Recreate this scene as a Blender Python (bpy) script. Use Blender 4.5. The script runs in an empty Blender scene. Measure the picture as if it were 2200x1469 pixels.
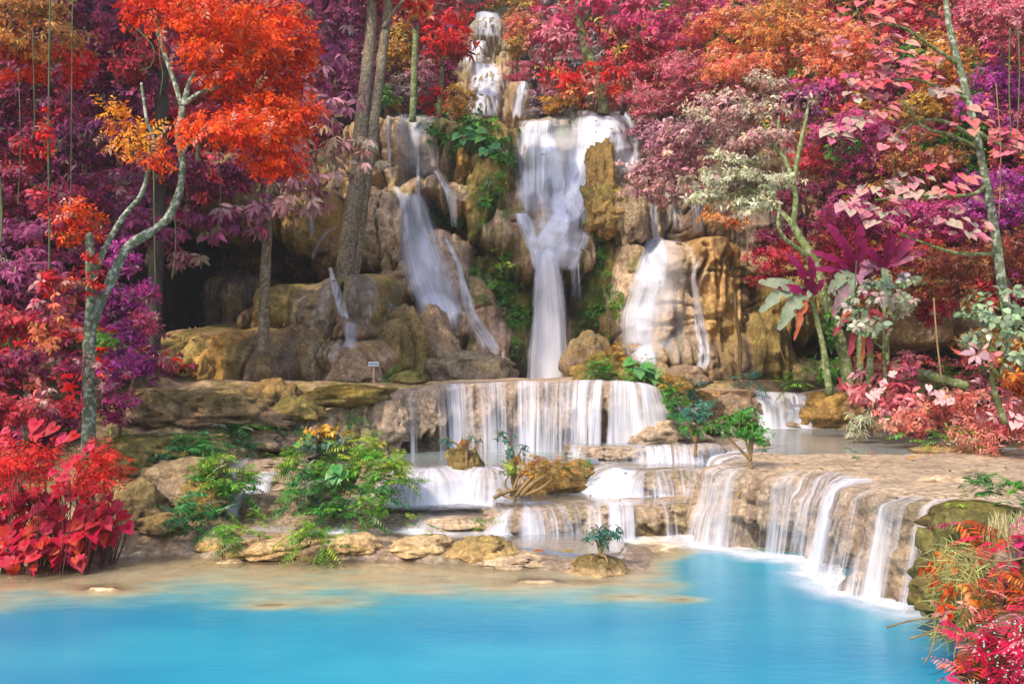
import bpy, math, random
import numpy as np
from mathutils import Vector, Matrix

# ------------------------------------------------------------------ camera, sky, sun, exposure
scene = bpy.context.scene
C = scene.collection
FPX, HORIZON, CAMZ = 1905.0, 790.0, 3.5          # focal length and horizon of the photograph in its own pixels
PITCH = math.atan((HORIZON - 734.5) / FPX)
cam_data = bpy.data.cameras.new('camera')
cam_data.sensor_width = 36.0
cam_data.lens = FPX / 2200.0 * 36.0
cam_data.clip_end = 500.0
cam = bpy.data.objects.new('camera', cam_data)
C.objects.link(cam)
cam.location = (0, 0, CAMZ)
cam.rotation_euler = (math.radians(90) + PITCH, 0, 0)
scene.camera = cam

SUN_AZ, SUN_EL = math.radians(-140), math.radians(47)     # direction to the sun: behind the camera, to the left
world = bpy.data.worlds.new('World')
scene.world = world
world.use_nodes = True
wn = world.node_tree
bg = wn.nodes['Background']
sky = wn.nodes.new('ShaderNodeTexSky')
sky.sky_type = 'NISHITA'
sky.sun_disc = False
sky.sun_elevation = SUN_EL
sky.sun_rotation = SUN_AZ
sky.dust_density = 2.5
sky.air_density = 1.0
sky.ozone_density = 0.8
wn.links.new(sky.outputs[0], bg.inputs[0])
bg.inputs[1].default_value = 0.15
sun_data = bpy.data.lights.new('sun', 'SUN')
sun_data.energy = 2.1
sun_data.angle = math.radians(1.5)
sun_data.color = (1.0, 0.86, 0.68)
sun = bpy.data.objects.new('sun', sun_data)
C.objects.link(sun)
SUNV = Vector((math.sin(SUN_AZ) * math.cos(SUN_EL), math.cos(SUN_AZ) * math.cos(SUN_EL), math.sin(SUN_EL)))
sun.location = SUNV * 60
sun.rotation_euler = SUNV.to_track_quat('Z', 'Y').to_euler()

vs = scene.view_settings
vs.view_transform = 'Standard'
vs.look = 'None'
vs.exposure = 1.0
vs.gamma = 1.0
vs.use_curve_mapping = False
cy = scene.cycles
cy.max_bounces = 7
cy.diffuse_bounces = 4
cy.glossy_bounces = 2
cy.transmission_bounces = 3
cy.volume_bounces = 0
cy.transparent_max_bounces = 24
cy.caustics_reflective = False
cy.caustics_refractive = False
cy.sample_clamp_indirect = 4.0
cy.use_denoising = True

# ------------------------------------------------------------------ projection helpers
CP, SP = math.cos(PITCH), math.sin(PITCH)
def P(px, py, Y):
    """the world point at distance Y in front of the camera seen at photograph pixel px, py (arrays allowed)"""
    xc = (px - 1100.0) / FPX
    yc = (734.5 - py) / FPX
    s = Y / (CP - yc * SP)
    return np.stack(np.broadcast_arrays(xc * s, Y + 0 * s, CAMZ + (SP + yc * CP) * s), -1).astype(float)
def PV(px, py, Y):
    return Vector(P(px, py, Y).tolist())
def G(px, py, z):
    """the world point at height z seen at pixel px, py"""
    xc = (px - 1100.0) / FPX
    yc = (734.5 - py) / FPX
    s = (z - CAMZ) / (SP + yc * CP)
    return Vector((xc * s, (CP - yc * SP) * s, z))
def pm(px, Y):
    return px * Y / FPX

# ------------------------------------------------------------------ noise
def _hash(ix, iy, iz):
    h = (ix * 374761393 + iy * 668265263 + iz * 2147483647) & 0xFFFFFFFF
    h = ((h ^ (h >> 13)) * 1274126177) & 0xFFFFFFFF
    h = ((h ^ (h >> 16)) * 2246822519) & 0xFFFFFFFF
    return ((h ^ (h >> 15)) & 0xFFFFFF) / float(0xFFFFFF)
def noise(x, y=0.0, z=0.0):
    x, y, z = np.broadcast_arrays(np.asarray(x, float), np.asarray(y, float), np.asarray(z, float))
    ix, iy, iz = np.floor(x).astype(np.int64), np.floor(y).astype(np.int64), np.floor(z).astype(np.int64)
    fx, fy, fz = x - ix, y - iy, z - iz
    fx = fx * fx * (3 - 2 * fx); fy = fy * fy * (3 - 2 * fy); fz = fz * fz * (3 - 2 * fz)
    r = 0
    for dx in (0, 1):
        wx = fx if dx else 1 - fx
        for dy in (0, 1):
            wy = fy if dy else 1 - fy
            for dz in (0, 1):
                wz = fz if dz else 1 - fz
                r = r + wx * wy * wz * _hash(ix + dx, iy + dy, iz + dz)
    return r * 2 - 1
def fbm(x, y=0.0, z=0.0, o=4):
    r, a, s = 0, 0.5, 1.0
    for i in range(o):
        r = r + a * noise(x * s + 17.3 * i, y * s + 5.1 * i, z * s + 9.7 * i)
        a *= 0.5; s *= 2.03
    return r
def sstep(a, b, x):
    t = np.clip((x - a) / (b - a), 0, 1)
    return t * t * (3 - 2 * t)

# ------------------------------------------------------------------ mesh helpers
def mesh_np(name, verts, faces, smooth=True, col=None, attrs=None, uv=None):
    """faces: list of arrays (n x 3 or n x 4)"""
    me = bpy.data.meshes.new(name)
    verts = np.asarray(verts, np.float32)
    me.vertices.add(len(verts))
    me.vertices.foreach_set('co', verts.ravel())
    if not isinstance(faces, list): faces = [faces]
    faces = [np.asarray(f, np.int32) for f in faces if len(f)]
    loops = np.concatenate([f.ravel() for f in faces])
    sizes = np.concatenate([np.full(len(f), f.shape[1], np.int32) for f in faces])
    me.loops.add(len(loops))
    me.loops.foreach_set('vertex_index', loops)
    me.polygons.add(len(sizes))
    starts = np.concatenate([[0], np.cumsum(sizes)[:-1]]).astype(np.int32)
    me.polygons.foreach_set('loop_start', starts)
    me.polygons.foreach_set('loop_total', sizes)
    me.polygons.foreach_set('use_smooth', np.full(len(sizes), smooth, bool))
    if col is not None:
        ca = me.color_attributes.new('col', 'FLOAT_COLOR', 'POINT')
        c = np.ones((len(verts), 4), np.float32)
        c[:, :3] = col
        ca.data.foreach_set('color', c.ravel())
    for k, v in (attrs or {}).items():
        at = me.attributes.new(k, 'FLOAT', 'POINT')
        at.data.foreach_set('value', np.asarray(v, np.float32).ravel())
    if uv is not None:
        ul = me.uv_layers.new(name='uv')
        ul.data.foreach_set('uv', np.asarray(uv, np.float32)[loops].ravel())
    me.update(calc_edges=True)
    return me
def grid_faces(nu, nv, off=0):
    i = np.arange(nu - 1)[:, None] * nv + np.arange(nv - 1)[None, :]
    i = i.ravel() + off
    return np.stack([i, i + nv, i + nv + 1, i + 1], 1)
def link(name, me, mat, parent=None):
    o = bpy.data.objects.new(name, me)
    C.objects.link(o)
    if mat is not None and me is not None and not me.materials: me.materials.append(mat)
    if parent is not None: o.parent = parent
    return o
def thing(name, label, cat, loc=(0, 0, 0), group=None):
    o = bpy.data.objects.new(name, None)
    o.empty_display_size = 0.2
    C.objects.link(o)
    o.location = loc
    return tag(o, label, cat, group)
def tag(o, label, cat, group=None):
    o['label'] = label; o['category'] = cat
    if group: o['group'] = group
    return o
def structure(o, label=None):
    o['kind'] = 'structure'
    if label: o['label'] = label
    return o
def smooth_path(pts, n):
    """Catmull-Rom through rows of pts, n samples evenly spaced along it"""
    p = np.asarray(pts, float)
    q = np.vstack([2 * p[0] - p[1], p, 2 * p[-1] - p[-2]])
    out = []
    for i in range(len(p) - 1):
        a, b, c, d = q[i], q[i + 1], q[i + 2], q[i + 3]
        t = np.linspace(0, 1, 24, endpoint=False)[:, None]
        out.append(0.5 * ((2 * b) + (c - a) * t + (2 * a - 5 * b + 4 * c - d) * t ** 2 + (3 * b - a - 3 * c + d) * t ** 3))
    out = np.vstack(out + [p[-1:]])
    k = min(3, p.shape[1])
    s = np.concatenate([[0], np.cumsum(np.linalg.norm(np.diff(out[:, :k], axis=0), axis=1))])
    t = np.linspace(0, s[-1], n)
    return np.stack([np.interp(t, s, out[:, j]) for j in range(p.shape[1])], 1)
def tube(pts, rad, sides=8, wob=0.0, seed=0.0):
    """verts, quads of a tube through pts (n x 3) with radii rad (n)"""
    pts = np.asarray(pts, float); rad = np.asarray(rad, float)
    n = len(pts)
    t = np.gradient(pts, axis=0)
    t /= np.linalg.norm(t, axis=1)[:, None] + 1e-9
    ref = np.where(np.abs(t[:, 2:3]) > 0.9, np.array([[0, 1.0, 0]]), np.array([[0, 0, 1.0]]))
    a = np.cross(t, ref); a /= np.linalg.norm(a, axis=1)[:, None] + 1e-9
    for i in range(1, n):                       # carry the frame along so it does not flip
        v = a[i - 1] - t[i] * np.dot(a[i - 1], t[i])
        a[i] = v / (np.linalg.norm(v) + 1e-9)
    b = np.cross(t, a)
    th = np.linspace(0, 2 * np.pi, sides, endpoint=False)
    r = rad[:, None] * np.ones((1, sides))
    if wob:
        r = r * (1 + wob * fbm(np.cos(th)[None] * 1.5 + seed, np.sin(th)[None] * 1.5, np.arange(n)[:, None] * 0.35, 3))
    v = pts[:, None, :] + r[..., None] * (np.cos(th)[None, :, None] * a[:, None, :] + np.sin(th)[None, :, None] * b[:, None, :])
    i = np.arange(n - 1)[:, None] * sides; j = np.arange(sides)[None, :]; k = (j + 1) % sides
    f = np.stack([i + j, i + k, i + sides + k, i + sides + j], -1).reshape(-1, 4)
    v = np.vstack([v.reshape(-1, 3), pts[:1], pts[-1:] + t[-1:] * rad[-1]])
    c0, c1 = n * sides, n * sides + 1
    cap0 = np.stack([np.full(sides, c0), (np.arange(sides) + 1) % sides, np.arange(sides)], 1)
    l = (n - 1) * sides
    cap1 = np.stack([np.full(sides, c1), l + np.arange(sides), l + (np.arange(sides) + 1) % sides], 1)
    return v, f, np.vstack([cap0, cap1])
class Build:
    """collects shapes into one mesh"""
    def __init__(s): s.v = []; s.f3 = []; s.f4 = []; s.n = 0
    def add(s, v, *fs):
        for f in fs:
            f = np.asarray(f)
            (s.f3 if f.shape[1] == 3 else s.f4).append(f + s.n)
        s.v.append(v); s.n += len(v)
    def tube(s, pts, r0, r1=None, n=None, sides=8, wob=0.0):
        pts = smooth_path(pts, n or max(6, 5 * len(pts))) if len(pts) > 2 else np.asarray(pts, float)
        rad = np.linspace(r0, r0 if r1 is None else r1, len(pts))
        v, f4, f3 = tube(pts, rad, sides, wob, s.n * 0.37)
        s.add(v, f4, f3)
    def mesh(s, name, smooth=True):
        fs = []
        if s.f4: fs.append(np.vstack(s.f4))
        if s.f3: fs.append(np.vstack(s.f3))
        return mesh_np(name, np.vstack(s.v), fs, smooth)
rng = np.random.default_rng(7)
random.seed(7)
# ------------------------------------------------------------------ materials
def new_mat(name):
    m = bpy.data.materials.new(name)
    m.use_nodes = True
    m.node_tree.nodes.clear()
    return m, m.node_tree
def nd(nt, kind, **kw):
    n = nt.nodes.new('ShaderNode' + kind)
    for k, v in kw.items():
        if k.startswith('i_'):
            key = k[2:]
            n.inputs[int(key) if key.isdigit() else key.replace('_', ' ')].default_value = v
        else:
            setattr(n, k, v)
    return n
def ramp(nt, src, stops):
    r = nd(nt, 'ValToRGB')
    while len(r.color_ramp.elements) < len(stops): r.color_ramp.elements.new(0.5)
    for e, (p, c) in zip(r.color_ramp.elements, stops):
        e.position = p
        e.color = (c, c, c, 1) if isinstance(c, (int, float)) else (*c, 1)
    nt.links.new(src, r.inputs[0])
    return r.outputs[0]
def noise_node(nt, coord, scale, detail=4, rough=0.55, stretch=None):
    if stretch:
        mp = nd(nt, 'Mapping')
        mp.inputs['Scale'].default_value = stretch
        nt.links.new(coord, mp.inputs[0]); coord = mp.outputs[0]
    n = nd(nt, 'TexNoise', i_Scale=scale, i_Detail=detail, i_Roughness=rough)
    nt.links.new(coord, n.inputs['Vector'])
    return n.outputs['Fac']
def mixc(nt, fac, a, b, mode='MIX'):
    m = nd(nt, 'Mix', data_type='RGBA', blend_type=mode)
    for s, v in ((0, fac), (6, a), (7, b)):
        if isinstance(v, (int, float)): m.inputs[s].default_value = v
        elif isinstance(v, tuple): m.inputs[s].default_value = (*v, 1)
        else: nt.links.new(v, m.inputs[s])
    return m.outputs[2]
def math_node(nt, op, a, b=0.0, clamp=False):
    m = nd(nt, 'Math', operation=op, use_clamp=clamp)
    for s, v in ((0, a), (1, b)):
        if isinstance(v, (int, float)): m.inputs[s].default_value = v
        else: nt.links.new(v, m.inputs[s])
    return m.outputs[0]
def out(nt, sh):
    o = nd(nt, 'OutputMaterial')
    nt.links.new(sh, o.inputs[0])

def mat_rock(name, base=None, bump=0.5, scale=1.0, rough=0.8, wet=0.0, streak=0.35, pits=0.6):
    """travertine: colour from the vertex colours (or a plain base), mottled, streaked down the face, crusted relief"""
    m, nt = new_mat(name)
    tc = nd(nt, 'NewGeometry').outputs['Position']
    if base is None:
        a = nd(nt, 'Attribute', attribute_name='col').outputs['Color']
    else:
        a = nd(nt, 'RGB'); a.outputs[0].default_value = (*base, 1); a = a.outputs[0]
    n1 = noise_node(nt, tc, 1.3 * scale, 6, 0.62)
    n2 = noise_node(nt, tc, 9.0 * scale, 5, 0.65)
    n3 = noise_node(nt, tc, 1.0 * scale, 5, 0.6, (5, 5, 0.5))
    c = mixc(nt, 0.55, a, ramp(nt, n1, [(0.3, (0.5, 0.48, 0.48)), (0.7, (1.45, 1.42, 1.36))]), 'MULTIPLY')
    c = mixc(nt, 0.7, c, ramp(nt, n2, [(0.32, (0.55, 0.53, 0.52)), (0.72, (1.4, 1.4, 1.38))]), 'MULTIPLY')
    c = mixc(nt, streak, c, ramp(nt, n3, [(0.35, (0.55, 0.5, 0.47)), (0.65, (1.3, 1.3, 1.3))]), 'MULTIPLY')
    vo = nd(nt, 'TexVoronoi', i_Scale=5.5 * scale)                # crusty cells with darker sunken seams
    wv = nd(nt, 'Mix', data_type='VECTOR'); wv.inputs[0].default_value = 0.12
    nz = nd(nt, 'TexNoise', i_Scale=4.0 * scale, i_Detail=4.0)
    nt.links.new(tc, nz.inputs['Vector']); nt.links.new(tc, wv.inputs[4]); nt.links.new(nz.outputs['Color'], wv.inputs[5])
    nt.links.new(wv.outputs[1], vo.inputs['Vector'])
    vd = vo.outputs['Distance']
    c = mixc(nt, pits, c, ramp(nt, vd, [(0.25, (1.12, 1.1, 1.08)), (0.75, (0.42, 0.36, 0.32))]), 'MULTIPLY')
    b = nd(nt, 'BsdfPrincipled')
    nt.links.new(c, b.inputs['Base Color'])
    b.inputs['Roughness'].default_value = rough
    b.inputs['Specular IOR Level'].default_value = 0.3 + wet
    n4 = noise_node(nt, tc, 7.0 * scale, 8, 0.68)
    n5 = noise_node(nt, tc, 26.0 * scale, 4, 0.6)
    h = math_node(nt, 'ADD', n4, math_node(nt, 'MULTIPLY', n5, 0.35))
    h = math_node(nt, 'ADD', h, math_node(nt, 'MULTIPLY', n3, 0.8))
    h = math_node(nt, 'SUBTRACT', h, math_node(nt, 'MULTIPLY', vd, pits * 1.1))
    bp = nd(nt, 'Bump', i_Strength=bump, i_Distance=0.12)
    nt.links.new(h, bp.inputs['Height'])
    nt.links.new(bp.outputs[0], b.inputs['Normal'])
    out(nt, b.outputs[0])
    return m

def mat_leaf(name, rough=0.5, trans=0.38, spec=0.22, objcol=None):
    m, nt = new_mat(name)
    if objcol is None:
        c = nd(nt, 'Attribute', attribute_name='col').outputs['Color']
    else:
        r = nd(nt, 'ObjectInfo').outputs['Random']
        c = ramp(nt, r, [(i / max(1, len(objcol) - 1), k) for i, k in enumerate(objcol)])
        tc = nd(nt, 'TexCoord').outputs['Object']
        c = mixc(nt, 0.5, c, ramp(nt, noise_node(nt, tc, 3.5, 4), [(0.3, 0.55), (0.7, 1.3)]), 'MULTIPLY')
    b = nd(nt, 'BsdfPrincipled', i_Roughness=rough)
    b.inputs['Specular IOR Level'].default_value = spec
    nt.links.new(c, b.inputs['Base Color'])
    t = nd(nt, 'BsdfTranslucent')
    nt.links.new(c, t.inputs[0])
    mx = nd(nt, 'MixShader', i_0=trans)
    nt.links.new(b.outputs[0], mx.inputs[1]); nt.links.new(t.outputs[0], mx.inputs[2])
    out(nt, mx.outputs[0])
    return m

def mat_bark(name, c0, c1, lichen=None, scale=1.0):
    m, nt = new_mat(name)
    tc = nd(nt, 'NewGeometry').outputs['Position']
    n = noise_node(nt, tc, 6 * scale, 6, 0.65, (1, 1, 0.35))
    c = ramp(nt, n, [(0.3, c0), (0.7, c1)])
    if lichen:
        c = mixc(nt, ramp(nt, noise_node(nt, tc, 9 * scale, 5, 0.6), [(0.5, 0.0), (0.58, 1.0)]), c, lichen)
    b = nd(nt, 'BsdfPrincipled', i_Roughness=0.85)
    b.inputs['Specular IOR Level'].default_value = 0.2
    nt.links.new(c, b.inputs['Base Color'])
    bp = nd(nt, 'Bump', i_Strength=0.7, i_Distance=0.05)
    nt.links.new(noise_node(nt, tc, 22 * scale, 6, 0.65, (1, 1, 0.3)), bp.inputs['Height'])
    nt.links.new(bp.outputs[0], b.inputs['Normal'])
    out(nt, b.outputs[0])
    return m

def mat_fall(name, col=(0.82, 0.85, 0.97), sx=9.0, soft=0.26, lo=-0.24, cut=0.88):
    """silky falling water: streaks run along the flow; attribute dens says how much water there is"""
    m, nt = new_mat(name)
    uv = nd(nt, 'UVMap', uv_map='uv').outputs[0]
    n1 = noise_node(nt, uv, 1.0, 3, 0.6, (sx, 0.35, 1))
    n2 = noise_node(nt, uv, 1.0, 3, 0.6, (sx * 3.1, 0.5, 1))
    n3 = noise_node(nt, uv, 1.0, 2, 0.5, (1.6, 0.5, 1))
    s = math_node(nt, 'ADD', math_node(nt, 'MULTIPLY', n1, 0.38), math_node(nt, 'MULTIPLY', n2, 0.36))
    s = math_node(nt, 'ADD', s, math_node(nt, 'MULTIPLY', n3, 0.26))
    d = nd(nt, 'Attribute', attribute_name='dens').outputs['Fac']
    a = math_node(nt, 'ADD', math_node(nt, 'SUBTRACT', s, 0.5), math_node(nt, 'MULTIPLY', math_node(nt, 'SUBTRACT', d, 0.62), 0.42))
    mr = nd(nt, 'MapRange', interpolation_type='SMOOTHSTEP')
    mr.inputs['From Min'].default_value = lo
    mr.inputs['From Max'].default_value = soft
    nt.links.new(a, mr.inputs['Value'])
    al = math_node(nt, 'MULTIPLY', mr.outputs[0], math_node(nt, 'MULTIPLY', d, 2.2, True), True)
    al = math_node(nt, 'MULTIPLY', al, cut)
    df = nd(nt, 'BsdfDiffuse'); df.inputs[0].default_value = (*col, 1)
    tl = nd(nt, 'BsdfTranslucent'); tl.inputs[0].default_value = (*col, 1)
    mx = nd(nt, 'MixShader', i_0=0.22)
    nt.links.new(df.outputs[0], mx.inputs[1]); nt.links.new(tl.outputs[0], mx.inputs[2])
    tr = nd(nt, 'BsdfTransparent')
    m2 = nd(nt, 'MixShader')
    nt.links.new(al, m2.inputs[0]); nt.links.new(tr.outputs[0], m2.inputs[1]); nt.links.new(mx.outputs[0], m2.inputs[2])
    out(nt, m2.outputs[0])
    return m

def mat_water(name, deep, deep2, k, rough=0.12, wave=0.05, refl=1.0, silt=None):
    """milky mineral water: attribute depth (metres) sets how far one sees to the bed"""
    m, nt = new_mat(name)
    tc = nd(nt, 'NewGeometry').outputs['Position']
    d = nd(nt, 'Attribute', attribute_name='depth').outputs['Fac']
    e = math_node(nt, 'POWER', 2.71828, math_node(nt, 'MULTIPLY', d, -k))
    fac = math_node(nt, 'SUBTRACT', 1.0, e, True)
    n = noise_node(nt, tc, 0.22, 5, 0.55, (0.7, 1.6, 1))
    c = mixc(nt, ramp(nt, n, [(0.34, 0.0), (0.70, 1.0)]), deep, deep2)
    if silt:                                                      # cream silt stirred up where it is shallow, then green, then blue
        sc = ramp(nt, math_node(nt, 'ADD', d, math_node(nt, 'MULTIPLY', math_node(nt, 'SUBTRACT', noise_node(nt, tc, 1.1, 4, 0.55, (0.7, 1.8, 1)), 0.5), 0.8)), silt)
        mk = nd(nt, 'MapRange', interpolation_type='SMOOTHSTEP'); mk.inputs['From Min'].default_value = 0.55; mk.inputs['From Max'].default_value = 1.35
        nt.links.new(d, mk.inputs['Value'])
        sc = mixc(nt, 0.6, sc, ramp(nt, noise_node(nt, tc, 2.6, 6, 0.6, (0.7, 1.8, 1)), [(0.3, (0.62, 0.6, 0.55)), (0.7, (1.2, 1.18, 1.1))]), 'MULTIPLY')
        c = mixc(nt, mk.outputs[0], sc, c)
    df = nd(nt, 'BsdfDiffuse')
    nt.links.new(c, df.inputs[0])
    tr = nd(nt, 'BsdfTransparent')
    mx = nd(nt, 'MixShader')
    nt.links.new(fac, mx.inputs[0]); nt.links.new(tr.outputs[0], mx.inputs[1]); nt.links.new(df.outputs[0], mx.inputs[2])
    gl = nd(nt, 'BsdfGlossy', i_Roughness=rough)
    bp = nd(nt, 'Bump', i_Strength=wave, i_Distance=0.1)
    nt.links.new(noise_node(nt, tc, 3.4, 5, 0.6, (0.8, 2.4, 1)), bp.inputs['Height'])
    nt.links.new(bp.outputs[0], gl.inputs['Normal'])
    fr = nd(nt, 'Fresnel', i_IOR=1.33)
    m2 = nd(nt, 'MixShader')
    nt.links.new(math_node(nt, 'MULTIPLY', fr.outputs[0], refl), m2.inputs[0])
    nt.links.new(mx.outputs[0], m2.inputs[1]); nt.links.new(gl.outputs[0], m2.inputs[2])
    out(nt, m2.outputs[0])
    return m
def mat_plain(name, c, rough=0.7):
    m, nt = new_mat(name)
    b = nd(nt, 'BsdfPrincipled', i_Roughness=rough)
    tc = nd(nt, 'TexCoord').outputs['Object']
    cc = mixc(nt, 0.4, c, ramp(nt, noise_node(nt, tc, 8.0, 4), [(0.3, 0.6), (0.7, 1.25)]), 'MULTIPLY')
    nt.links.new(cc, b.inputs['Base Color'])
    out(nt, b.outputs[0])
    return m

M_CLIFF = mat_rock('travertine_cliff', bump=0.8, streak=0.65, pits=0.35)
M_TERR = mat_rock('travertine_terrace', bump=0.85, scale=1.5, rough=0.62, wet=0.15, streak=0.25, pits=0.5)
M_BOULD = mat_rock('travertine_boulder', bump=0.85, scale=1.5, rough=0.75, streak=0.2, pits=0.45)
M_GROUND = mat_rock('bank_earth', bump=0.5, rough=0.9, streak=0.0)
M_FALL = mat_fall('falling_water')
def mat_veil(name, col=(0.82, 0.86, 0.97)):
    m, nt = new_mat(name)                                        # drifting spray: thin and without streaks
    d = nd(nt, 'Attribute', attribute_name='dens').outputs['Fac']
    uv = nd(nt, 'UVMap', uv_map='uv').outputs[0]
    n = noise_node(nt, uv, 1.0, 3, 0.5, (1.2, 0.5, 1))
    al = math_node(nt, 'MULTIPLY', d, ramp(nt, n, [(0.3, 0.25), (0.7, 0.75)]), True)
    df = nd(nt, 'BsdfDiffuse'); df.inputs[0].default_value = (*col, 1)
    tl = nd(nt, 'BsdfTranslucent'); tl.inputs[0].default_value = (*col, 1)
    mx = nd(nt, 'MixShader', i_0=0.25)
    nt.links.new(df.outputs[0], mx.inputs[1]); nt.links.new(tl.outputs[0], mx.inputs[2])
    m2 = nd(nt, 'MixShader'); tr = nd(nt, 'BsdfTransparent')
    nt.links.new(al, m2.inputs[0]); nt.links.new(tr.outputs[0], m2.inputs[1]); nt.links.new(mx.outputs[0], m2.inputs[2])
    out(nt, m2.outputs[0])
    return m
M_VEIL = mat_veil('water_veil')
M_STRAND = mat_fall('water_strands', sx=6.5, soft=0.30, lo=-0.10, cut=0.86)
def mat_foam(name):
    m, nt = new_mat(name)
    d = nd(nt, 'Attribute', attribute_name='dens').outputs['Fac']
    tc = nd(nt, 'NewGeometry').outputs['Position']
    n = noise_node(nt, tc, 2.2, 5, 0.6)
    al = math_node(nt, 'MULTIPLY', d, ramp(nt, n, [(0.25, 0.35), (0.7, 1.15)]), True)
    df = nd(nt, 'BsdfDiffuse'); df.inputs[0].default_value = (0.82, 0.85, 0.92, 1)
    m2 = nd(nt, 'MixShader'); tr = nd(nt, 'BsdfTransparent')
    nt.links.new(al, m2.inputs[0]); nt.links.new(tr.outputs[0], m2.inputs[1]); nt.links.new(df.outputs[0], m2.inputs[2])
    out(nt, m2.outputs[0])
    return m
M_FOAM = mat_foam('foam')
M_FALLFINE = mat_fall('thin_falling_water', sx=13.0, soft=0.3)
M_LEAF = mat_leaf('leaf')
M_FERN = mat_leaf('fern_leaf', rough=0.5, trans=0.4, spec=0.25)
M_POOL = mat_water('turquoise_water', (0.012, 0.23, 0.42), (0.04, 0.37, 0.50), 5.5, 0.08, 0.25, 1.35, [(0.04, (0.55, 0.43, 0.26)), (0.26, (0.50, 0.46, 0.31)), (0.55, (0.27, 0.42, 0.38)), (0.95, (0.06, 0.34, 0.44))])
M_TPOOL = mat_water('pale_shallow_water', (0.42, 0.49, 0.50), (0.54, 0.52, 0.46), 4.5, 0.10, 0.06, 0.6)
M_BARKG = mat_bark('lichened_bark', (0.06, 0.085, 0.05), (0.20, 0.24, 0.15), (0.42, 0.46, 0.38))
M_BARKB = mat_bark('brown_bark', (0.10, 0.075, 0.045), (0.27, 0.21, 0.13), (0.3, 0.27, 0.2))
M_BARKY = mat_bark('mossy_green_bark', (0.07, 0.10, 0.03), (0.22, 0.26, 0.09), (0.3, 0.34, 0.2))
M_TWIG = mat_bark('dry_stem', (0.16, 0.10, 0.04), (0.36, 0.25, 0.12))
M_VINE = mat_bark('green_vine', (0.05, 0.08, 0.03), (0.16, 0.18, 0.09))
M_BARKD = mat_bark('dark_bark', (0.04, 0.035, 0.03), (0.12, 0.10, 0.08))
# ------------------------------------------------------------------ the cliff: a surface y(x, z) of bulges, curtains and hollows
TAN = (0.47, 0.35, 0.235); GREY = (0.38, 0.325, 0.265); BROWN = (0.33, 0.235, 0.15); PINK = (0.54, 0.40, 0.30)
OCHRE = (0.56, 0.34, 0.09); MOSSY = (0.24, 0.22, 0.05); GREEN = (0.085, 0.17, 0.03); DARK = (0.17, 0.13, 0.10)
OLIVE = (0.36, 0.28, 0.09); EARTH = (0.05, 0.034, 0.024); ORANGE = (0.62, 0.40, 0.17); MOSSG = (0.15, 0.22, 0.03); SUNLIT_CREAM = (0.70, 0.53, 0.37)
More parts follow.
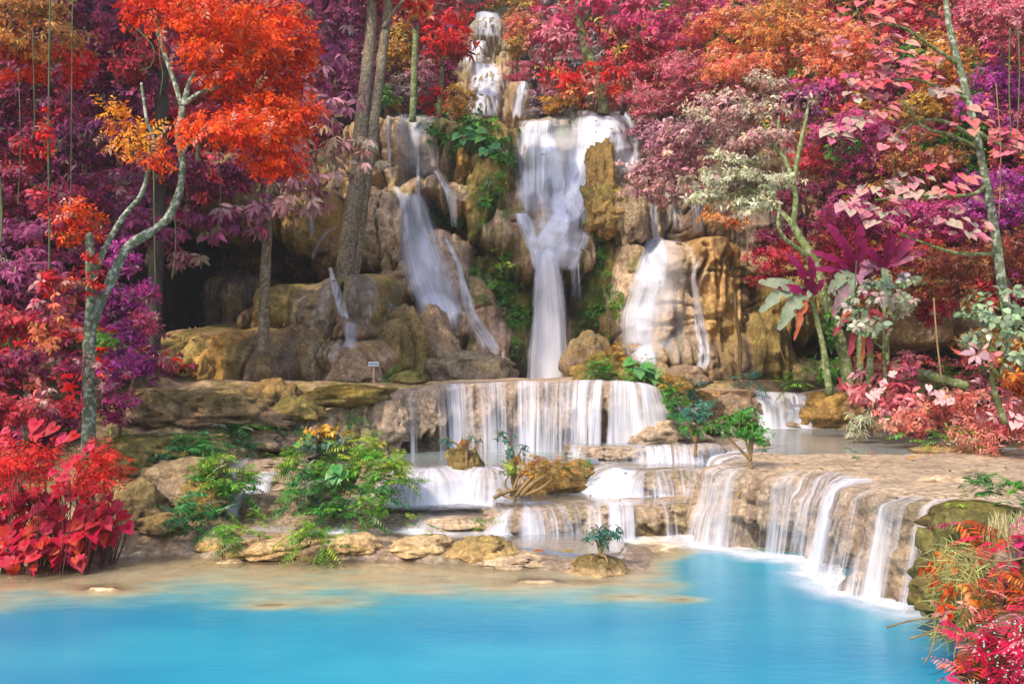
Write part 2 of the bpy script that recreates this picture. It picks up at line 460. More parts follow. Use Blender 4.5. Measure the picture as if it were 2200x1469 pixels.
# px, py, half width, height above, height below (photo pixels), distance, bulge depth, squareness, lean (m back per m up), skirt, colour
BULGE = [
 # main fall
 (1235, 372, 148, 140, 150, 41.0, 2.0, 3.6, 0.06, 0, GREY), (1290, 330, 80, 98, 120, 40.2, 2.0, 2.6, 0.1, 0, GREY),
 (1172, 345, 72, 58, 110, 39.4, 1.6, 3.0, 0.05, 0, GREY), (1190, 460, 105, 70, 90, 38.6, 2.2, 2.2, 0.3, 0, GREY),
 (1150, 400, 34, 34, 60, 38.9, 0.8, 2.2, 0.0, 0, GREY), (1128, 395, 22, 30, 40, 38.7, 0.6, 2.0, 0, 0, GREY),
 (1125, 445, 46, 50, 50, 38.0, 1.3, 2.2, 0.2, 0, PINK), (1240, 480, 62, 90, 90, 38.1, 1.4, 2.2, 0.35, 0, PINK),
 (1095, 505, 62, 66, 55, 36.6, 2.0, 2.4, 0.12, 1, TAN), (1140, 545, 52, 80, 75, 36.3, 1.6, 2.3, 0.15, 1, TAN),
 (1200, 500, 46, 60, 90, 36.9, 1.4, 2.2, 0.3, 0, GREY), (1245, 555, 48, 70, 55, 36.9, 1.2, 2.5, 0.25, 1, PINK),
 (1170, 560, 45, 70, 40, 36.6, 1.2, 2.4, 0.3, 1, GREY),
 # pillar and rocks right of it
 (1292, 392, 31, 80, 110, 38.0, 0.9, 4.5, 0.02, 0, ORANGE), (1303, 450, 44, 60, 62, 37.7, 1.2, 2.8, 0.1, 1, OCHRE),
 (1350, 450, 42, 75, 75, 38.4, 1.4, 2.6, 0.1, 1, TAN), (1400, 480, 46, 80, 70, 37.8, 1.6, 2.6, 0.15, 1, GREY),
 (1450, 470, 60, 90, 70, 38.8, 1.8, 2.8, 0.1, 0, GREY), (1530, 480, 60, 60, 50, 38.2, 1.5, 2.8, 0.1, 0, BROWN),
 (1310, 500, 60, 40, 60, 39.2, 1.0, 2.2, 0, 0, MOSSG), (1305, 590, 46, 80, 80, 38.2, 1.6, 2.4, 0.1, 1, MOSSG),
 (1335, 570, 34, 80, 100, 37.6, 1.4, 2.4, 0.15, 1, MOSSY), (1290, 660, 46, 50, 70, 37.8, 1.3, 2.3, 0.1, 1, MOSSG),
 (1265, 740, 60, 60, 60, 38.0, 1.2, 2.4, 0.1, 0, BROWN), (1318, 720, 30, 60, 60, 37.0, 0.9, 2.3, 0.1, 1, OLIVE),
 # mound on the right, its main face paled in colour to look sunlit
 (1440, 660, 112, 142, 190, 35.0, 3.0, 2.9, 0.14, 0, SUNLIT_CREAM), (1375, 560, 30, 40, 90, 36.0, 1.2, 2.5, 0.1, 0, TAN),
 (1550, 590, 62, 84, 200, 34.6, 2.0, 3.4, 0.04, 0, ORANGE), (1478, 580, 48, 62, 60, 34.5, 1.2, 2.2, 0.1, 0, SUNLIT_CREAM),
 (1545, 545, 55, 32, 40, 34.2, 1.0, 2.6, 0.0, 1, ORANGE), (1598, 620, 40, 60, 170, 35.2, 1.5, 3.0, 0.02, 0, BROWN),
 (1505, 790, 60, 110, 60, 33.4, 1.8, 2.0, 0.32, 0, TAN), (1580, 800, 90, 92, 50, 33.6, 1.6, 1.9, 0.3, 0, BROWN),
 (1440, 815, 70, 55, 40, 33.2, 1.4, 2.2, 0.3, 0, TAN), (1680, 760, 62, 90, 80, 34.0, 1.8, 2.3, 0.12, 0, OLIVE),
 (1720, 690, 90, 150, 70, 35.2, 2.0, 2.8, 0.02, 1, OLIVE), (1650, 640, 40, 110, 150, 36.0, 1.5, 3.0, 0, 0, BROWN),
 (1880, 660, 110, 130, 60, 34.0, 2.5, 2.8, 0, 1, BROWN), (2080, 700, 120, 120, 60, 30.0, 2.5, 2.8, 0, 1, BROWN),
 (1790, 800, 60, 30, 40, 33.5, 1.0, 2.2, 0.2, 0, BROWN),
 # fall on the left
 (915, 340, 98, 104, 90, 41.2, 1.8, 4.0, 0.03, 0, GREY), (842, 330, 26, 90, 160, 40.2, 1.0, 3.0, 0.02, 0, TAN),
 (965, 300, 32, 40, 80, 40.3, 1.0, 3.0, 0.02, 0, TAN), (1000, 352, 28, 50, 70, 39.4, 1.0, 2.4, 0.1, 1, OCHRE),
 (925, 408, 80, 44, 26, 38.4, 1.8, 2.3, 0.25, 1, TAN), (975, 425, 40, 50, 30, 38.2, 1.2, 2.3, 0.2, 1, TAN),
 (862, 440, 30, 50, 44, 38.6, 1.1, 2.3, 0.2, 1, TAN), (1000, 430, 26, 44, 34, 38.6, 0.9, 2.4, 0.1, 1, OCHRE),
 (925, 575, 66, 98, 78, 37.2, 1.8, 2.4, 0.3, 1, PINK), (968, 590, 42, 70, 78, 36.9, 1.3, 2.3, 0.25, 1, PINK),
 (985, 640, 34, 120, 100, 37.0, 1.0, 2.6, 0.3, 0, PINK), (940, 660, 58, 36, 44, 36.4, 1.2, 2.2, 0.25, 1, PINK),
 (915, 715, 50, 44, 50, 35.8, 1.2, 2.3, 0.3, 1, TAN), (1020, 670, 40, 74, 70, 36.2, 1.1, 2.4, 0.4, 1, PINK),
 (1052, 750, 44, 72, 66, 35.4, 1.1, 2.3, 0.4, 1, PINK), (965, 750, 40, 60, 50, 36.8, 1.0, 2.2, 0, 0, MOSSY),
 (1045, 400, 54, 100, 100, 38.3, 1.5, 2.5, 0.12, 1, OLIVE), (1075, 350, 34, 70, 80, 38.4, 1.2, 2.5, 0.1, 0, MOSSY),
 (1015, 285, 106, 52, 60, 40.0, 1.8, 2.6, 0.1, 1, OLIVE), (1040, 480, 40, 60, 50, 38.4, 1.3, 2.3, 0.1, 1, MOSSG),
 (1065, 590, 50, 46, 60, 38.9, 1.2, 2.2, 0.0, 0, MOSSG), (1090, 650, 56, 50, 60, 38.2, 1.2, 2.2, 0.2, 0, MOSSG),
 (1035, 620, 30, 40, 30, 37.4, 0.9, 2.2, 0.2, 1, GREEN), (1100, 735, 40, 60, 80, 37.6, 1.2, 2.2, 0.2, 0, MOSSG),
 # cliff behind the two big trunks
 (790, 330, 70, 100, 120, 40.5, 1.6, 3.2, 0.05, 0, BROWN), (735, 400, 50, 90, 100, 41.5, 1.6, 2.6, 0, 0, BROWN),
 (800, 500, 52, 110, 90, 36.6, 1.8, 2.6, 0.14, 1, TAN), (845, 540, 46, 120, 100, 36.9, 1.6, 2.6, 0.16, 1, TAN),
 (870, 625, 44, 40, 34, 36.5, 1.2, 2.3, 0.25, 1, TAN), (700, 545, 50, 50, 60, 37.2, 1.4, 2.3, 0.2, 0, BROWN),
 (632, 470, 42, 90, 84, 35.6, 1.4, 2.5, 0.0, 1, OLIVE), (545, 460, 64, 90, 66, 36.2, 1.6, 2.5, 0, 1, MOSSY),
 (440, 420, 100, 120, 84, 34.8, 2.0, 2.6, 0, 1, BROWN),
 # rock mound on the left, below the dark hollow
 (690, 690, 108, 112, 160, 32.0, 2.6, 2.4, 0.12, 0, GREY), (745, 640, 60, 60, 60, 31.9, 1.2, 2.2, 0.15, 0, GREY),
 (590, 640, 60, 44, 60, 32.6, 1.2, 2.2, 0.2, 0, OLIVE), (785, 640, 34, 56, 70, 32.6, 1.2, 2.2, 0.2, 0, OLIVE),
 (610, 775, 150, 84, 90, 30.4, 2.2, 2.0, 0.36, 0, BROWN), (735, 725, 42, 34, 30, 30.6, 0.9, 2.2, 0.2, 1, BROWN),
 (480, 640, 74, 66, 90, 36.0, 2.0, 2.2, 0.1, 0, DARK), (560, 690, 66, 56, 80, 33.6, 1.6, 2.2, 0.2, 0, BROWN),
 (470, 790, 62, 56, 70, 29.4, 1.2, 2.1, 0.25, 0, OLIVE), (430, 800, 46, 44, 60, 28.9, 1.0, 2.2, 0.15, 0, OCHRE),
 (465, 745, 38, 30, 40, 29.8, 0.8, 2.1, 0.2, 0, OCHRE), (360, 790, 70, 80, 80, 28.8, 1.6, 2.2, 0.2, 0, OLIVE),
 (400, 740, 110, 36, 70, 30.2, 1.4, 2.2, 0.4, 0, BROWN), (535, 800, 58, 60, 70, 29.2, 1.2, 2.2, 0.2, 0, BROWN),
 (700, 790, 90, 56, 60, 30.0, 1.5, 2.2, 0.2, 0, GREY), (760, 790, 56, 44, 50, 29.6, 1.2, 2.2, 0.2, 0, TAN),
 (830, 690, 40, 44, 60, 35.0, 1.2, 2.4, 0.1, 0, GREY), (300, 800, 50, 70, 80, 27.6, 1.4, 2.2, 0.2, 0, OLIVE),
 # the far cascades at the top
 (1048, 76, 52, 52, 90, 66.0, 2.0, 3.4, 0.02, 0, GREY), (1012, 160, 42, 60, 70, 63.0, 2.0, 3.0, 0.05, 0, GREY),
 (1050, 190, 48, 50, 50, 60.5, 2.0, 2.4, 0.1, 0, GREY), (1032, 230, 66, 40, 50, 58.0, 2.0, 2.6, 0.2, 0, GREY),
 (1088, 150, 38, 60, 110, 63.0, 2.0, 2.6, 0.1, 0, TAN), (1118, 215, 36, 60, 60, 57.0, 2.0, 2.6, 0.1, 0, TAN),
 (985, 190, 40, 60, 60, 62.0, 2.0, 2.4, 0.2, 0, BROWN),
]
_b = []
for (px, py, rx, ru, rd, Y, D, n, lean, sk, col) in BULGE:
    c = P(px, py, Y)
    _b.append((c[0], c[2], pm(rx, Y), pm(ru, Y), pm(rd, Y), Y, D, n, lean, sk, np.array(col)))
_LX = [(-900, 20), (-300, 25), (0, 29), (200, 31), (330, 35), (430, 38.6), (600, 40.4), (800, 41.2), (1000, 41), (1200, 41.2), (1400, 39.8), (1600, 38), (1750, 37), (1900, 35), (2200, 31), (2600, 26), (3200, 18)]
_UX = [(-900, 22), (-300, 28), (0, 33), (300, 38), (600, 44), (800, 54), (950, 66), (1050, 69), (1150, 64), (1300, 56), (1500, 47), (1750, 42), (2000, 37), (2300, 32), (2700, 26), (3200, 20)]
_lx = np.array([((p - 1100) / FPX * y, y) for p, y in _LX]); _ux = np.array([((p - 1100) / FPX * y, y) for p, y in _UX])
def worley(x, z):
    ix = np.floor(x).astype(np.int64); iz = np.floor(z).astype(np.int64)
    best = np.full(np.shape(x), 9.0)
    for a in (-1, 0, 1):
        for b in (-1, 0, 1):
            jx = ix + a; jz = iz + b
            d = (jx + 0.15 + 0.7 * _hash(jx, jz, 11 + 0 * jx) - x) ** 2 + (jz + 0.15 + 0.7 * _hash(jx, jz, 23 + 0 * jx) - z) ** 2
            best = np.minimum(best, d)
    return np.sqrt(best)
def cliff(x, z, want_col=False, detail=True):
    """distance y of the cliff surface at x, z"""
    x = np.asarray(x, float); z = np.asarray(z, float)
    shp = np.broadcast(x, z).shape
    x = np.broadcast_to(x, shp); z = np.broadcast_to(z, shp)
    wx = x + 0.45 * fbm(x * 0.5, z * 0.5, 3.0, 3) + 0.10 * fbm(x * 2.5, z * 2.5, 1.0, 2)
    wz = z + 0.45 * fbm(x * 0.5 + 40, z * 0.5, 7.0, 3) + 0.10 * fbm(x * 2.5, z * 2.5 + 30, 5.0, 2)
    drip = 0.45 * np.abs(noise(x * 2.3, 2.0)) + 0.35 * np.abs(noise(x * 6.5, 8.0))
    low = np.interp(x, _lx[:, 0], _lx[:, 1]); up = np.interp(x, _ux[:, 0], _ux[:, 1])
    t = sstep(12.5, 16.5, z + 1.2 * fbm(x * 0.3, 3.3, 0, 2))
    y = low * (1 - t) + up * t + np.maximum(z - 3, 0) * 0.10 + np.maximum(z - 16, 0) * 0.42
    y = y + 1.3 * fbm(x * 0.35, z * 0.35, 0, 4)
    top = y.copy()
    acc = np.zeros(shp)
    K = 0.22
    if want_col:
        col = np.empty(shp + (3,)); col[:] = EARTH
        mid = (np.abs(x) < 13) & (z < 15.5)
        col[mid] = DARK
    for (cx, cz, rx, ru, rd, Y, D, n, lean, sk, bc) in _b:
        dx = np.abs((wx - cx) / rx)
        dz = wz - cz
        dn = (dz - (drip * 0.9 if sk else 0)) / -rd
        q = dx ** n + np.where(dz > 0, np.abs(dz / ru) ** n, np.abs(np.maximum(dn, 0)) ** (6 if sk else n))
        yy = Y + lean * dz + D * np.where(q < 1, 0.75 * q, 0.75 + 2.6 * (q - 1))
        yy = np.where(sk * (dn > 1) > 0, yy + 4.0, yy)
        m = yy < top
        top = np.where(m, yy, top)
        if want_col: col[m] = bc
        acc = acc + np.exp(-np.clip((yy - 38.0) / K, -160, 160) * 1.0) * (yy < y + 2)
    base = np.exp(-np.clip((y - 38.0) / K, -160, 160))
    sm = 38.0 - K * np.log(acc + base)
    y = np.where(np.abs(sm - top) < 1.0, sm, top)
    if detail:
        wl = worley(wx / 1.1 + 3, wz / 2.1)
        w2 = worley(wx / 0.42 + 9, wz / 0.95 + 4)
        y = y + 0.62 * np.minimum(wl, 0.9) ** 2 - 0.35 + 0.26 * np.minimum(w2, 0.9) ** 2 + 0.22 * np.abs(fbm(x * 2.6, z * 0.35, 12.0, 3)) * 2 + 0.16 * np.abs(noise(z * 1.7 + 0.6 * fbm(x * 0.7, z, 2, 2), x * 0.4))
        fs = fbm(x * 0.95 + 0.25 * fbm(x, z, 3, 2), z * 0.22, 21.0, 3)
        y = y + 0.75 * np.exp(-(fs / 0.045) ** 2) * sstep(-0.25, 0.15, fbm(x * 0.6, z * 0.6, 33.0, 2))    # drapery folds parted by clefts
        hs = fbm(x * 0.35, z * 0.9, 27.0, 3)
        y = y + 0.45 * np.exp(-(hs / 0.035) ** 2) * sstep(-0.1, 0.2, fbm(x * 0.7, z * 0.7, 37.0, 2))
        y = y - 0.16 * np.maximum(fbm(x * 3.0, z * 3.0, 5.0, 3), 0) - 0.10 * np.minimum(worley(x * 3.4, z * 2.6), 0.8)
        y = y + 0.30 * fbm(x * 1.1, z * 0.7, 2.0, 4) + 0.13 * fbm(x * 4.5, z * 0.55, 6.0, 3) + 0.10 * fbm(x * 5, z * 5, 1.0, 2)
    return (y, col) if want_col else y
xs = np.concatenate([np.arange(-42, -14, 0.35), np.arange(-14, 13.5, 0.07), np.arange(13.5, 42, 0.35)])
zs = np.concatenate([np.arange(1.5, 17.0, 0.07), np.arange(17.0, 42, 0.2)])
X, Z = np.meshgrid(xs, zs, indexing='ij')
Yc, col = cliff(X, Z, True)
g = fbm(X * 0.8, Z * 0.8, 11.0, 4)[..., None]
g2 = fbm(X * 2.2 + 9, Z * 1.4, 4.0, 4)[..., None]
rocky = (col[..., :1] > 0.09)
stk = fbm(X * 3.2, Z * 0.30, 14.0, 4)[..., None]
col = np.where(rocky, col * (1 + 0.55 * g) * (1 + 0.75 * stk), col)
rust = sstep(0.08, 0.28, fbm(X * 1.9 + 50, Z * 0.4, 3.0, 4))[..., None] * rocky * 0.4
col = col * (1 - rust) + np.array((0.42, 0.26, 0.09)) * rust
moss = sstep(0.10, 0.30, g2 + 0.12) * rocky * 0.5
col = col * (1 - moss) + np.array(OLIVE) * moss
g3 = fbm(X * 1.3 + 31, Z * 1.1, 8.0, 4)[..., None]
cen = (sstep(-6.0, -3.0, X) * sstep(7.0, 3.5, X) * (Z < 15.5))[..., None]
moss = sstep(-0.04, 0.16, g3) * rocky * cen * 0.85 * (col[..., :1] < 0.46)
col = col * (1 - moss) + np.array((0.12, 0.17, 0.03)) * moss
hill_green = sstep(0.05, 0.3, g) * (~rocky)
col = col * (1 - hill_green) + np.array((0.03, 0.05, 0.012)) * hill_green
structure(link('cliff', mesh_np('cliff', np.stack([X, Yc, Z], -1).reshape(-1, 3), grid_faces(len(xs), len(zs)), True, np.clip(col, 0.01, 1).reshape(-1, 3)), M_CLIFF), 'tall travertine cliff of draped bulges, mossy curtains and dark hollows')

def cliff_grid(x, z):
    """the built surface at x, z by interpolation"""
    x = np.clip(x, xs[0], xs[-2]); z = np.clip(z, zs[0], zs[-2])
    i = np.clip(np.searchsorted(xs, x) - 1, 0, len(xs) - 2); j = np.clip(np.searchsorted(zs, z) - 1, 0, len(zs) - 2)
    a = (x - xs[i]) / (xs[i + 1] - xs[i]); b = (z - zs[j]) / (zs[j + 1] - zs[j])
    return (Yc[i, j] * (1 - a) + Yc[i + 1, j] * a) * (1 - b) + (Yc[i, j + 1] * (1 - a) + Yc[i + 1, j + 1] * a) * b
def hit(px, py):
    """distance at which the camera ray through px, py meets the cliff (arrays)"""
    px = np.asarray(px, float); py = np.asarray(py, float)
    best = np.full(np.broadcast(px, py).shape, np.nan)
    for Y in np.arange(24, 74, 0.12):
        p = P(px, py, Y)
        c = cliff_grid(p[..., 0], p[..., 2])
        best = np.where(np.isnan(best) & (c <= Y), Y, best)
    return np.where(np.isnan(best), 70.0, best)
# ------------------------------------------------------------------ ground, pool bed, terraces
def ground_z(x, y):
    x = np.asarray(x, float); y = np.asarray(y, float)
    shore = 16.6 + 0.35 * fbm(x * 0.5, 1.0, 0, 3) + np.where(x > 2.2, 1.2 * sstep(2.2, 4.0, x), 0) - 1.0 * sstep(-6.5, -9.5, x)
    t = y - shore
    left = np.clip(t, 0, 30)
    bank = np.minimum(left * 0.34, 3.0)
    side = sstep(-5.2, -7.0, x)                        # the high left bank
    bank = bank * (0.15 + 0.85 * side) + 1.3 * sstep(-9, -14, x) * sstep(0, 4, t) 
    ds = sstep(2.0, 4.0, x)
    deep = -1.5 * (sstep(0.5, 6.2, -t) * (1 - ds) + sstep(0.0, 1.6, -t) * ds) - 0.03 - 0.06 * np.clip(-t, 0, 1.5)
    dn = 0.42 * fbm(x * 0.8, y * 1.3, 4.0, 4) * sstep(0.4, 2.0, -t) * sstep(6.5, 2.5, -t)
    for bx, by, br in ((-2.7, 13.4, 0.75), (2.3, 14.4, 0.7), (1.7, 13.7, 0.55), (-3.6, 13.2, 0.5), (2.6, 13.5, 0.5), (-1.4, 14.0, 0.6), (-6.4, 14.2, 0.9), (0.6, 14.6, 0.8)):
        q_ = ((x - bx) / br) ** 2 + ((y - by) / (br * 0.45)) ** 2
        w_ = np.exp(-q_ * 1.2)
        deep = deep * (1 - w_) + np.maximum(deep, -0.10 + 0.12 * fbm(x * 2, y * 2, 2, 2)) * w_
    z = np.where(t > 0, -0.05 + bank, deep + dn)
    z = np.where((t < 0), np.minimum(z, 0.015), z)
    # foot of the cliff
    foot = 3.02 * sstep(24.8, 26.2, y + 0.5 * fbm(x * 0.6, 5.5, 0, 2) - 6.4 * sstep(4.6, 6.0, x))
    z = np.where(t > 0, np.maximum(z, foot), z)
    # right bank beyond the upper pool
    rb = sstep(11.2, 13.4, x + 0.5 * fbm(y * 0.6, 2, 0, 2) - 0.16 * (y - 26)) * sstep(20.0, 24.0, y)
    z = np.where(rb > 0.001, np.maximum(z, -0.4 + rb * (2.3 + 0.16 * np.clip(y - 22, 0, 12))), z)
    wl = np.minimum(worley(x / 1.3 + 2 + 0.3 * fbm(x, y, 0, 2), y / 1.1), 1.0)
    lump = sstep(-3.5, -6.0, x) * sstep(0.2, 1.2, t) * sstep(28, 24, y)
    return z + 0.05 * fbm(x * 2, y * 2, 1.0, 3) * (t > 0) + 0.45 * (0.6 - wl ** 2) * lump
gx = np.concatenate([np.arange(-60, -14, 2.0), np.arange(-14, 14, 0.12), np.arange(14, 62, 2.0)])
gy = np.concatenate([np.arange(-60, 7, 1.5), np.arange(7, 31, 0.12), np.arange(31, 72, 1.0)])
X, Yg = np.meshgrid(gx, gy, indexing='ij')
Zg = ground_z(X, Yg)
Zg = np.where(Yg < 4, np.maximum(Zg, -1.5 + 3.2 * sstep(4, -3, Yg)), Zg)      # the near bank the photographer stands on
Zg = np.where(np.abs(X) > 16, np.maximum(Zg, 2.0 * sstep(16, 22, np.abs(X))), Zg)
n = fbm(X * 0.8, Yg * 0.8, 2.0, 4)[..., None]
under = (Zg < 0.03)[..., None]
c = np.where(under, np.array((0.86, 0.69, 0.44)) * (1 + 0.7 * n), np.array((0.46, 0.34, 0.20)) * (1 + 0.6 * n))
mo = sstep(0.02, 0.25, fbm(X * 1.3 + 7, Yg * 1.3, 2.0, 4))[..., None] * (~under)
c = c * (1 - mo * 0.7) + np.array(OLIVE) * mo * 0.7
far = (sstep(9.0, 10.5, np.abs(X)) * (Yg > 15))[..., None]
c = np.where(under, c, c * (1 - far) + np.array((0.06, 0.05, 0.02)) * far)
structure(link('ground', mesh_np('ground', np.stack([X, Yg, Zg], -1).reshape(-1, 3), grid_faces(len(gx), len(gy)), True, np.clip(c, 0.01, 1).reshape(-1, 3)), M_GROUND))

# main pool
wx_ = np.arange(-24, 16, 0.19); wy_ = np.arange(-6, 24, 0.17)
X, Yw = np.meshgrid(wx_, wy_, indexing='ij')
dep = np.clip(-ground_z(X, Yw), 0.0, 2)
pool = structure(link('pool_water', mesh_np('pool_water', np.stack([X, Yw, 0 * X], -1).reshape(-1, 3), grid_faces(len(wx_), len(wy_)), True, None, {'depth': dep}), M_POOL), 'broad pool of milky turquoise water in the foreground')

SAND = (0.70, 0.55, 0.40); CRUST = (0.52, 0.41, 0.31); PEACH = (0.74, 0.53, 0.36); RUST = (0.5, 0.30, 0.13)
class Terrace:
    """a travertine step: lip points (px, py, Y) from left to right; the wall below rolls over the lip, hangs in crusts and is undercut here and there"""
    def __init__(s, name, label, lip, base, back, slope=0.25, bulge=0.25, hollow=0.6, dip=0.06, wave=0.12, step=0.06, seed=1.0, pool=True, backrise=0.0, mossy=0.15, crust=CRUST, rough=1.0, backpts=None, mask=None):
        s.seed = seed; s.slope = slope; s.bulge = bulge; s.hollow = hollow; s.rough = rough
        pts = np.array([P(a, b, c) for a, b, c in lip])
        L = np.sum(np.linalg.norm(np.diff(pts, axis=0), axis=1))
        nu = int(L / step) + 2
        s.base = np.interp(np.linspace(0, 1, nu), np.linspace(0, 1, len(base)), base) if isinstance(base, (list, tuple)) else np.full(nu, base)
        p = smooth_path(pts, nu)
        u = np.linspace(0, L, nu)
        t = np.gradient(p[:, :2], axis=0); t /= np.linalg.norm(t, axis=1)[:, None]
        k = np.ones(21) / 21                          # soften the outward direction so that the wall does not fold
        t = np.stack([np.convolve(np.pad(t[:, j], 10, 'edge'), k, 'valid') for j in (0, 1)], 1)
        nrm = np.stack([t[:, 1], -t[:, 0]], 1); nrm /= np.linalg.norm(nrm, axis=1)[:, None]
        w = wave * (1.6 * fbm(u * 0.9, seed, 0, 3) + 0.7 * np.abs(noise(u * 2.2, seed + 5)) - 0.3)
        p[:, :2] += nrm * w[:, None]
        s.p, s.n, s.u, s.L = p, nrm, u, L
        s.zlip = p[:, 2] + 0.05 * fbm(u * 1.4, seed + 9, 0, 3)
        nt_, nw = 90 if backpts else 26, 64
        # top from the back to the lip
        f = (np.linspace(0, 1, nt_) ** 0.5)[:-1]
        if backpts is None: bk = np.stack([p[:, 0], np.full(nu, back)], 1)
        else: bk = smooth_path([(a, b, 0) for a, b in backpts], nu)[:, :2]
        ty = bk[:, 1][:, None] + (p[:, 1] - bk[:, 1])[:, None] * f[None]
        tx = bk[:, 0][:, None] + (p[:, 0] - bk[:, 0])[:, None] * f[None]
        e = 1 - f[None]
        tz = s.zlip[:, None] * np.minimum(1, f[None] * 3) + p[:, 2].mean() * np.maximum(0, 1 - f[None] * 3)
        tz = tz - dip * np.sin(np.clip(e * 2.2, 0, 1) * np.pi / 2) + backrise * e + 0.07 * fbm(tx * 1.1, ty * 1.1, seed, 4) * np.clip(e * 8, 0.2, 1)
        if mask is not None:
            k_ = mask(tx, ty)
            tz = tz + 0.05 * (1 - k_) * sstep(0, 0.06, e) - 0.3 * k_
        # wall
        h = np.linspace(0, 1, nw)
        off = s.offset(u[:, None], h[None], True)
        zz = s.zlip[:, None] + (s.base[:, None] - 0.12 - s.zlip[:, None]) * s.drop(h)[None]
        wx = p[:, 0][:, None] + nrm[:, 0][:, None] * off
        wy = p[:, 1][:, None] + nrm[:, 1][:, None] * off
        V = np.concatenate([np.stack([tx, ty, tz], -1), np.stack([wx, wy, zz], -1)], 1)
        nv = V.shape[1]
        nn = fbm(V[..., 0] * 1.4, V[..., 1] * 1.4, V[..., 2] * 1.4 + seed, 4)[..., None]
        n2 = fbm(V[..., 0] * 3.4, V[..., 1] * 3.4, V[..., 2] * 2.4 + seed, 3)[..., None]
        iswall = (np.arange(nv) >= nt_ - 1)[None, :, None]
        c = np.where(iswall, np.array(crust), np.array(SAND)) * (1 + 0.5 * nn)
        pe = sstep(-0.05, 0.25, n2)
        c = c * (1 - 0.4 * pe) + np.array(PEACH) * 0.4 * pe
        uu_ = np.broadcast_to(u[:, None], V.shape[:2])
        st = fbm(uu_ * 3.6, V[..., 2] * 0.7, seed + 3, 4)[..., None]
        damp = sstep(0.0, 0.3, st) * iswall * 0.5                     # stains drawn down the face by the water
        c = c * (1 - damp) + np.array((0.30, 0.21, 0.14)) * damp
        alg = sstep(0.08, 0.3, fbm(uu_ * 1.5 + 9, V[..., 2] * 0.9, seed + 8, 3)[..., None]) * iswall * 0.5
        c = c * (1 - alg) + np.array((0.26, 0.24, 0.10)) * alg
        wet = sstep(0.05, 0.3, fbm(V[..., 0] * 0.9, V[..., 1] * 0.9, seed + 5, 4)[..., None]) * (~iswall) * 0.45
        c = c * (1 - wet) + np.array((0.42, 0.31, 0.21)) * wet
        mo = sstep(0.12, 0.3, nn + n2 * 0.5) * mossy
        c = c * (1 - mo) + np.array(OLIVE) * mo
        s.obj = structure(link(name, mesh_np(name, V.reshape(-1, 3), grid_faces(nu, nv), True, np.clip(c, 0.02, 1).reshape(-1, 3)), M_TERR), label)
        s.back, s.name = back, name
        if pool:
            s.level = p[:, 2].mean() + 0.012
            ff = np.linspace(0, 1, 50) ** 0.6
            if mask is not None: ff = np.linspace(0, 1, 50) ** 0.8
            py_ = bk[:, 1][:, None] + (p[:, 1] + 0.02 - bk[:, 1])[:, None] * ff[None]
            px_ = bk[:, 0][:, None] + (p[:, 0] - bk[:, 0])[:, None] * ff[None]
            tzi = np.stack([np.interp(ff, f, tz[i]) if True else 0 for i in range(nu)])
            lev = np.where(ff[None] > 0.9, np.maximum(tzi + 0.004, np.minimum(s.level, s.zlip[:, None] + 0.01)), s.level)
            if mask is not None: lev = np.full_like(tzi, s.level - 0.06)
            d = np.clip(lev - tzi, 0, 1)
            structure(link('shallow_water', mesh_np('shallow_water', np.stack([px_, py_, lev], -1).reshape(-1, 3), grid_faces(nu, 50), True, None, {'depth': d}), M_TPOOL))
    def drop(s, h):
        return np.where(h < 0.16, 0.10 * (h / 0.16) ** 2, 0.10 + 0.90 * (h - 0.16) / 0.84)
    def offset(s, u, h, rock):
        q = s.seed
        o = 0.16 * np.sin(np.clip(h / 0.18, 0, 1) * np.pi / 2) + s.slope * s.drop(h)
        o = o + s.bulge * (0.5 + fbm(u * 0.8, h * 1.2, q, 2)) * np.sin(np.pi * np.clip(h * 1.05, 0, 1))
        if rock:
            ho = sstep(0.0, 0.22, noise(u * 0.75, q + 31) + 0.08) * s.hollow
            edge = 0.62 + 0.16 * noise(u * 1.3, q + 3) + 0.10 * noise(u * 6.0, q + 8) + 0.07 * noise(u * 14.0, q)
            o = o - ho * sstep(edge - 0.02, edge + 0.10, h)
            w = np.clip(h * 6, 0, 1) * s.rough
            o = o + w * (0.34 * fbm(u * 1.6, h * 2.2, q + 2, 4) - 0.22 * np.exp(-(fbm(u * 1.5, h * 0.5, q + 12, 3) / 0.05) ** 2) + 0.16 * fbm(u * 7.5, h * 5.5, q + 4, 3) + 0.07 * np.abs(noise(u * 16, h * 9, q)) - 0.20 * np.minimum(worley(u * 2.2 + q + 0 * h, h * 4.0 + q + 0 * u), 0.9) ** 2 + 0.07)
        return o
    def falls(s, label, dens, foam=0.7, mat=None, off=0.06, stop=1.0):
        """a skin of falling water over the whole step; dens(u fraction, u metres) 0..1 says where it runs"""
        nu = len(s.u); p, n = s.p, s.n
        d0 = np.clip(dens(1100 + FPX * p[:, 0] / (p[:, 1] * CP), s.u), 0, 1.3)
        k9 = np.ones(15) / 15
        dsm = np.convolve(np.pad(d0, 7, 'edge'), k9, 'valid')
        pre = np.linspace(-0.75, -0.05, 8)
        h = np.linspace(0, stop, 40)
        fo = np.linspace(-0.5, foam, 14)
        rows = []
        D = []
        for k in pre:
            rows.append(np.stack([p[:, 0] - n[:, 0] * -k * -1 * -1, p[:, 1] - n[:, 1] * -k * -1 * -1, s.zlip + 0.03], 1) if False else np.stack([p[:, 0] + n[:, 0] * k, p[:, 1] + n[:, 1] * k, s.zlip + 0.028], 1))
            D.append(d0 * (0.25 + 0.6 * (1 + k / 0.75)) * (k > -0.7))
        O = s.offset(s.u[:, None], h[None], False)
        R = s.offset(s.u[:, None], h[None], True)
        R = np.minimum(R, O + 0.4)
        W = np.maximum(O, R + 0.0)
        k5 = np.ones(5) / 5
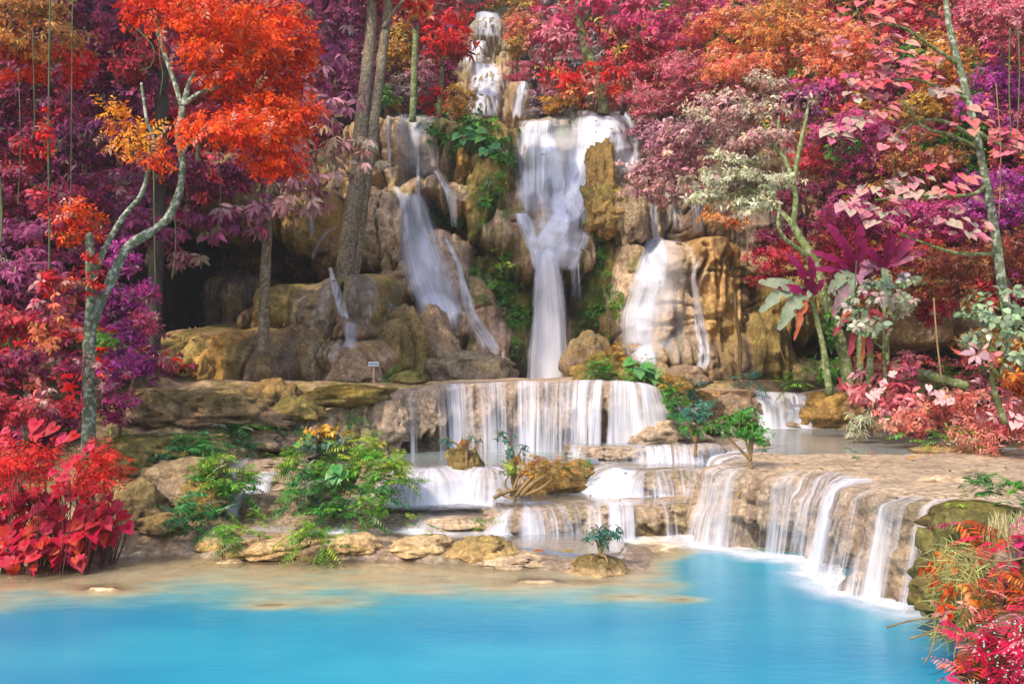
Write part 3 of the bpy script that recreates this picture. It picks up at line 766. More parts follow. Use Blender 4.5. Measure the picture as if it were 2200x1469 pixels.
        W = np.stack([np.convolve(np.pad(W[:, j], 2, 'edge'), k5, 'valid') for j in range(W.shape[1])], 1)
        W = np.maximum(W, R) + off
        W = np.maximum.accumulate(W * 1.0 - 0.35 * h[None], axis=1) + 0.35 * h[None]
        dr = s.drop(h)
        for j in range(len(h)):
            z = s.zlip + (s.base + 0.02 - s.zlip) * dr[j] + (0.03 if j == 0 else 0.0)
            rows.append(np.stack([p[:, 0] + n[:, 0] * W[:, j], p[:, 1] + n[:, 1] * W[:, j], z], 1))
            D.append(d0 * (0.85 + 0.3 * h[j]))
        V0 = np.stack(rows, 1); D0 = np.stack(D, 1)
        rows, D = [], []
        for k in fo:
            rows.append(np.stack([p[:, 0] + n[:, 0] * (W[:, -1] + k), p[:, 1] + n[:, 1] * (W[:, -1] + k), s.base + 0.02 + 0 * s.u], 1))
            f = np.clip(1 - max(k, 0) / foam, 0, 1)
            D.append((np.clip(dsm * 1.3, 0, 1.0) + 0.10) * f ** 1.5)
        kf = np.ones(9) / 9
        VF, DF = np.stack(rows, 1), np.stack(D, 1)
        for ax in (0, 1): VF[:, :, ax] = np.stack([np.convolve(np.pad(VF[:, j, ax], 4, 'edge'), kf, 'valid') for j in range(VF.shape[1])], 1)
        V, D = V0, D0
        dv = np.concatenate([[0], np.cumsum(np.linalg.norm(np.diff(V.mean(0), axis=0), axis=1))])
        uv = np.stack([np.broadcast_to(s.u[:, None] + s.seed * 7, D.shape), np.broadcast_to(dv[None], D.shape)], -1)
        me = mesh_np('waterfall', V.reshape(-1, 3), grid_faces(nu, V.shape[1]), True, None, {'dens': D}, uv.reshape(-1, 2))
        w_ = tag(link('waterfall', me, mat or M_STRAND), label, 'waterfall')
        link('foam', mesh_np('foam', VF.reshape(-1, 3), grid_faces(nu, VF.shape[1]), True, None, {'dens': DF}), M_FOAM, w_)
        return w_

def bands(seed, f=0.9, lo=-0.1, hi=0.25, amp=1.0, win=None):
    def fn(t, u):
        d = sstep(lo, hi, noise(u * f, seed) * 0.7 + noise(u * f * 3.1, seed + 4) * 0.45) * amp
        if win is not None:
            w = 0 * u
            for a, b, k in win: w = np.maximum(w, k * sstep(a - 6, a + 6, t) * sstep(b + 6, b - 6, t))
            d = d * 0.2 * (w > 0.02) + w * (0.72 + 0.34 * d)
        return d
    return fn

T_M = Terrace('middle_terrace', 'wide travertine step below the tall falls', [(600, 922, 22.8), (660, 897, 23.2), (760, 860, 23.6), (840, 840, 24.0), (930, 829, 24.4), (1020, 824, 24.7), (1140, 821, 24.8), (1260, 819, 24.6), (1340, 821, 24.3), (1385, 826, 24.4), (1410, 833, 25.2), (1425, 832, 27.0)],
              [0.9, 1.0, 1.1, 1.15, 1.15, 1.2, 1.3, 1.4], 38, slope=0.28, bulge=0.32, hollow=0.75, seed=1.7, pool=False, dip=-0.02)
T_M.falls('wide curtain of white water pouring over the middle terrace', bands(3.3, 0.55, -0.35, 0.2, 1.0, [(862, 888, 0.78), (925, 950, 0.7), (950, 1015, 0.95), (1015, 1090, 0.6), (1090, 1110, 0.45), (1110, 1150, 0.72), (1150, 1200, 0.6), (1200, 1230, 0.45), (1230, 1275, 0.72), (1275, 1300, 0.8), (1310, 1400, 0.78), (1400, 1440, 0.6)]), 0.9)
T_E = Terrace('right_terrace', 'broad sandy travertine terrace on the right above the turquoise pool', [(1625, 945, 24.6), (1605, 962, 22.2), (1585, 982, 19.8), (1580, 1003, 17.9), (1625, 1010, 17.35), (1700, 1015, 16.9), (1800, 1030, 15.9), (1880, 1055, 14.4), (1950, 1075, 13.4), (2030, 1090, 12.7), (2130, 1112, 11.85), (2260, 1150, 10.6)],
              0.0, 31.5, slope=0.35, bulge=0.25, hollow=0.55, seed=4.1, wave=0.34, dip=0.0, mossy=0.2, mask=lambda x, y: sstep(20.2, 21.2, y + 0.8 * fbm(x * 0.6, y * 0.4, 3, 3)) * sstep(0.0, 0.8, x - 5.0 - 0.22 * (y - 20) + 0.7 * fbm(y * 0.7, 4, 0, 2)), backpts=[(6.0, 32), (9, 32), (13, 32), (15.5, 31), (15.8, 26), (15.8, 20), (15.5, 12)])
T_E.falls('broken white falls over the high right-hand terrace into the turquoise pool', bands(6.1, 0.8, -0.15, 0.25, 1.0, [(1505, 1990, 0.58), (1500, 1530, 0.65), (1545, 1605, 1.0), (1608, 1634, 0.75), (1640, 1660, 0.5), (1690, 1752, 1.0), (1765, 1795, 0.8), (1795, 1890, 0.8), (1890, 1925, 0.6), (1935, 1955, 0.7), (1965, 1985, 0.45), (2005, 2045, 0.95)]), 0.8)
T_D = Terrace('step_terrace', 'low travertine step right of the wide curtain fall', [(1215, 955, 23.2), (1300, 961, 23.0), (1400, 960, 23.0), (1480, 957, 22.9), (1570, 958, 22.9), (1650, 955, 23.0)], 1.08, 26.5, slope=0.25, bulge=0.1, hollow=0.3, wave=0.25, seed=6.3, dip=0.04, rough=0.7)
T_D.falls('thin white trickles over the low step beneath the wide curtain fall', bands(2.2, 1.2, -0.2, 0.3, 1.0, [(1225, 1265, 0.7), (1280, 1350, 0.6), (1350, 1440, 0.95), (1440, 1490, 0.5), (1490, 1610, 0.9)]), 0.5)
T_D2 = Terrace('lower_step_terrace', 'second low travertine step beside the right terrace', [(1290, 996, 21.9), (1335, 1010, 21.0), (1400, 1014, 20.7), (1470, 1010, 20.8), (1530, 1012, 20.6), (1640, 1000, 21.2)], 0.58, 24.0, slope=0.8, bulge=0.15, hollow=0.25, wave=0.3, seed=7.7, dip=0.03, rough=0.7)
T_D2.falls('soft white water fanning over the second low step', bands(8.2, 0.9, -0.3, 0.2, 1.0, [(1300, 1440, 1.0), (1440, 1620, 0.9)]), 0.6)
T_C = Terrace('centre_terrace', 'small rounded travertine step left of the root clump', [(800, 990, 21.4), (860, 1000, 20.9), (905, 1010, 20.2), (960, 1003, 20.5), (985, 992, 21.2), (1010, 1002, 20.6), (1042, 1010, 20.2), (1075, 1003, 20.5), (1120, 992, 21.2), (1200, 992, 21.6), (1290, 1000, 21.6)], 0.5, 25.4, slope=0.45, bulge=0.3, hollow=0.2, seed=9.1, dip=0.22, rough=0.6)
T_C.falls('two bright little falls over rounded lips beside the mossy rock', bands(1.2, 0.7, -0.4, 0.2, 1.0, [(868, 975, 0.82), (1012, 1072, 0.82)]), 0.9)
T_B = Terrace('low_terrace', 'low peach-coloured travertine terrace at the pool edge', [(1050, 1078, 19.6), (1070, 1092, 18.6), (1130, 1094, 18.5), (1230, 1088, 18.7), (1330, 1086, 18.7), (1420, 1084, 18.6), (1500, 1082, 18.6), (1600, 1075, 18.8)], 0.02, 24.0, slope=0.35, bulge=0.3, hollow=0.2, wave=0.3, seed=11.3, dip=0.035, rough=0.8)
T_B.falls('long low white fall sliding over the peach terrace into the pool', bands(4.7, 1.0, -0.3, 0.2, 1.0, [(1080, 1110, 0.7), (1120, 1290, 0.85), (1300, 1360, 0.7), (1420, 1445, 0.5), (1490, 1520, 0.6)]), 0.75)
T_A2 = Terrace('shoal_ridge', 'low submerged ridge of pale travertine behind the islets', [(540, 1102, 19.2), (640, 1108, 18.9), (760, 1110, 18.8), (880, 1106, 18.9), (980, 1110, 18.7), (1075, 1104, 18.9)], 0.2, 21.5, slope=0.9, bulge=0.05, wave=0.3, hollow=0.0, seed=13.3, dip=0.05, rough=0.35)
T_A2.falls('thin film of white water over the pale ridge', bands(5.7, 0.8, 0.0, 0.5, 0.7), 0.4)
T_A = Terrace('shoal', 'pale travertine shoal along the pool edge', [(380, 1158, 17.3), (520, 1166, 17.0), (650, 1168, 16.9), (760, 1166, 16.9), (900, 1170, 16.8), (1040, 1180, 16.5), (1160, 1194, 16.1), (1250, 1204, 15.8), (1330, 1196, 16.0), (1345, 1172, 17.2), (1300, 1158, 18.2)], -0.1, 19.4, slope=0.9, bulge=0.1, hollow=0.0, seed=15.3, dip=0.03, rough=0.35)
T_S1 = Terrace('left_upper_step', 'small brown travertine step on the left bank', [(420, 992, 21.6), (500, 986, 21.4), (580, 985, 21.3), (660, 982, 21.5)], 0.95, 24.0, slope=0.5, bulge=0.4, wave=0.3, hollow=0.2, seed=17.3, dip=0.04)
T_S1.falls('tiny trickle over the brown step on the left bank', bands(2.9, 1.0, -0.2, 0.2, 1.0, [(515, 545, 0.6), (560, 572, 0.5)]), 0.2)
T_S2 = Terrace('left_middle_step', 'middle brown travertine step beside the large fern bush', [(520, 1020, 20.9), (570, 1018, 20.7), (620, 1017, 20.7), (670, 1016, 20.8)], 0.62, 23.0, slope=0.4, bulge=0.4, wave=0.3, hollow=0.2, seed=19.3, dip=0.04)
T_S2.falls('short white trickle left of the large fern bush', bands(5.9, 1.0, -0.3, 0.2, 1.0, [(558, 602, 0.9)]), 0.35)
T_S3 = Terrace('left_lower_step', 'lower brown travertine step above the still water', [(430, 1066, 19.8), (500, 1060, 19.6), (560, 1060, 19.5), (620, 1063, 19.5), (660, 1070, 19.6)], 0.15, 22.0, slope=0.45, bulge=0.45, wave=0.3, hollow=0.2, seed=21.3, dip=0.05)
T_S3.falls('short white fall at the foot of the left steps', bands(7.9, 1.0, -0.3, 0.2, 1.0, [(520, 552, 0.95)]), 0.45)
T_F = Terrace('back_terrace', 'sunlit travertine step behind the upper pool', [(1480, 838, 30.4), (1560, 838, 30.6), (1640, 842, 30.6), (1700, 845, 30.6), (1745, 848, 30.6), (1800, 842, 30.2), (1860, 835, 29.8)], 1.45, 36, slope=0.35, bulge=0.25, hollow=0.3, seed=23.3, pool=False, dip=0.0, crust=RUST)
T_F.falls('small sunlit fall spilling into the upper pool on the right', bands(9.9, 1.0, -0.3, 0.2, 1.0, [(1615, 1742, 0.9)]), 0.7)

# where the camera ray through a pixel meets the ground or a terrace
from mathutils.bvhtree import BVHTree
def _bvh(o):
    me = o.data
    co = np.empty(len(me.vertices) * 3, np.float32); me.vertices.foreach_get('co', co)
    vi = np.empty(len(me.loops), np.int32); me.loops.foreach_get('vertex_index', vi)
    return BVHTree.FromPolygons(co.reshape(-1, 3).tolist(), vi.reshape(-1, 4).tolist())
SURF = [_bvh(o) for o in C.objects if o.name.split('.')[0] in ('ground', 'middle_terrace', 'right_terrace', 'step_terrace', 'lower_step_terrace', 'centre_terrace', 'low_terrace', 'shoal_ridge', 'shoal', 'left_upper_step', 'left_middle_step', 'left_lower_step', 'back_terrace')]
def ray_ground(px, py):
    o = Vector((0, 0, CAMZ)); d = (PV(px, py, 10.0) - o).normalized()
    best = None
    for b in SURF:
        h = b.ray_cast(o, d)
        if h[0] is not None and (best is None or h[3] < best[3]): best = h
    return best[0] if best else None
def surf_z(x, y, top=30.0, dflt=0.0):
    o = Vector((x, y, top)); best = None
    for b in SURF:
        h = b.ray_cast(o, Vector((0, 0, -1)))
        if h[0] is not None and (best is None or h[0].z > best): best = h[0].z
    return dflt if best is None else best
# ------------------------------------------------------------------ water on the cliff
def ribbon(label, path, dens=0.8, off=0.12, fall=0.25, nu=22, mat=None, stepm=0.12, spread=0.0, seed=0.0, edge=0.34, fade=1.0):
    """a run of water down the cliff; path rows are (px, py, width px); it clings to the rock and falls free below overhangs"""
    p = np.array(path, float)
    nv = max(16, int(np.sum(np.abs(np.diff(p[:, 1]))) / 4.5))
    q = smooth_path(p[:, :2], nv)
    s0 = np.concatenate([[0], np.cumsum(np.linalg.norm(np.diff(p[:, :2], axis=0), axis=1))])
    s1 = np.linspace(0, s0[-1], nv)
    w = np.interp(s1, s0, p[:, 2])
    f = np.linspace(-0.5, 0.5, nu)
    px = q[:, 0][:, None] + w[:, None] * f[None]
    py = q[:, 1][:, None] + 3.0 * noise(px * 0.05, seed) * (np.linspace(1, 0.2, nv)[:, None])
    Y = hit(px, py)
    k = np.ones(3) / 3
    for it in range(1):
        Y = np.stack([np.convolve(np.pad(Y[i], 1, 'edge'), k, 'valid') for i in range(nv)])
    dz = pm(np.abs(np.diff(q[:, 1], prepend=q[0, 1])), 38.0)
    for i in range(1, nv):                                        # it may swing out at once but back in only slowly
        Y[i] = np.minimum(Y[i], Y[i - 1] + fall * dz[i])
    for i in range(nv - 2, -1, -1): Y[i] = np.minimum(Y[i], Y[i + 1] + 0.5)          # no jump to the hill behind the lip
    Yk = np.pad(Y, ((2, 2), (0, 0)), 'edge')
    Y = np.minimum(Y, (Yk[:-4] + Yk[1:-3] + Yk[2:-2] + Yk[3:-1] + Yk[4:]) / 5) - off
    V = P(px, py, Y)
    d = dens if callable(dens) else (lambda a, b: dens)
    uu, vv = np.meshgrid(f + 0.5, np.linspace(0, 1, nv))
    e = np.minimum(uu, 1 - uu) * 2
    D = d(uu, vv) * sstep(0, edge * 2, e + 0.10 * noise(vv * 9, uu * 3, seed)) * sstep(0.0, 0.05, vv + 0.02) * sstep(1.0, 1.0 - 0.16 * fade, vv + 0.06 * noise(uu * 6, seed) * fade - 0.0)
    D = D * (0.9 + 0.25 * fbm(uu * 2.0, vv * 3.0, seed, 2))
    um = np.cumsum(np.broadcast_to(pm(w[:, None] / (nu - 1), 38.0), px.shape), 1)
    wm = pm(float(np.mean(w)), 38.0)
    um = (uu - 0.5) * wm * 1.0 + 20 + seed * 3
    vm = np.broadcast_to(np.cumsum(dz)[:, None], um.shape)
    me = mesh_np('waterfall', V.reshape(-1, 3), grid_faces(nv, nu), True, None, {'dens': D}, np.stack([um, vm], -1).reshape(-1, 2))
    o = link('waterfall', me, mat or M_FALL)
    return tag(o, label, 'waterfall')
ribbon('upper right curtain of the tall main fall, beside the ochre pillar', [(1285, 238, 150), (1290, 265, 165), (1285, 330, 165), (1262, 400, 140), (1240, 470, 110)], lambda u, v: 1.2 - 0.25 * v, off=0.32, seed=1.0, nu=40)
ribbon('white sheet rounding the right shoulder of the main fall', [(1325, 240, 50), (1345, 275, 60), (1352, 330, 66), (1350, 385, 60)], lambda u, v: 1.0 - 0.2 * v, off=0.3, seed=2.0)
ribbon('upper left curtain of the main fall dropping onto round rocks', [(1155, 258, 104), (1150, 290, 108), (1148, 340, 104), (1148, 400, 96), (1150, 470, 90)], lambda u, v: 1.05 - 0.15 * v, off=0.3, seed=3.0, nu=30)
ribbon('smooth white chute on the left of the main fall', [(1175, 295, 50), (1190, 340, 48), (1200, 400, 46), (1196, 470, 40)], 1.05, seed=4.0, off=0.22)
ribbon('right arm of the main fall sweeping into the plunge', [(1262, 320, 70), (1248, 400, 84), (1222, 455, 92), (1188, 500, 84), (1170, 545, 70), (1174, 600, 66)], 1.2, seed=5.0, off=0.28)
ribbon('white water spreading over the ledge above the plunge', [(1238, 455, 80), (1228, 510, 112), (1214, 550, 112), (1200, 590, 90)], 1.0, seed=6.0, off=0.2)
ribbon('left arm of the main fall bending round the boulder', [(1120, 455, 40), (1136, 500, 50), (1154, 540, 54), (1168, 590, 54)], 1.05, seed=7.0, off=0.2)
ribbon('tall white plunge of the main fall', [(1172, 540, 60), (1176, 600, 78), (1180, 680, 96), (1180, 760, 112), (1180, 826, 124)], lambda u, v: 1.35 - 0.1 * v, seed=8.0, fade=0.3, fall=0.02, off=0.45, edge=0.3, nu=30)
ribbon('thin veil falling right of the main plunge', [(1235, 560, 34), (1237, 620, 36), (1240, 690, 34)], lambda u, v: 0.75 * (1 - v), seed=9.0, fall=0.02, off=0.25)
ribbon('leftmost thin fall from the upper ledge between the trunks and the ferns', [(835, 248, 14), (834, 290, 12), (836, 340, 10), (838, 400, 10)], 0.75, seed=10.0, mat=M_FALLFINE, nu=8, fall=0.05)
ribbon('pair of thin white falls from the left ledge', [(866, 244, 26), (866, 270, 24), (864, 300, 20)], 0.7, seed=11.0, mat=M_FALLFINE, nu=10, fall=0.05)
ribbon('long thin white fall dropping past the arched rock', [(885, 256, 30), (893, 300, 24), (897, 350, 16), (900, 420, 12), (904, 500, 12)], lambda u, v: 0.9 - 0.3 * v, seed=12.0, mat=M_FALLFINE, nu=12, fall=0.03)
ribbon('thin white fall from the right end of the left ledge', [(918, 290, 16), (926, 320, 14), (932, 366, 16)], 0.8, seed=13.0, mat=M_FALLFINE, nu=8)
ribbon('white water running off the right side of the arched rock', [(935, 366, 24), (952, 392, 32), (968, 420, 34), (974, 460, 26), (976, 505, 18)], lambda u, v: 0.95 - 0.4 * v, seed=14.0, mat=M_FALLFINE, fall=0.04)
ribbon('white water sliding down the left side of the arched rock', [(850, 400, 26), (862, 430, 24), (870, 470, 22), (872, 520, 26)], lambda u, v: 0.75 - 0.3 * v, seed=15.0, mat=M_FALLFINE)
ribbon('broad veil over the pinkish bulge below the arch', [(882, 415, 66), (892, 490, 110), (906, 550, 136), (926, 610, 146), (948, 670, 130), (962, 720, 110)], lambda u, v: 0.88 + 0.2 * v, off=0.3, seed=16.0, nu=30)
ribbon('bright stream down the middle of the pinkish bulge', [(910, 520, 26), (915, 570, 30), (925, 620, 44), (940, 660, 46), (952, 700, 40), (958, 735, 40)], 0.95, seed=17.0, off=0.18)
ribbon('narrow stream on the right flank of the pinkish bulge', [(958, 510, 14), (985, 570, 20), (1000, 630, 30), (1015, 680, 44), (1045, 730, 56), (1068, 775, 60)], 0.95, seed=18.0, mat=M_FALLFINE, off=0.18)
ribbon('sunlit sheet of water over the pale right-hand mound', [(1412, 512, 44), (1404, 560, 84), (1390, 620, 104), (1372, 680, 104), (1374, 740, 100), (1386, 805, 90)], lambda u, v: 1.0, seed=19.0, nu=30, off=0.15)
ribbon('narrow stream between the pale mound and the orange rock', [(1497, 560, 14), (1490, 600, 16), (1498, 650, 26), (1506, 710, 40), (1512, 770, 44), (1500, 822, 34)], 0.85, seed=20.0, mat=M_FALLFINE)
ribbon('thin fall above the pale right-hand mound', [(1404, 430, 22), (1406, 470, 24), (1412, 520, 26)], 0.7, seed=21.0, mat=M_FALLFINE)
ribbon('pale greenish fall under the pink bushes on the right', [(1438, 410, 40), (1450, 450, 50), (1455, 500, 50)], 0.6, seed=22.0, mat=M_FALLFINE)
ribbon('second faint greenish fall beneath the pink bushes', [(1495, 430, 40), (1500, 470, 44), (1500, 505, 40)], 0.5, seed=23.0, mat=M_FALLFINE)
ribbon('small white fall down the left rock mound', [(709, 572, 12), (722, 620, 26), (736, 670, 34), (742, 695, 36)], 1.0, seed=24.0, off=0.15)
ribbon('white threads dropping off the ledge of the left mound', [(752, 692, 44), (752, 720, 42), (750, 752, 40)], 0.75, seed=25.0, fall=0.02, mat=M_FALLFINE)
ribbon('slanting stream left of the big trunks', [(728, 480, 22), (705, 500, 24), (682, 530, 22), (668, 566, 16)], 0.75, seed=26.0)
ribbon('thin pale threads hanging beside the stalactite curtain', [(662, 410, 26), (668, 460, 22), (672, 520, 14)], 0.6, seed=27.0, mat=M_FALLFINE, fall=0.05)
ribbon('topmost distant fall in the gap between the trees', [(1048, 26, 70), (1050, 50, 80), (1048, 84, 76)], 0.9, seed=28.0, mat=M_FALLFINE, nu=24)
ribbon('second distant fall, leaning left below the topmost one', [(1032, 86, 40), (1016, 110, 66), (1014, 142, 68)], 1.1, seed=29.0, nu=24)
ribbon('third distant fall over a rounded shelf', [(1040, 136, 64), (1045, 160, 84), (1042, 180, 90)], 1.1, seed=30.0, nu=24)
ribbon('lowest and widest distant fall above the fern knoll', [(1045, 174, 76), (1036, 200, 98), (1034, 225, 112), (1042, 252, 100)], 1.15, seed=31.0, nu=30)
ribbon('slim distant fall on the right of the upper cascade', [(1134, 156, 22), (1122, 190, 28), (1114, 220, 32), (1108, 258, 42)], 1.05, seed=32.0)

V = dict(mat=M_VEIL, edge=0.5)
ribbon('misty veil spreading over the left bulges', [(900, 420, 70), (905, 500, 100), (925, 580, 130), (950, 660, 130), (970, 730, 110)], lambda u, v: 0.95 * np.sin(np.pi * np.clip(v, 0.05, 0.95)), seed=41.0, off=0.35, nu=26, **V)
ribbon('misty veil across the upper main fall', [(1225, 250, 250), (1225, 320, 250), (1215, 420, 220), (1195, 520, 150)], lambda u, v: 0.9 * np.clip(v * 5, 0.3, 1), seed=42.0, off=0.3, nu=36, **V)
ribbon('soft spray around the foot of the tall plunge', [(1180, 620, 70), (1182, 700, 110), (1184, 770, 170), (1184, 826, 230)], lambda u, v: 0.8 * v ** 1.2, seed=43.0, off=0.6, fall=0.0, nu=30, **V)
ribbon('thin wet film on the pale right-hand mound', [(1430, 515, 80), (1424, 600, 150), (1410, 690, 180), (1404, 795, 170)], 0.8, seed=44.0, off=0.2, nu=26, **V)
ribbon('thin wet film over the left ledge', [(895, 246, 120), (895, 310, 130), (895, 380, 140)], 0.55, seed=45.0, off=0.25, nu=26, **V)
# ------------------------------------------------------------------ boulders
import bmesh
_ico = {}
def ico(sub):
    if sub not in _ico:
        bm = bmesh.new(); bmesh.ops.create_icosphere(bm, subdivisions=sub, radius=1.0)
        bm.verts.ensure_lookup_table()
        _ico[sub] = (np.array([v.co[:] for v in bm.verts]), np.array([[v.index for v in f.verts] for f in bm.faces]))
        bm.free()
    return _ico[sub]
def boulder(label, px, py, Y, rx, rz, ry=None, c0=TAN, c1=OLIVE, amp=0.3, sub=4, boxy=0.0, tilt=0.0, moss=0.5, name='boulder', flute=0.12, skirt=0.0, flare=0.55):
    v, f = ico(sub)
    v = v.copy()
    h = ray_ground(px, py + 0.72 * rz)                           # stand it on whatever the photograph shows under it
    if h is not None and not name.startswith('submerged') and name not in ('mossy_bank', 'mossy_hump') and 0.72 < h.y / Y < 1.3 and Y < 29:
        Y = h.y + 0.42 * pm(ry if ry else rx * 0.8, Y)
    if boxy: v = np.sign(v) * np.abs(v) ** (1 - boxy)
    sd = px * 0.13 + py * 0.07
    n = fbm(v[:, 0] * 1.3 + sd, v[:, 1] * 1.3, v[:, 2] * 1.3, 4)
    n2 = fbm(v[:, 0] * 4 + sd, v[:, 1] * 4, v[:, 2] * 3, 3)
    th = np.arctan2(v[:, 1], v[:, 0])
    fl = fbm(np.cos(th) * 4 + sd, np.sin(th) * 4, v[:, 2] * 0.6, 3)
    rg = 0.5 - np.abs(fbm(v[:, 0] * 1.9 + sd, v[:, 1] * 1.9 + 3, v[:, 2] * 1.9, 3)) * 2
    n3 = fbm(v[:, 0] * 9 + sd, v[:, 1] * 9, v[:, 2] * 7, 2)
    ck = np.exp(-(fbm(v[:, 0] * 1.1 + sd, v[:, 1] * 1.1 + 8, v[:, 2] * 0.8, 3) / 0.05) ** 2) + 0.7 * np.exp(-(fbm(v[:, 0] * 0.8 + sd, v[:, 1] * 0.8, v[:, 2] * 1.9 + 5, 3) / 0.04) ** 2)
    v = v * (1 - 0.16 * ck)[:, None]
    v = v * (1 + amp * 1.6 * n + amp * 0.7 * n2 + amp * 0.5 * rg + amp * 0.25 * n3 + flute * 1.3 * fl * (v[:, 2] < 0.7))[:, None]
    if skirt:                                                     # hanging lower rim, hollow beneath
        lowm = v[:, 2] < -0.15
        v[lowm, 2] = -0.15 + (v[lowm, 2] + 0.15) * (0.35 + 0.6 * np.abs(noise(th[lowm] * 5, sd)))
    if not skirt and not tilt and flare:                          # mounds spread into the ground they grow from
        k = 1 + flare * np.clip(-v[:, 2] + 0.1, 0, 1)
        v[:, 0] *= k; v[:, 1] *= k
    R = np.array([pm(rx, Y), pm(ry if ry else rx * 0.8, Y), pm(rz, Y)])
    w = v * R
    if tilt:
        a = math.radians(tilt); ca, sa = math.cos(a), math.sin(a)
        w = np.stack([w[:, 0] * ca - w[:, 2] * sa, w[:, 1], w[:, 0] * sa + w[:, 2] * ca], 1)
    up = sstep(-0.1, 0.6, v[:, 2] + 0.5 * n + 0.3 * n2) * moss
    c = np.array(c0)[None] * (1 + 0.7 * n2)[:, None]
    c = c * (1 - up[:, None]) + np.array(c1)[None] * up[:, None] * (1 + 0.6 * n2)[:, None]
    o = link(name, mesh_np(name, w, f, True, np.clip(c, 0.015, 1)), M_BOULD)
    o.location = P(px, py, Y).tolist()
    if name == 'boulder' and Y < 22 and not skirt and not tilt: o.location.z -= 0.30 * pm(rz, Y)
    return tag(o, label, 'rock')
B = boulder
SANDY = (0.76, 0.58, 0.38)
# fallen blocks under the cliff
B('large grey-brown slab lying left of the plunge', 1010, 800, 34.0, 92, 44, None, GREY, OLIVE, 0.2, 4, 0.35, -8, 0.35)
B('tilted tan block under the narrow stream', 935, 735, 34.6, 46, 74, None, TAN, BROWN, 0.2, 4, 0.35, 28, 0.4)
B('tilted olive block beside the tan one', 885, 745, 34.0, 42, 82, None, OLIVE, BROWN, 0.2, 4, 0.4, 24, 0.4)
B('pale grey block high among the fallen rocks', 822, 695, 34.4, 36, 40, None, (0.27, 0.27, 0.23), GREY, 0.25, 4, 0.35, 10, 0.3)
B('upright ochre-stained block behind the little sign', 838, 760, 33.2, 48, 66, None, OLIVE, TAN, 0.22, 4, 0.4, 14, 0.3)
B('rounded brown rock at the foot of the left fall', 760, 800, 29.2, 50, 46, None, TAN, BROWN, 0.25, 4)
B('small mossy rock with ferns near the sign', 882, 812, 28.0, 38, 16, None, OLIVE, GREEN, 0.25, 3)
B('dark wet boulder right of the plunge', 1262, 770, 35.5, 46, 60, None, BROWN, OLIVE, 0.25, 4)
B('mossy hump covered in ferns at the right of the curtain fall', 1312, 796, 26.6, 60, 40, None, OLIVE, (0.3, 0.2, 0.05), 0.34, 4, 0, 0, 0.9, 'mossy_hump')
B('round brown boulder beside the narrow stream', 1468, 808, 29.5, 50, 26, None, BROWN, TAN, 0.2, 4)
# left bank
B('arched tan rock with a dark hollow beneath it', 584, 858, 25.2, 66, 44, None, (0.3, 0.22, 0.1), OCHRE, 0.2, 4, 0, 0, 0.5, 'boulder', 0.25, 1.0)
B('long mossy ledge left of the curtain fall', 745, 850, 25.6, 110, 24, None, OLIVE, (0.26, 0.19, 0.03), 0.15, 4, 0, 3, 0.9)
B('low mossy boulder in front of the long ledge', 640, 885, 24.0, 60, 30, None, OLIVE, MOSSY, 0.2, 4)
B('dark brown rocky shoulder with fallen leaves', 470, 882, 24.6, 110, 40, None, (0.34, 0.23, 0.13), OLIVE, 0.36, 4, 0.1, 0, 0.6, 'boulder', 0.3)
B('brown rock at the left end of the bank', 330, 880, 23.8, 86, 42, None, (0.34, 0.24, 0.13), OLIVE, 0.36, 4, 0.1, 0, 0.6, 'boulder', 0.3)
B('flat mossy rock below the dark shoulder', 350, 950, 22.2, 120, 28, None, OLIVE, MOSSY, 0.18, 4, 0, 0, 0.9)
B('rounded mossy rock above the brown steps', 560, 942, 22.6, 62, 28, None, TAN, OLIVE, 0.2, 4, 0, 0, 0.8)
B('small mossy rock left of the flat one', 262, 985, 20.8, 66, 40, None, OLIVE, MOSSY, 0.22, 4, 0, 0, 0.8)
B('tan rock face beneath the small ferns', 385, 1022, 20.4, 86, 52, None, TAN, OLIVE, 0.25, 4, 0.2, 0, 0.4)
B('ochre boulder between the fern clumps', 425, 1070, 19.4, 46, 50, None, OCHRE, OLIVE, 0.2, 4, 0, 0, 0.4)
B('large tan boulder beside the red leaves', 285, 1075, 18.8, 62, 62, None, (0.34, 0.25, 0.12), OLIVE, 0.22, 4, 0, 0, 0.4)
B('low yellowish boulder at the waterline', 335, 1118, 18.0, 60, 22, None, (0.42, 0.29, 0.12), OLIVE, 0.2, 4, 0, 0, 0.3)
# islets along the pool edge
B('orange-tan islet rock between two fern tufts', 595, 1166, 17.0, 88, 22, None, (0.68, 0.46, 0.2), SANDY, 0.2, 4, 0, 0, 0.3)
B('small orange rock at the left end of the islets', 452, 1164, 17.2, 32, 16, None, (0.68, 0.46, 0.18), SANDY, 0.2, 3)
B('low brown rock where the trickle meets the pool', 445, 1142, 17.9, 50, 16, None, CRUST, SANDY, 0.2, 3)
B('mossy rock under the third fern tuft', 688, 1184, 16.5, 44, 20, None, OLIVE, BROWN, 0.2, 4, 0, 0, 0.8)
B('sunlit orange boulder right of the third fern tuft', 765, 1162, 17.0, 56, 24, None, (0.72, 0.5, 0.22), SANDY, 0.18, 4, 0, 0, 0.3)
B('flat sandy rock in the shallows', 735, 1220, 15.6, 46, 9, None, SANDY, (0.68, 0.5, 0.28), 0.2, 3)
B('half-sunken sandy rock in the left shallows', 492, 1208, 15.8, 38, 10, None, SANDY, (0.68, 0.5, 0.28), 0.2, 3)
B('tiny sandy rock barely above the water', 410, 1228, 15.3, 22, 7, None, SANDY, SANDY, 0.2, 3)
B('pale mound with a tiny seedling on top', 908, 1162, 17.0, 66, 20, None, (0.74, 0.54, 0.28), SANDY, 0.18, 4, 0, 0, 0.3)
B('low pale rock behind the seedling mound', 985, 1116, 18.2, 56, 11, None, SANDY, CRUST, 0.2, 3)
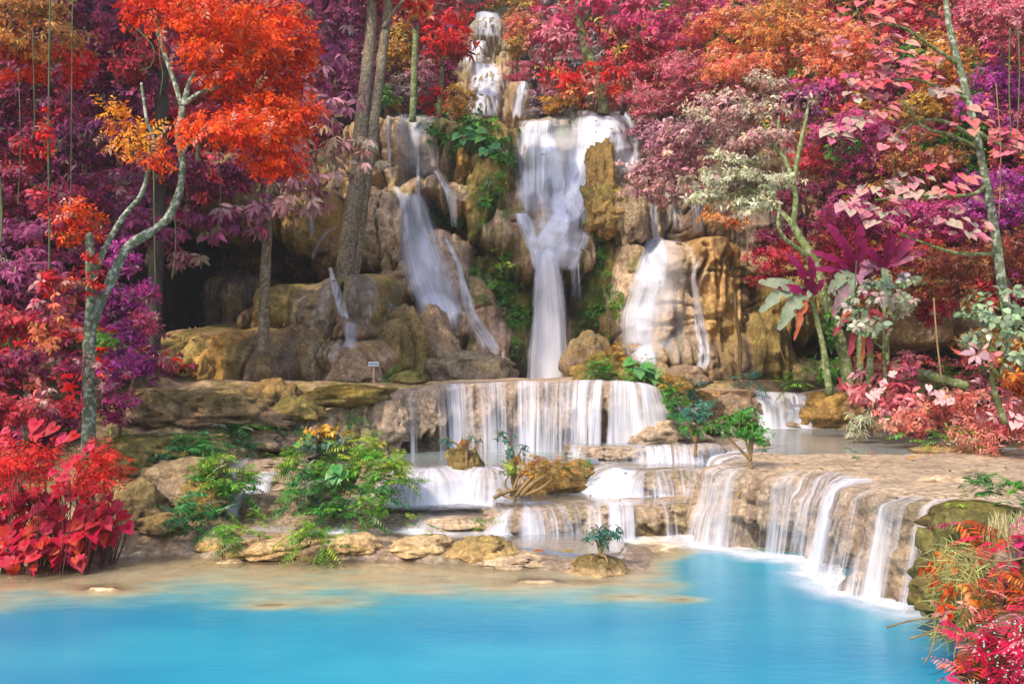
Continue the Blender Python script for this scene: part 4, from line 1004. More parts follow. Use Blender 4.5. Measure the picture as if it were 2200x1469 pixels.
B('mossy-topped cone with a yellow leaf', 1040, 1170, 16.7, 66, 30, None, (0.66, 0.46, 0.2), OLIVE, 0.2, 4, 0, 0, 0.6)
B('sandy apron right of the mossy cone', 1105, 1194, 16.2, 84, 11, None, SANDY, PEACH, 0.2, 4, 0, 0, 0.3)
B('islet mound carrying the leafy shrub', 1284, 1210, 15.7, 66, 26, None, (0.66, 0.48, 0.26), (0.2, 0.15, 0.04), 0.14, 4, 0, 0, 0.85)
# middle steps
B('brown mossy rock standing between two little falls', 1000, 1014, 20.5, 32, 50, None, (0.3, 0.2, 0.07), OLIVE, 0.34, 4, 0.3, 5, 0.6, 'mossy_hump', 0.3)
B('large ochre mossy mound behind the roots', 1178, 1018, 20.9, 72, 34, None, (0.36, 0.22, 0.06), OLIVE, 0.2, 4, 0, 0, 0.7)
B('small orange mound at the blue pool', 1242, 1000, 21.2, 34, 22, None, (0.5, 0.3, 0.1), (0.4, 0.24, 0.06), 0.18, 4)
B('flat tan rock in the blue pool below the curtain fall', 905, 974, 23.0, 46, 13, None, (0.44, 0.31, 0.17), SANDY, 0.2, 4)
B('round wet knob at the left end of the curtain fall', 838, 905, 23.4, 44, 54, None, CRUST, TAN, 0.22, 4)
B('wet ledge catching the right end of the curtain fall', 1420, 930, 23.4, 80, 34, None, CRUST, SANDY, 0.18, 4)
# right side
B('mossy bank dropping beside the right end of the curtain fall', 1462, 875, 24.6, 58, 64, None, OLIVE, GREEN, 0.24, 4, 0, 0, 0.8)
B('mossy top of the bank under the big green leaves', 1430, 828, 25.8, 56, 24, None, OLIVE, (0.3, 0.2, 0.05), 0.34, 4, 0, 0, 0.8, 'mossy_hump')
B('ochre boulder behind the left shrub', 1525, 900, 25.6, 36, 40, None, (0.42, 0.27, 0.09), OLIVE, 0.2, 4)
B('grey dry boulder above the right shrub', 1578, 880, 27.5, 50, 36, None, (0.42, 0.31, 0.2), TAN, 0.2, 4)
B('brown rock in front of the sunlit fall', 1690, 908, 28.4, 46, 18, None, BROWN, CRUST, 0.2, 4)
B('orange sunlit boulder right of the small fall', 1785, 880, 28.6, 62, 44, None, (0.55, 0.34, 0.11), (0.5, 0.32, 0.08), 0.2, 4)
B('low sandy spit in the upper pool', 2060, 962, 20.9, 84, 12, None, (0.5, 0.36, 0.18), OLIVE, 0.18, 3)
B('pale flat rock on the right terrace', 2035, 1026, 15.9, 50, 10, None, PEACH, SANDY, 0.15, 3)
B('brown hump below the pink shrubs', 1900, 925, 24.5, 80, 22, None, BROWN, OLIVE, 0.2, 4)
# mossy overhang in the right foreground
B('mossy overhanging bank in the right foreground', 2110, 1220, 11.6, 112, 118, 120, (0.22, 0.17, 0.05), (0.20, 0.19, 0.06), 0.16, 5, 0.2, 0, 0.8, 'mossy_bank', 0.2)
B('mossy crown of the right foreground bank', 2110, 1120, 12.0, 110, 44, 100, (0.2, 0.15, 0.05), (0.22, 0.2, 0.05), 0.2, 4, 0, 0, 0.8, 'mossy_bank')
B('earth bank under the crimson ferns in the right corner', 2240, 1420, 9.6, 140, 110, 110, (0.1, 0.06, 0.03), OLIVE, 0.2, 4, 0, 0, 0.4, 'mossy_bank')

B('tall ochre rock pillar standing before the right side of the main fall', 1291, 372, 37.2, 30, 66, 26, (0.60, 0.38, 0.13), (0.50, 0.33, 0.08), 0.26, 5, 0.45, 0, 0.5, 'mossy_hump', 0.35, 0, 0)
B('broad ochre mossy foot of the rock pillar', 1306, 446, 37.0, 46, 52, 40, (0.46, 0.31, 0.10), (0.30, 0.28, 0.06), 0.3, 5, 0.25, 0, 0.6, 'mossy_hump', 0.4, 0, 0)
B('brown draped rock right of the pillar foot', 1352, 470, 37.2, 34, 60, 34, (0.46, 0.35, 0.23), OLIVE, 0.3, 4, 0.2, 0, 0.3, 'mossy_hump', 0.4, 0, 0)
# ------------------------------------------------------------------ leaves
def nrmz(v): return v / (np.linalg.norm(v, axis=-1, keepdims=True) + 1e-9)
class Leaves:
    """a mass of single leaves, each a small curved blade"""
    def __init__(s): s.V = []; s.F = []; s.Cc = []; s.n = 0
    def add(s, pos, d, nrm, L, W, col, droop=0.18, wide=0.42, fold=0.12):
        pos = np.asarray(pos, float); n = len(pos)
        d = nrmz(d); side = nrmz(np.cross(d, nrm)); up = np.cross(side, d)
        L = np.broadcast_to(L, n)[:, None]; W = np.broadcast_to(W, n)[:, None]
        a, b = d * L, side * W * 0.5
        f = up * W * fold
        v = np.stack([pos, pos + a * 0.30 + b * 0.86 + f, pos + a * 0.30 - b * 0.86 + f,
                      pos + a * (wide + 0.24) + b * 0.80 + f - up * L * droop * 0.3, pos + a * (wide + 0.24) - b * 0.80 + f - up * L * droop * 0.3,
                      pos + a * 0.98 - up * L * droop], 1)
        i = (np.arange(n) * 6 + s.n)[:, None]
        t = np.array([[0, 1, 2], [1, 3, 4], [1, 4, 2], [3, 5, 4]])
        s.F.append((i[:, :, None] + t[None]).reshape(-1, 3))
        s.V.append(v.reshape(-1, 3))
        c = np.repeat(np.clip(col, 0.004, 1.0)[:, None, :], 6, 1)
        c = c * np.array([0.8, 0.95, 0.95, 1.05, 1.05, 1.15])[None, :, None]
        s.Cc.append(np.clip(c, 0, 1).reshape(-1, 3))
        s.n += 6 * n
    def mesh(s, name):
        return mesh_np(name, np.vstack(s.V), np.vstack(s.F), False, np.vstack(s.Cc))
def pick(pal, n, var=0.28, at=None, sc=0.8):
    """n colours from a palette, drifting in patches over the plant"""
    pal = np.array(pal, float)
    k = rng.random(n)
    if at is not None:
        k = np.clip(0.5 + 0.9 * fbm(at[:, 0] * sc, at[:, 1] * sc, at[:, 2] * sc, 2) + rng.normal(0, 0.17, n), 0, 0.999)
    f = k * (len(pal) - 1)
    i = np.clip(f.astype(int), 0, len(pal) - 2) if len(pal) > 1 else np.zeros(n, int)
    if len(pal) > 1:
        t = (f - i)[:, None]
        c = pal[i] * (1 - t) + pal[i + 1] * t
    else: c = np.repeat(pal, n, 0)
    if at is not None:                                            # here and there a faded, paler or greener spray
        k2 = (rng.random(n) < 0.08)[:, None]; k3 = (rng.random(n) < 0.05)[:, None]
        gr = c.mean(1, keepdims=True)
        c = np.where(k2, 0.45 * c + 0.55 * (gr * 0.6 + np.array([0.30, 0.22, 0.19])), c)
        c = np.where(k3 & (c[:, :1] > c[:, 1:2] * 1.3), 0.4 * c + np.array([0.10, 0.13, 0.04]), c)
    return c * np.exp(rng.normal(0, var, (n, 1))) * np.exp(rng.normal(0, 0.06, (n, 3)))
def crown_leaves(lv, centre, R, n, pal, L, W=0.36, per=6, kind='whorl', droop=0.5, sub=14, flat=0.55, shell=0.55, up=0.5, sc=0.8, var=0.28):
    """fill an ellipsoid with clumps of leaf whorls or sprays"""
    centre = np.asarray(centre, float); R = np.asarray(R, float)
    sc_dir = nrmz(rng.normal(size=(sub, 3)))
    sc_dir[:, 1] -= 0.25; sc_dir = nrmz(sc_dir)
    sub_c = sc_dir * (shell + (1 - shell) * rng.random((sub, 1)) ** 0.6) * 0.86
    k = rng.integers(0, sub, n)
    loc = sub_c[k] + rng.normal(size=(n, 3)) * np.array([0.21, 0.21, 0.21 * flat]) * (1.0 if sub > 6 else 1.5)
    pos = centre + loc * R
    axis = nrmz(loc * 0.8 + np.array([0, -0.25, up]) + rng.normal(size=(n, 3)) * 0.35)
    base = pick(pal, n, 0.16, pos, sc)
    if kind == 'whorl':
        ref = nrmz(np.cross(axis, rng.normal(size=(n, 3)))); ref2 = np.cross(axis, ref)
        th = np.arange(per)[None] / per * 2 * np.pi + rng.random((n, 1)) * 6.28 + rng.normal(0, 0.25, (n, per))
        rad = np.cos(th)[..., None] * ref[:, None] + np.sin(th)[..., None] * ref2[:, None]
        tilt = rng.normal(0.25, 0.3, (n, per))[..., None]
        d = nrmz(rad + axis[:, None] * tilt + np.array([0, 0, -droop]))
        nr = nrmz(axis[:, None] - d * np.sum(axis[:, None] * d, -1, keepdims=True) + 0.25 * rng.normal(size=d.shape))
        p = pos[:, None] + d * (L * 0.08)
    elif kind == 'spray':                                          # a feathery spray: leaflets in two rows along a twig
        tw = nrmz(np.cross(axis, rng.normal(size=(n, 3))) + axis * 0.25 + np.array([0, 0, -droop * 0.5]))
        sd = nrmz(np.cross(tw, axis))
        t = np.linspace(0, 1, per)
        sg = np.where(np.arange(per) % 2 == 0, 1.0, -1.0)
        d = nrmz(tw[:, None] * 0.75 + sd[:, None] * sg[None, :, None] + rng.normal(size=(n, per, 3)) * 0.2 + np.array([0, 0, -droop * 0.3]))
        p = pos[:, None] + tw[:, None] * (t[None, :, None] * L * per * 0.28)
        nr = nrmz(axis[:, None] + 0.3 * rng.normal(size=d.shape))
    LF = 1.0
    if kind == 'frond':                                           # an arching fern frond, leaflets shrinking to the tip
        tw = nrmz(nrmz(np.cross(axis, rng.normal(size=(n, 3)))) * 0.9 + axis * 0.7 + np.array([0, -0.2, 0]))
        sd = nrmz(np.cross(tw, np.array([0, 0, 1.0]) + 0.3 * rng.normal(size=(n, 3))))
        hp = per // 2
        t = np.repeat(np.linspace(0.12, 1, hp), 2); sg = np.tile([1.0, -1.0], hp)
        S = L * hp * 0.42
        p = pos[:, None] + tw[:, None] * (t[None, :, None] * S) + np.array([0, 0, -1.0]) * (droop * S * 0.7 * t ** 2)[None, :, None]
        d = nrmz(sd[:, None] * sg[None, :, None] + tw[:, None] * 0.45 + np.array([0, 0, -1.0]) * (0.15 + droop * t * 0.6)[None, :, None])
        nr = nrmz(np.array([0, -0.2, 1.0]) + 0.25 * rng.normal(size=d.shape))
        LF = np.tile(np.sin(np.pi * np.clip(0.22 + 0.78 * t, 0, 0.95)) + 0.25, n)
    m = n * per
    cl = np.repeat(base, per, 0) * np.exp(rng.normal(0, var, (m, 1)))
    LL = L * rng.uniform(0.65, 1.2, m) * LF
    lv.add(p.reshape(-1, 3), d.reshape(-1, 3), nr.reshape(-1, 3), LL, LL * W * rng.uniform(0.85, 1.15, m), cl)

# palettes, dark to light
P_FIRE = [(0.62, 0.025, 0.002), (0.85, 0.06, 0.003), (0.90, 0.12, 0.006), (0.80, 0.04, 0.004)]
P_AMBER = [(0.75, 0.12, 0.008), (0.85, 0.28, 0.02), (0.85, 0.36, 0.03), (0.7, 0.2, 0.02)]
P_MAROON = [(0.13, 0.012, 0.03), (0.24, 0.02, 0.06), (0.20, 0.03, 0.10), (0.36, 0.03, 0.07)]
P_PLUM = [(0.14, 0.02, 0.08), (0.24, 0.045, 0.14), (0.34, 0.07, 0.19), (0.30, 0.04, 0.10)]
P_CRIM = [(0.24, 0.008, 0.02), (0.44, 0.016, 0.04), (0.56, 0.06, 0.08), (0.34, 0.02, 0.035)]
P_MAUVE = [(0.24, 0.07, 0.15), (0.38, 0.14, 0.22), (0.50, 0.24, 0.28), (0.42, 0.12, 0.18)]
P_MAUVEP = [(0.34, 0.13, 0.19), (0.52, 0.24, 0.28), (0.56, 0.33, 0.30), (0.50, 0.34, 0.22)]
P_MAGEN = [(0.22, 0.015, 0.09), (0.40, 0.03, 0.17), (0.56, 0.08, 0.24), (0.46, 0.03, 0.09)]
P_VIOLET = [(0.18, 0.015, 0.14), (0.30, 0.03, 0.24), (0.46, 0.06, 0.32), (0.38, 0.02, 0.14)]
P_PINK = [(0.44, 0.05, 0.10), (0.58, 0.09, 0.17), (0.64, 0.24, 0.27), (0.50, 0.05, 0.09)]
P_HOTP = [(0.46, 0.03, 0.12), (0.64, 0.05, 0.22), (0.68, 0.14, 0.22), (0.56, 0.03, 0.14)]
P_RED = [(0.38, 0.006, 0.010), (0.60, 0.010, 0.014), (0.72, 0.03, 0.02), (0.50, 0.010, 0.02)]
P_ORPK = [(0.62, 0.06, 0.06), (0.72, 0.16, 0.08), (0.76, 0.30, 0.10), (0.66, 0.12, 0.14)]
P_ORGN = [(0.46, 0.10, 0.02), (0.62, 0.20, 0.03), (0.66, 0.34, 0.10), (0.36, 0.16, 0.04)]
P_PALE = [(0.45, 0.16, 0.20), (0.58, 0.34, 0.32), (0.52, 0.48, 0.34), (0.60, 0.24, 0.28)]
P_PALEG = [(0.34, 0.33, 0.20), (0.50, 0.54, 0.36), (0.58, 0.58, 0.42), (0.55, 0.36, 0.28)]
P_SILV = [(0.13, 0.24, 0.12), (0.25, 0.36, 0.21), (0.38, 0.45, 0.32), (0.38, 0.30, 0.26)]
P_OCH = [(0.30, 0.12, 0.02), (0.46, 0.22, 0.03), (0.52, 0.32, 0.05), (0.34, 0.22, 0.05)]
P_GREY = [(0.16, 0.12, 0.15), (0.28, 0.20, 0.24), (0.30, 0.24, 0.20), (0.22, 0.14, 0.18)]
P_GREEN = [(0.03, 0.10, 0.015), (0.06, 0.20, 0.02), (0.13, 0.30, 0.03), (0.05, 0.17, 0.04)]
P_FERN = [(0.04, 0.17, 0.03), (0.08, 0.28, 0.035), (0.18, 0.38, 0.03), (0.34, 0.46, 0.05)]
P_FERNB = [(0.03, 0.16, 0.06), (0.05, 0.24, 0.07), (0.10, 0.30, 0.05), (0.14, 0.34, 0.05)]
P_FERNY = [(0.10, 0.26, 0.03), (0.26, 0.40, 0.04), (0.46, 0.48, 0.06), (0.2, 0.34, 0.05)]
P_CORAL = [(0.50, 0.10, 0.08), (0.66, 0.20, 0.15), (0.70, 0.34, 0.26), (0.56, 0.22, 0.10)]
P_SALM = [(0.60, 0.09, 0.12), (0.74, 0.20, 0.22), (0.78, 0.42, 0.42), (0.66, 0.10, 0.12)]
P_BURN = [(0.16, 0.03, 0.02), (0.34, 0.06, 0.05), (0.40, 0.18, 0.05), (0.16, 0.17, 0.04)]
P_TEAL = [(0.03, 0.13, 0.10), (0.06, 0.22, 0.16), (0.12, 0.30, 0.16), (0.06, 0.18, 0.08)]

def branchy(b, base, tips, r, rng_k=0.25, sides=7):
    """limbs from a base point to each tip"""
    base = np.asarray(base, float)
    for tp in tips:
        tp = np.asarray(tp, float)
        m = base * 0.5 + tp * 0.5 + rng.normal(size=3) * np.linalg.norm(tp - base) * 0.08
        m[2] -= 0.06 * np.linalg.norm(tp - base)
        b.tube([base, m, tp], r, r * rng_k, 9, sides)
def leafy(name, label, cat, clumps, foot=None, bark=None, r=0.1, mat=None, group=None, **kw):
    """a tree or shrub: clumps are (px, py, Y, rx, rz, palette, leaf length px, extra dict)"""
    c0 = clumps[0]
    cs = [P(c[0], c[1], c[2]) for c in clumps]
    if foot is None:
        lowest = max(clumps, key=lambda c: c[1] + c[4])
        foot = P(lowest[0], lowest[1] + lowest[4] * 0.9, lowest[2] + 0.4)
    else: foot = P(*foot)
    root = thing(name, label, cat, foot.tolist(), group)
    lv = Leaves()
    for c, q in zip(clumps, cs):
        px, py, Y, rx, rz, pal, lp = c[:7]
        o = dict(per=6, W=0.36, cover=4.2, deep=0.8, kind='whorl'); o.update(kw); 
        if len(c) > 7: o.update(c[7])
        cover = o.pop('cover'); deep = o.pop('deep')
        n = int(cover * math.pi * rx * rz / (lp * lp * o['W'] * 0.62 * o['per'])) + 3
        o.setdefault('sub', max(6, int(rx * rz / (lp * lp * 5)) + 5))
        crown_leaves(lv, q - foot, (pm(rx, Y), pm(rx * deep, Y), pm(rz, Y)), n, pal, pm(lp, Y), **o)
    link('crown', lv.mesh('crown'), mat or M_LEAF, root)
    if bark is not None:
        b = Build()
        mid = np.mean([q for q in cs], 0) - foot
        top = mid * 0.75
        b.tube([np.zeros(3) - np.array([0, 0, 0.3]), mid * 0.4 + rng.normal(size=3) * 0.1, top], r, r * 0.5, 12, 8, 0.25)
        branchy(b, mid * 0.4, [q - foot for q in cs], r * 0.5)
        link('trunk', b.mesh('trunk'), bark, root)
    return root
def trunk_tree(name, label, limbs, clumps, bark, mat=None, group=None, cat='tree', sides=10, **kw):
    """limbs: list of ([(px, py, Y), ...], r0 px, r1 px); the first limb is the trunk"""
    foot = P(*limbs[0][0][0])
    root = thing(name, label, cat, foot.tolist(), group)
    for i, (pts, r0, r1) in enumerate(limbs):
        b = Build()
        q = [P(*p) - foot for p in pts]
        if i == 0: q = [q[0] - np.array([0, 0, 0.35])] + q
        Y = pts[0][2]
        b.tube(q, pm(r0, Y), pm(r1, Y), max(14, 7 * len(q)), sides, 0.3)
        link('trunk' if i == 0 else 'branch', b.mesh('trunk' if i == 0 else 'branch'), bark, root)
    if clumps:
        lv = Leaves()
        for c in clumps:
            px, py, Y, rx, rz, pal, lp = c[:7]
            o = dict(per=6, W=0.36, cover=4.2, deep=0.8, kind='whorl'); o.update(kw)
            if len(c) > 7: o.update(c[7])
            cover = o.pop('cover'); deep = o.pop('deep')
            n = int(cover * math.pi * rx * rz / (lp * lp * o['W'] * 0.62 * o['per'])) + 3
            o.setdefault('sub', max(6, int(rx * rz / (lp * lp * 5)) + 5))
            crown_leaves(lv, P(px, py, Y) - foot, (pm(rx, Y), pm(rx * deep, Y), pm(rz, Y)), n, pal, pm(lp, Y), **o)
        link('crown', lv.mesh('crown'), mat or M_LEAF, root)
    return root
SPR = dict(kind='spray', per=10, W=0.42, droop=0.4)
DROOP = dict(droop=0.95, per=7, W=0.32)

# ---- trees standing clear
trunk_tree('flame_tree', 'forked pale-trunked tree with blazing orange-red foliage on the left', [
    ([(188, 952, 19.0), (192, 860, 19.0), (190, 760, 19.0), (200, 690, 19.1), (240, 600, 19.3), (272, 535, 19.5), (330, 495, 19.7), (362, 465, 19.8), (385, 410, 19.9), (392, 350, 20.0), (384, 290, 20.1), (392, 232, 20.2)], 15, 7),
    ([(190, 720, 19.05), (194, 640, 18.9), (193, 560, 18.8), (192, 505, 18.8)], 11, 8),
    ([(198, 600, 18.9), (222, 540, 19.0), (262, 470, 19.2), (302, 420, 19.4), (318, 370, 19.5), (330, 300, 19.6), (316, 262, 19.6), (304, 180, 19.7)], 7, 3),
    ([(392, 232, 20.2), (376, 180, 20.2), (352, 110, 20.3), (334, 50, 20.4), (330, -20, 20.4)], 6, 4),
    ([(394, 228, 20.2), (406, 180, 20.3), (424, 150, 20.4), (440, 126, 20.4)], 7, 3),
    ([(396, 224, 20.2), (430, 200, 20.3), (476, 186, 20.5), (530, 165, 20.8)], 5, 2.5),
    ([(393, 330, 20.0), (408, 305, 19.9), (425, 292, 19.8)], 4, 2)],
    [(500, 40, 20.6, 150, 80, P_FIRE, 13), (610, 60, 21.0, 60, 70, P_FIRE, 13), (640, 240, 21.0, 40, 50, P_FIRE, 13), (540, 240, 20.6, 60, 40, P_FIRE, 13), (590, 120, 21.0, 75, 90, P_FIRE, 13), (455, 90, 20.2, 90, 45, P_FIRE, 13), (600, 205, 21.0, 78, 60, P_FIRE, 13),
     (480, 285, 20.0, 90, 45, P_FIRE, 13), (560, 300, 20.4, 84, 80, P_FIRE, 13), (600, 350, 20.6, 46, 44, P_FIRE, 13), (500, 170, 20.6, 70, 30, P_FIRE, 13), (330, 20, 20.4, 60, 34, P_FIRE, 13),
     (285, 285, 19.6, 66, 62, P_AMBER, 13, dict(cover=1.8)), (330, 340, 19.5, 26, 24, P_FIRE, 13), (240, 255, 19.6, 26, 30, P_AMBER, 13, dict(cover=1.6)),
     (176, 470, 18.8, 44, 34, P_FIRE, 13), (160, 492, 18.8, 36, 20, P_FIRE, 13)], M_BARKG, cover=4.6, **SPR)
trunk_tree('pole_tree', 'slim brown trunk on the rock mound under drooping mauve leaves', [
    ([(566, 738, 29.0), (566, 690, 29.0), (570, 600, 28.9), (573, 520, 28.8), (576, 440, 28.8), (600, 330, 28.9), (640, 200, 29.0)], 13, 8),
    ([(576, 470, 28.8), (540, 450, 28.2), (480, 440, 27.8)], 5, 2), ([(590, 380, 28.9), (660, 330, 28.4), (720, 320, 28.2)], 5, 2)],
    [(690, 80, 29.5, 80, 110, P_PLUM, 30), (700, 220, 29.0, 76, 90, P_MAUVE, 30), (725, 320, 28.6, 90, 64, P_MAUVEP, 30), (640, 420, 28.4, 90, 54, P_MAUVEP, 30), (690, 385, 28.2, 46, 30, P_MAUVEP, 28),
     (560, 440, 28.2, 60, 44, P_MAUVE, 30), (455, 480, 27.6, 90, 46, P_PLUM, 30), (400, 545, 27.4, 50, 26, P_MAUVE, 28), (790, 330, 28.6, 34, 46, P_PALE, 26)], M_BARKB, cover=2.3, **DROOP)
trunk_tree('tall_tree', 'left one of two big pale trunks beside the cliff', [([(738, 608, 35.0), (742, 560, 35.0), (755, 470, 35.0), (768, 380, 35.2), (776, 270, 35.6), (786, 170, 36.0), (797, 60, 36.4), (800, -60, 36.8)], 21, 10)],
    [(760, -10, 37.0, 110, 60, P_PLUM, 26), (690, 20, 36.5, 70, 60, P_PLUM, 28)], M_BARKB, sides=12, **DROOP)
trunk_tree('tall_tree', 'right one of two big pale trunks beside the cliff', [([(757, 600, 35.3), (765, 540, 35.3), (778, 440, 35.4), (795, 320, 35.6), (808, 220, 36.0), (822, 110, 36.4), (836, 0, 36.8), (842, -70, 37.0)], 16, 9), ([(824, 60, 36.4), (850, 20, 36.2), (870, 0, 36.0)], 5, 3)],
    [(850, 10, 38.0, 60, 30, P_RED, 24)], M_BARKB, sides=12)
trunk_tree('slender_tree', 'slender grey-green trunk rising straight from the left ledge', [([(887, 246, 41.0), (889, 180, 41.2), (892, 100, 41.4), (893, 20, 41.6), (890, -40, 41.8)], 8, 6), ([(893, 50, 41.4), (878, 20, 41.2), (850, 8, 41.0)], 4, 3)],
    [(885, 5, 41.0, 40, 26, P_ORGN, 18)], M_BARKY)
trunk_tree('red_tree', 'thin-stemmed red-leaved tree left of the far cascades', [([(942, 236, 46.0), (948, 180, 46.0), (950, 120, 46.2)], 7, 4), ([(950, 130, 46.2), (930, 90, 46.0), (910, 70, 45.6)], 3, 1.5), ([(950, 130, 46.2), (975, 90, 46.0), (990, 60, 45.8)], 3, 1.5)],
    [(935, 40, 46.0, 80, 50, P_RED, 18), (970, 40, 46.5, 40, 46, P_CRIM, 18), (945, 95, 45.6, 70, 34, P_RED, 18), (975, 95, 47.0, 26, 34, P_CRIM, 16), (900, 110, 45.5, 40, 40, P_CRIM, 18)], M_BARKY)
trunk_tree('pink_tree', 'leaning mossy trunk under bright pink leaves right of the main fall', [([(1296, 230, 43.5), (1288, 190, 43.5), (1272, 140, 43.4), (1255, 90, 43.4), (1244, 40, 43.4), (1236, -10, 43.4)], 13, 9), ([(1246, 45, 43.4), (1222, 30, 43.2), (1200, 10, 43.0)], 5, 3), ([(1250, 50, 43.4), (1280, 10, 43.0), (1300, -20, 43)], 5, 3), ([(1268, 215, 43.0), (1258, 160, 43.0), (1252, 110, 43.0)], 4, 3)],
    [(1180, 40, 43.6, 56, 50, P_HOTP, 18), (1215, 95, 43.8, 80, 46, P_PINK, 18), (1175, 90, 44.0, 36, 50, P_PINK, 16), (1300, 20, 42.6, 90, 50, P_HOTP, 20), (1210, 165, 43.0, 56, 40, P_RED, 18), (1290, 160, 42.6, 56, 34, P_RED, 18), (1340, 90, 42.6, 60, 50, P_CRIM, 20), (1400, 40, 42.0, 80, 60, P_HOTP, 20), (1230, 200, 42.8, 46, 24, P_ORPK, 16)], M_BARKY, cover=2.2)
trunk_tree('spreading_tree', 'curving green-lichened tree with pale pink and white foliage on the right', [
    ([(1822, 815, 25.5), (1808, 740, 25.5), (1780, 660, 25.5), (1756, 580, 25.6), (1738, 540, 25.6), (1712, 500, 25.7), (1700, 475, 25.7)], 15, 8),
    ([(1700, 478, 25.7), (1672, 450, 25.9), (1640, 425, 26.1), (1610, 405, 26.4)], 6, 3),
    ([(1704, 485, 25.7), (1710, 430, 25.6), (1705, 400, 25.6), (1690, 350, 25.7), (1662, 310, 25.8), (1640, 265, 26.0)], 7, 3.5),
    ([(1706, 405, 25.6), (1712, 350, 25.5), (1722, 300, 25.5), (1732, 252, 25.6), (1740, 200, 25.7)], 6, 3),
    ([(1744, 560, 25.6), (1715, 535, 25.4), (1684, 510, 25.3), (1672, 480, 25.2), (1676, 440, 25.2)], 6, 3),
    ([(1672, 318, 25.8), (1672, 280, 25.6), (1674, 250, 25.6)], 4, 2)],
    [(1650, 215, 26.2, 100, 66, P_PALE, 14), (1560, 250, 27.2, 100, 66, P_PALE, 14), (1640, 300, 26.4, 90, 36, P_PALE, 14), (1480, 320, 28.2, 96, 66, P_MAUVEP, 14), (1420, 385, 29.0, 84, 66, P_MAUVEP, 14), (1730, 220, 26.2, 56, 46, P_PLUM, 14),
     (1560, 370, 26.8, 90, 46, P_PALEG, 14), (1640, 390, 26.2, 76, 34, P_PALEG, 14), (1530, 435, 27.2, 80, 36, P_PALEG, 14), (1440, 330, 29.0, 76, 50, P_MAUVE, 14), (1620, 445, 26.4, 56, 26, P_PALEG, 14), (1770, 200, 26.6, 46, 46, P_MAGEN, 14), (1590, 310, 27.0, 60, 40, P_PALE, 14), (1500, 390, 28.0, 60, 36, P_PALE, 14)], M_BARKY, cover=3.2, per=6, W=0.4)

# tall trees added on the left, their unseen crowns placed to shade the cliff
for lab, fx, fy, cs in [('added tall tree behind the flame tree, its unseen crown shading the cliff', -11.0, 27.0, [(-10, 26, 26, 4.0), (-13.5, 24.5, 26, 3.6), (-7, 27.5, 26.5, 3.2), (-11, 22.5, 28, 2.6)]), ('added unseen tall tree outside the left edge, shading the cliff', -19.0, 14.0, [(-19.5, 15, 26, 3.8), (-16.5, 17, 26, 3.0), (-20, 12, 27, 2.8)])]:
    foot = np.array([fx, fy, 2.0])
    root = thing('added_shade_tree', lab, 'tree', foot.tolist())
    b = Build(); b.tube([np.array([0, 0, -0.5]), np.array([0.2, 0.1, 10]), np.array([0.5, -0.3, 22])], 0.24, 0.16, 20, 10, 0.2)
    branchy(b, np.array([0.4, -0.2, 18.0]), [np.array(c[:3]) - foot for c in cs], 0.14)
    link('trunk', b.mesh('trunk'), M_BARKD, root)
    lv = Leaves()
    for c in cs: crown_leaves(lv, np.array(c[:3]) - foot, (c[3], c[3], c[3] * 0.5), 420, P_FIRE, 0.5, 0.4, 7, sub=16, shell=0.2)
    link('crown', lv.mesh('crown'), M_LEAF, root)
# ------------------------------------------------------------------ the wooded slopes on both sides
GL, GR, GT = 'trees covering the left slope', 'trees covering the right slope', 'trees around the far cascades'
def H(label, px, py, Y, rx, rz, pal, lp, g, name='hill_tree', **kw):
    dr = kw.pop('foot', None)
    foot = dr or (px + 6, py + rz * 1.0, Y + 0.8)
    lp = lp * (0.55 if px > 640 else 0.72); rx *= 1.08; rz *= 1.05
    cl = [(px, py, Y, rx, rz, pal, lp)]
    for e in kw.pop('extra', []): cl.append((e[0], e[1], Y + e[5] if len(e) > 5 else Y, e[2], e[3], e[4], lp))
    return leafy(name, label, 'tree' if name.endswith('tree') else 'shrub', cl, foot, M_BARKB, pm(6, Y), None, g, **kw)
# left slope
H('orange-red maple-like tree in the upper left corner', 60, 60, 21.0, 120, 80, P_ORGN, 20, GL, extra=[(30, 150, 80, 70, P_FIRE, 0.4), (150, 120, 60, 60, P_RED, 0.5)])
H('maroon tree in the top left, right of the orange corner tree', 230, 60, 26.0, 120, 90, P_MAROON, 24, GL, extra=[(300, 130, 60, 60, P_CRIM, -0.5)])
H('plum tree peeping out above the forked pale trunk', 430, 30, 31.0, 110, 70, P_PLUM, 26, GL)
H('dark purple tree behind the left of the flame foliage', 250, 170, 27.0, 110, 80, P_PLUM, 26, GL, extra=[(190, 230, 60, 60, P_MAROON, 0)])
H('dark red tree along the left edge, upper part', 50, 260, 21.5, 110, 90, P_MAROON, 22, GL, extra=[(20, 330, 60, 60, P_CRIM, -0.4)])
H('crimson tree showing behind the fork of the pale trunk', 420, 240, 29.0, 100, 90, P_CRIM, 26, GL)
H('purple tree behind the small amber crown', 250, 330, 26.0, 130, 80, P_PLUM, 26, GL, **DROOP)
H('deep plum tree above the dark hollow', 400, 390, 31.0, 100, 80, P_MAROON, 28, GL, **DROOP)
H('plum tree over the right end of the dark hollow', 560, 360, 33.0, 90, 70, P_PLUM, 28, GL, **DROOP)
H('maroon tree along the left edge, halfway up', 60, 400, 20.5, 120, 70, P_MAROON, 22, GL)
H('wine-red tree beneath the thin left vines', 170, 420, 24.0, 80, 90, P_MAROON, 24, GL)
H('purple-leaved tree drooping at mid-left', 60, 510, 19.5, 130, 60, P_PLUM, 24, GL, **DROOP)
H('purple tree behind the lower fork of the pale trunk', 310, 470, 25.0, 80, 70, P_PLUM, 26, GL, **DROOP)
H('plum shrub left of the pale trunk', 80, 600, 19.0, 110, 60, P_PLUM, 24, GL, 'hill_shrub', **DROOP)
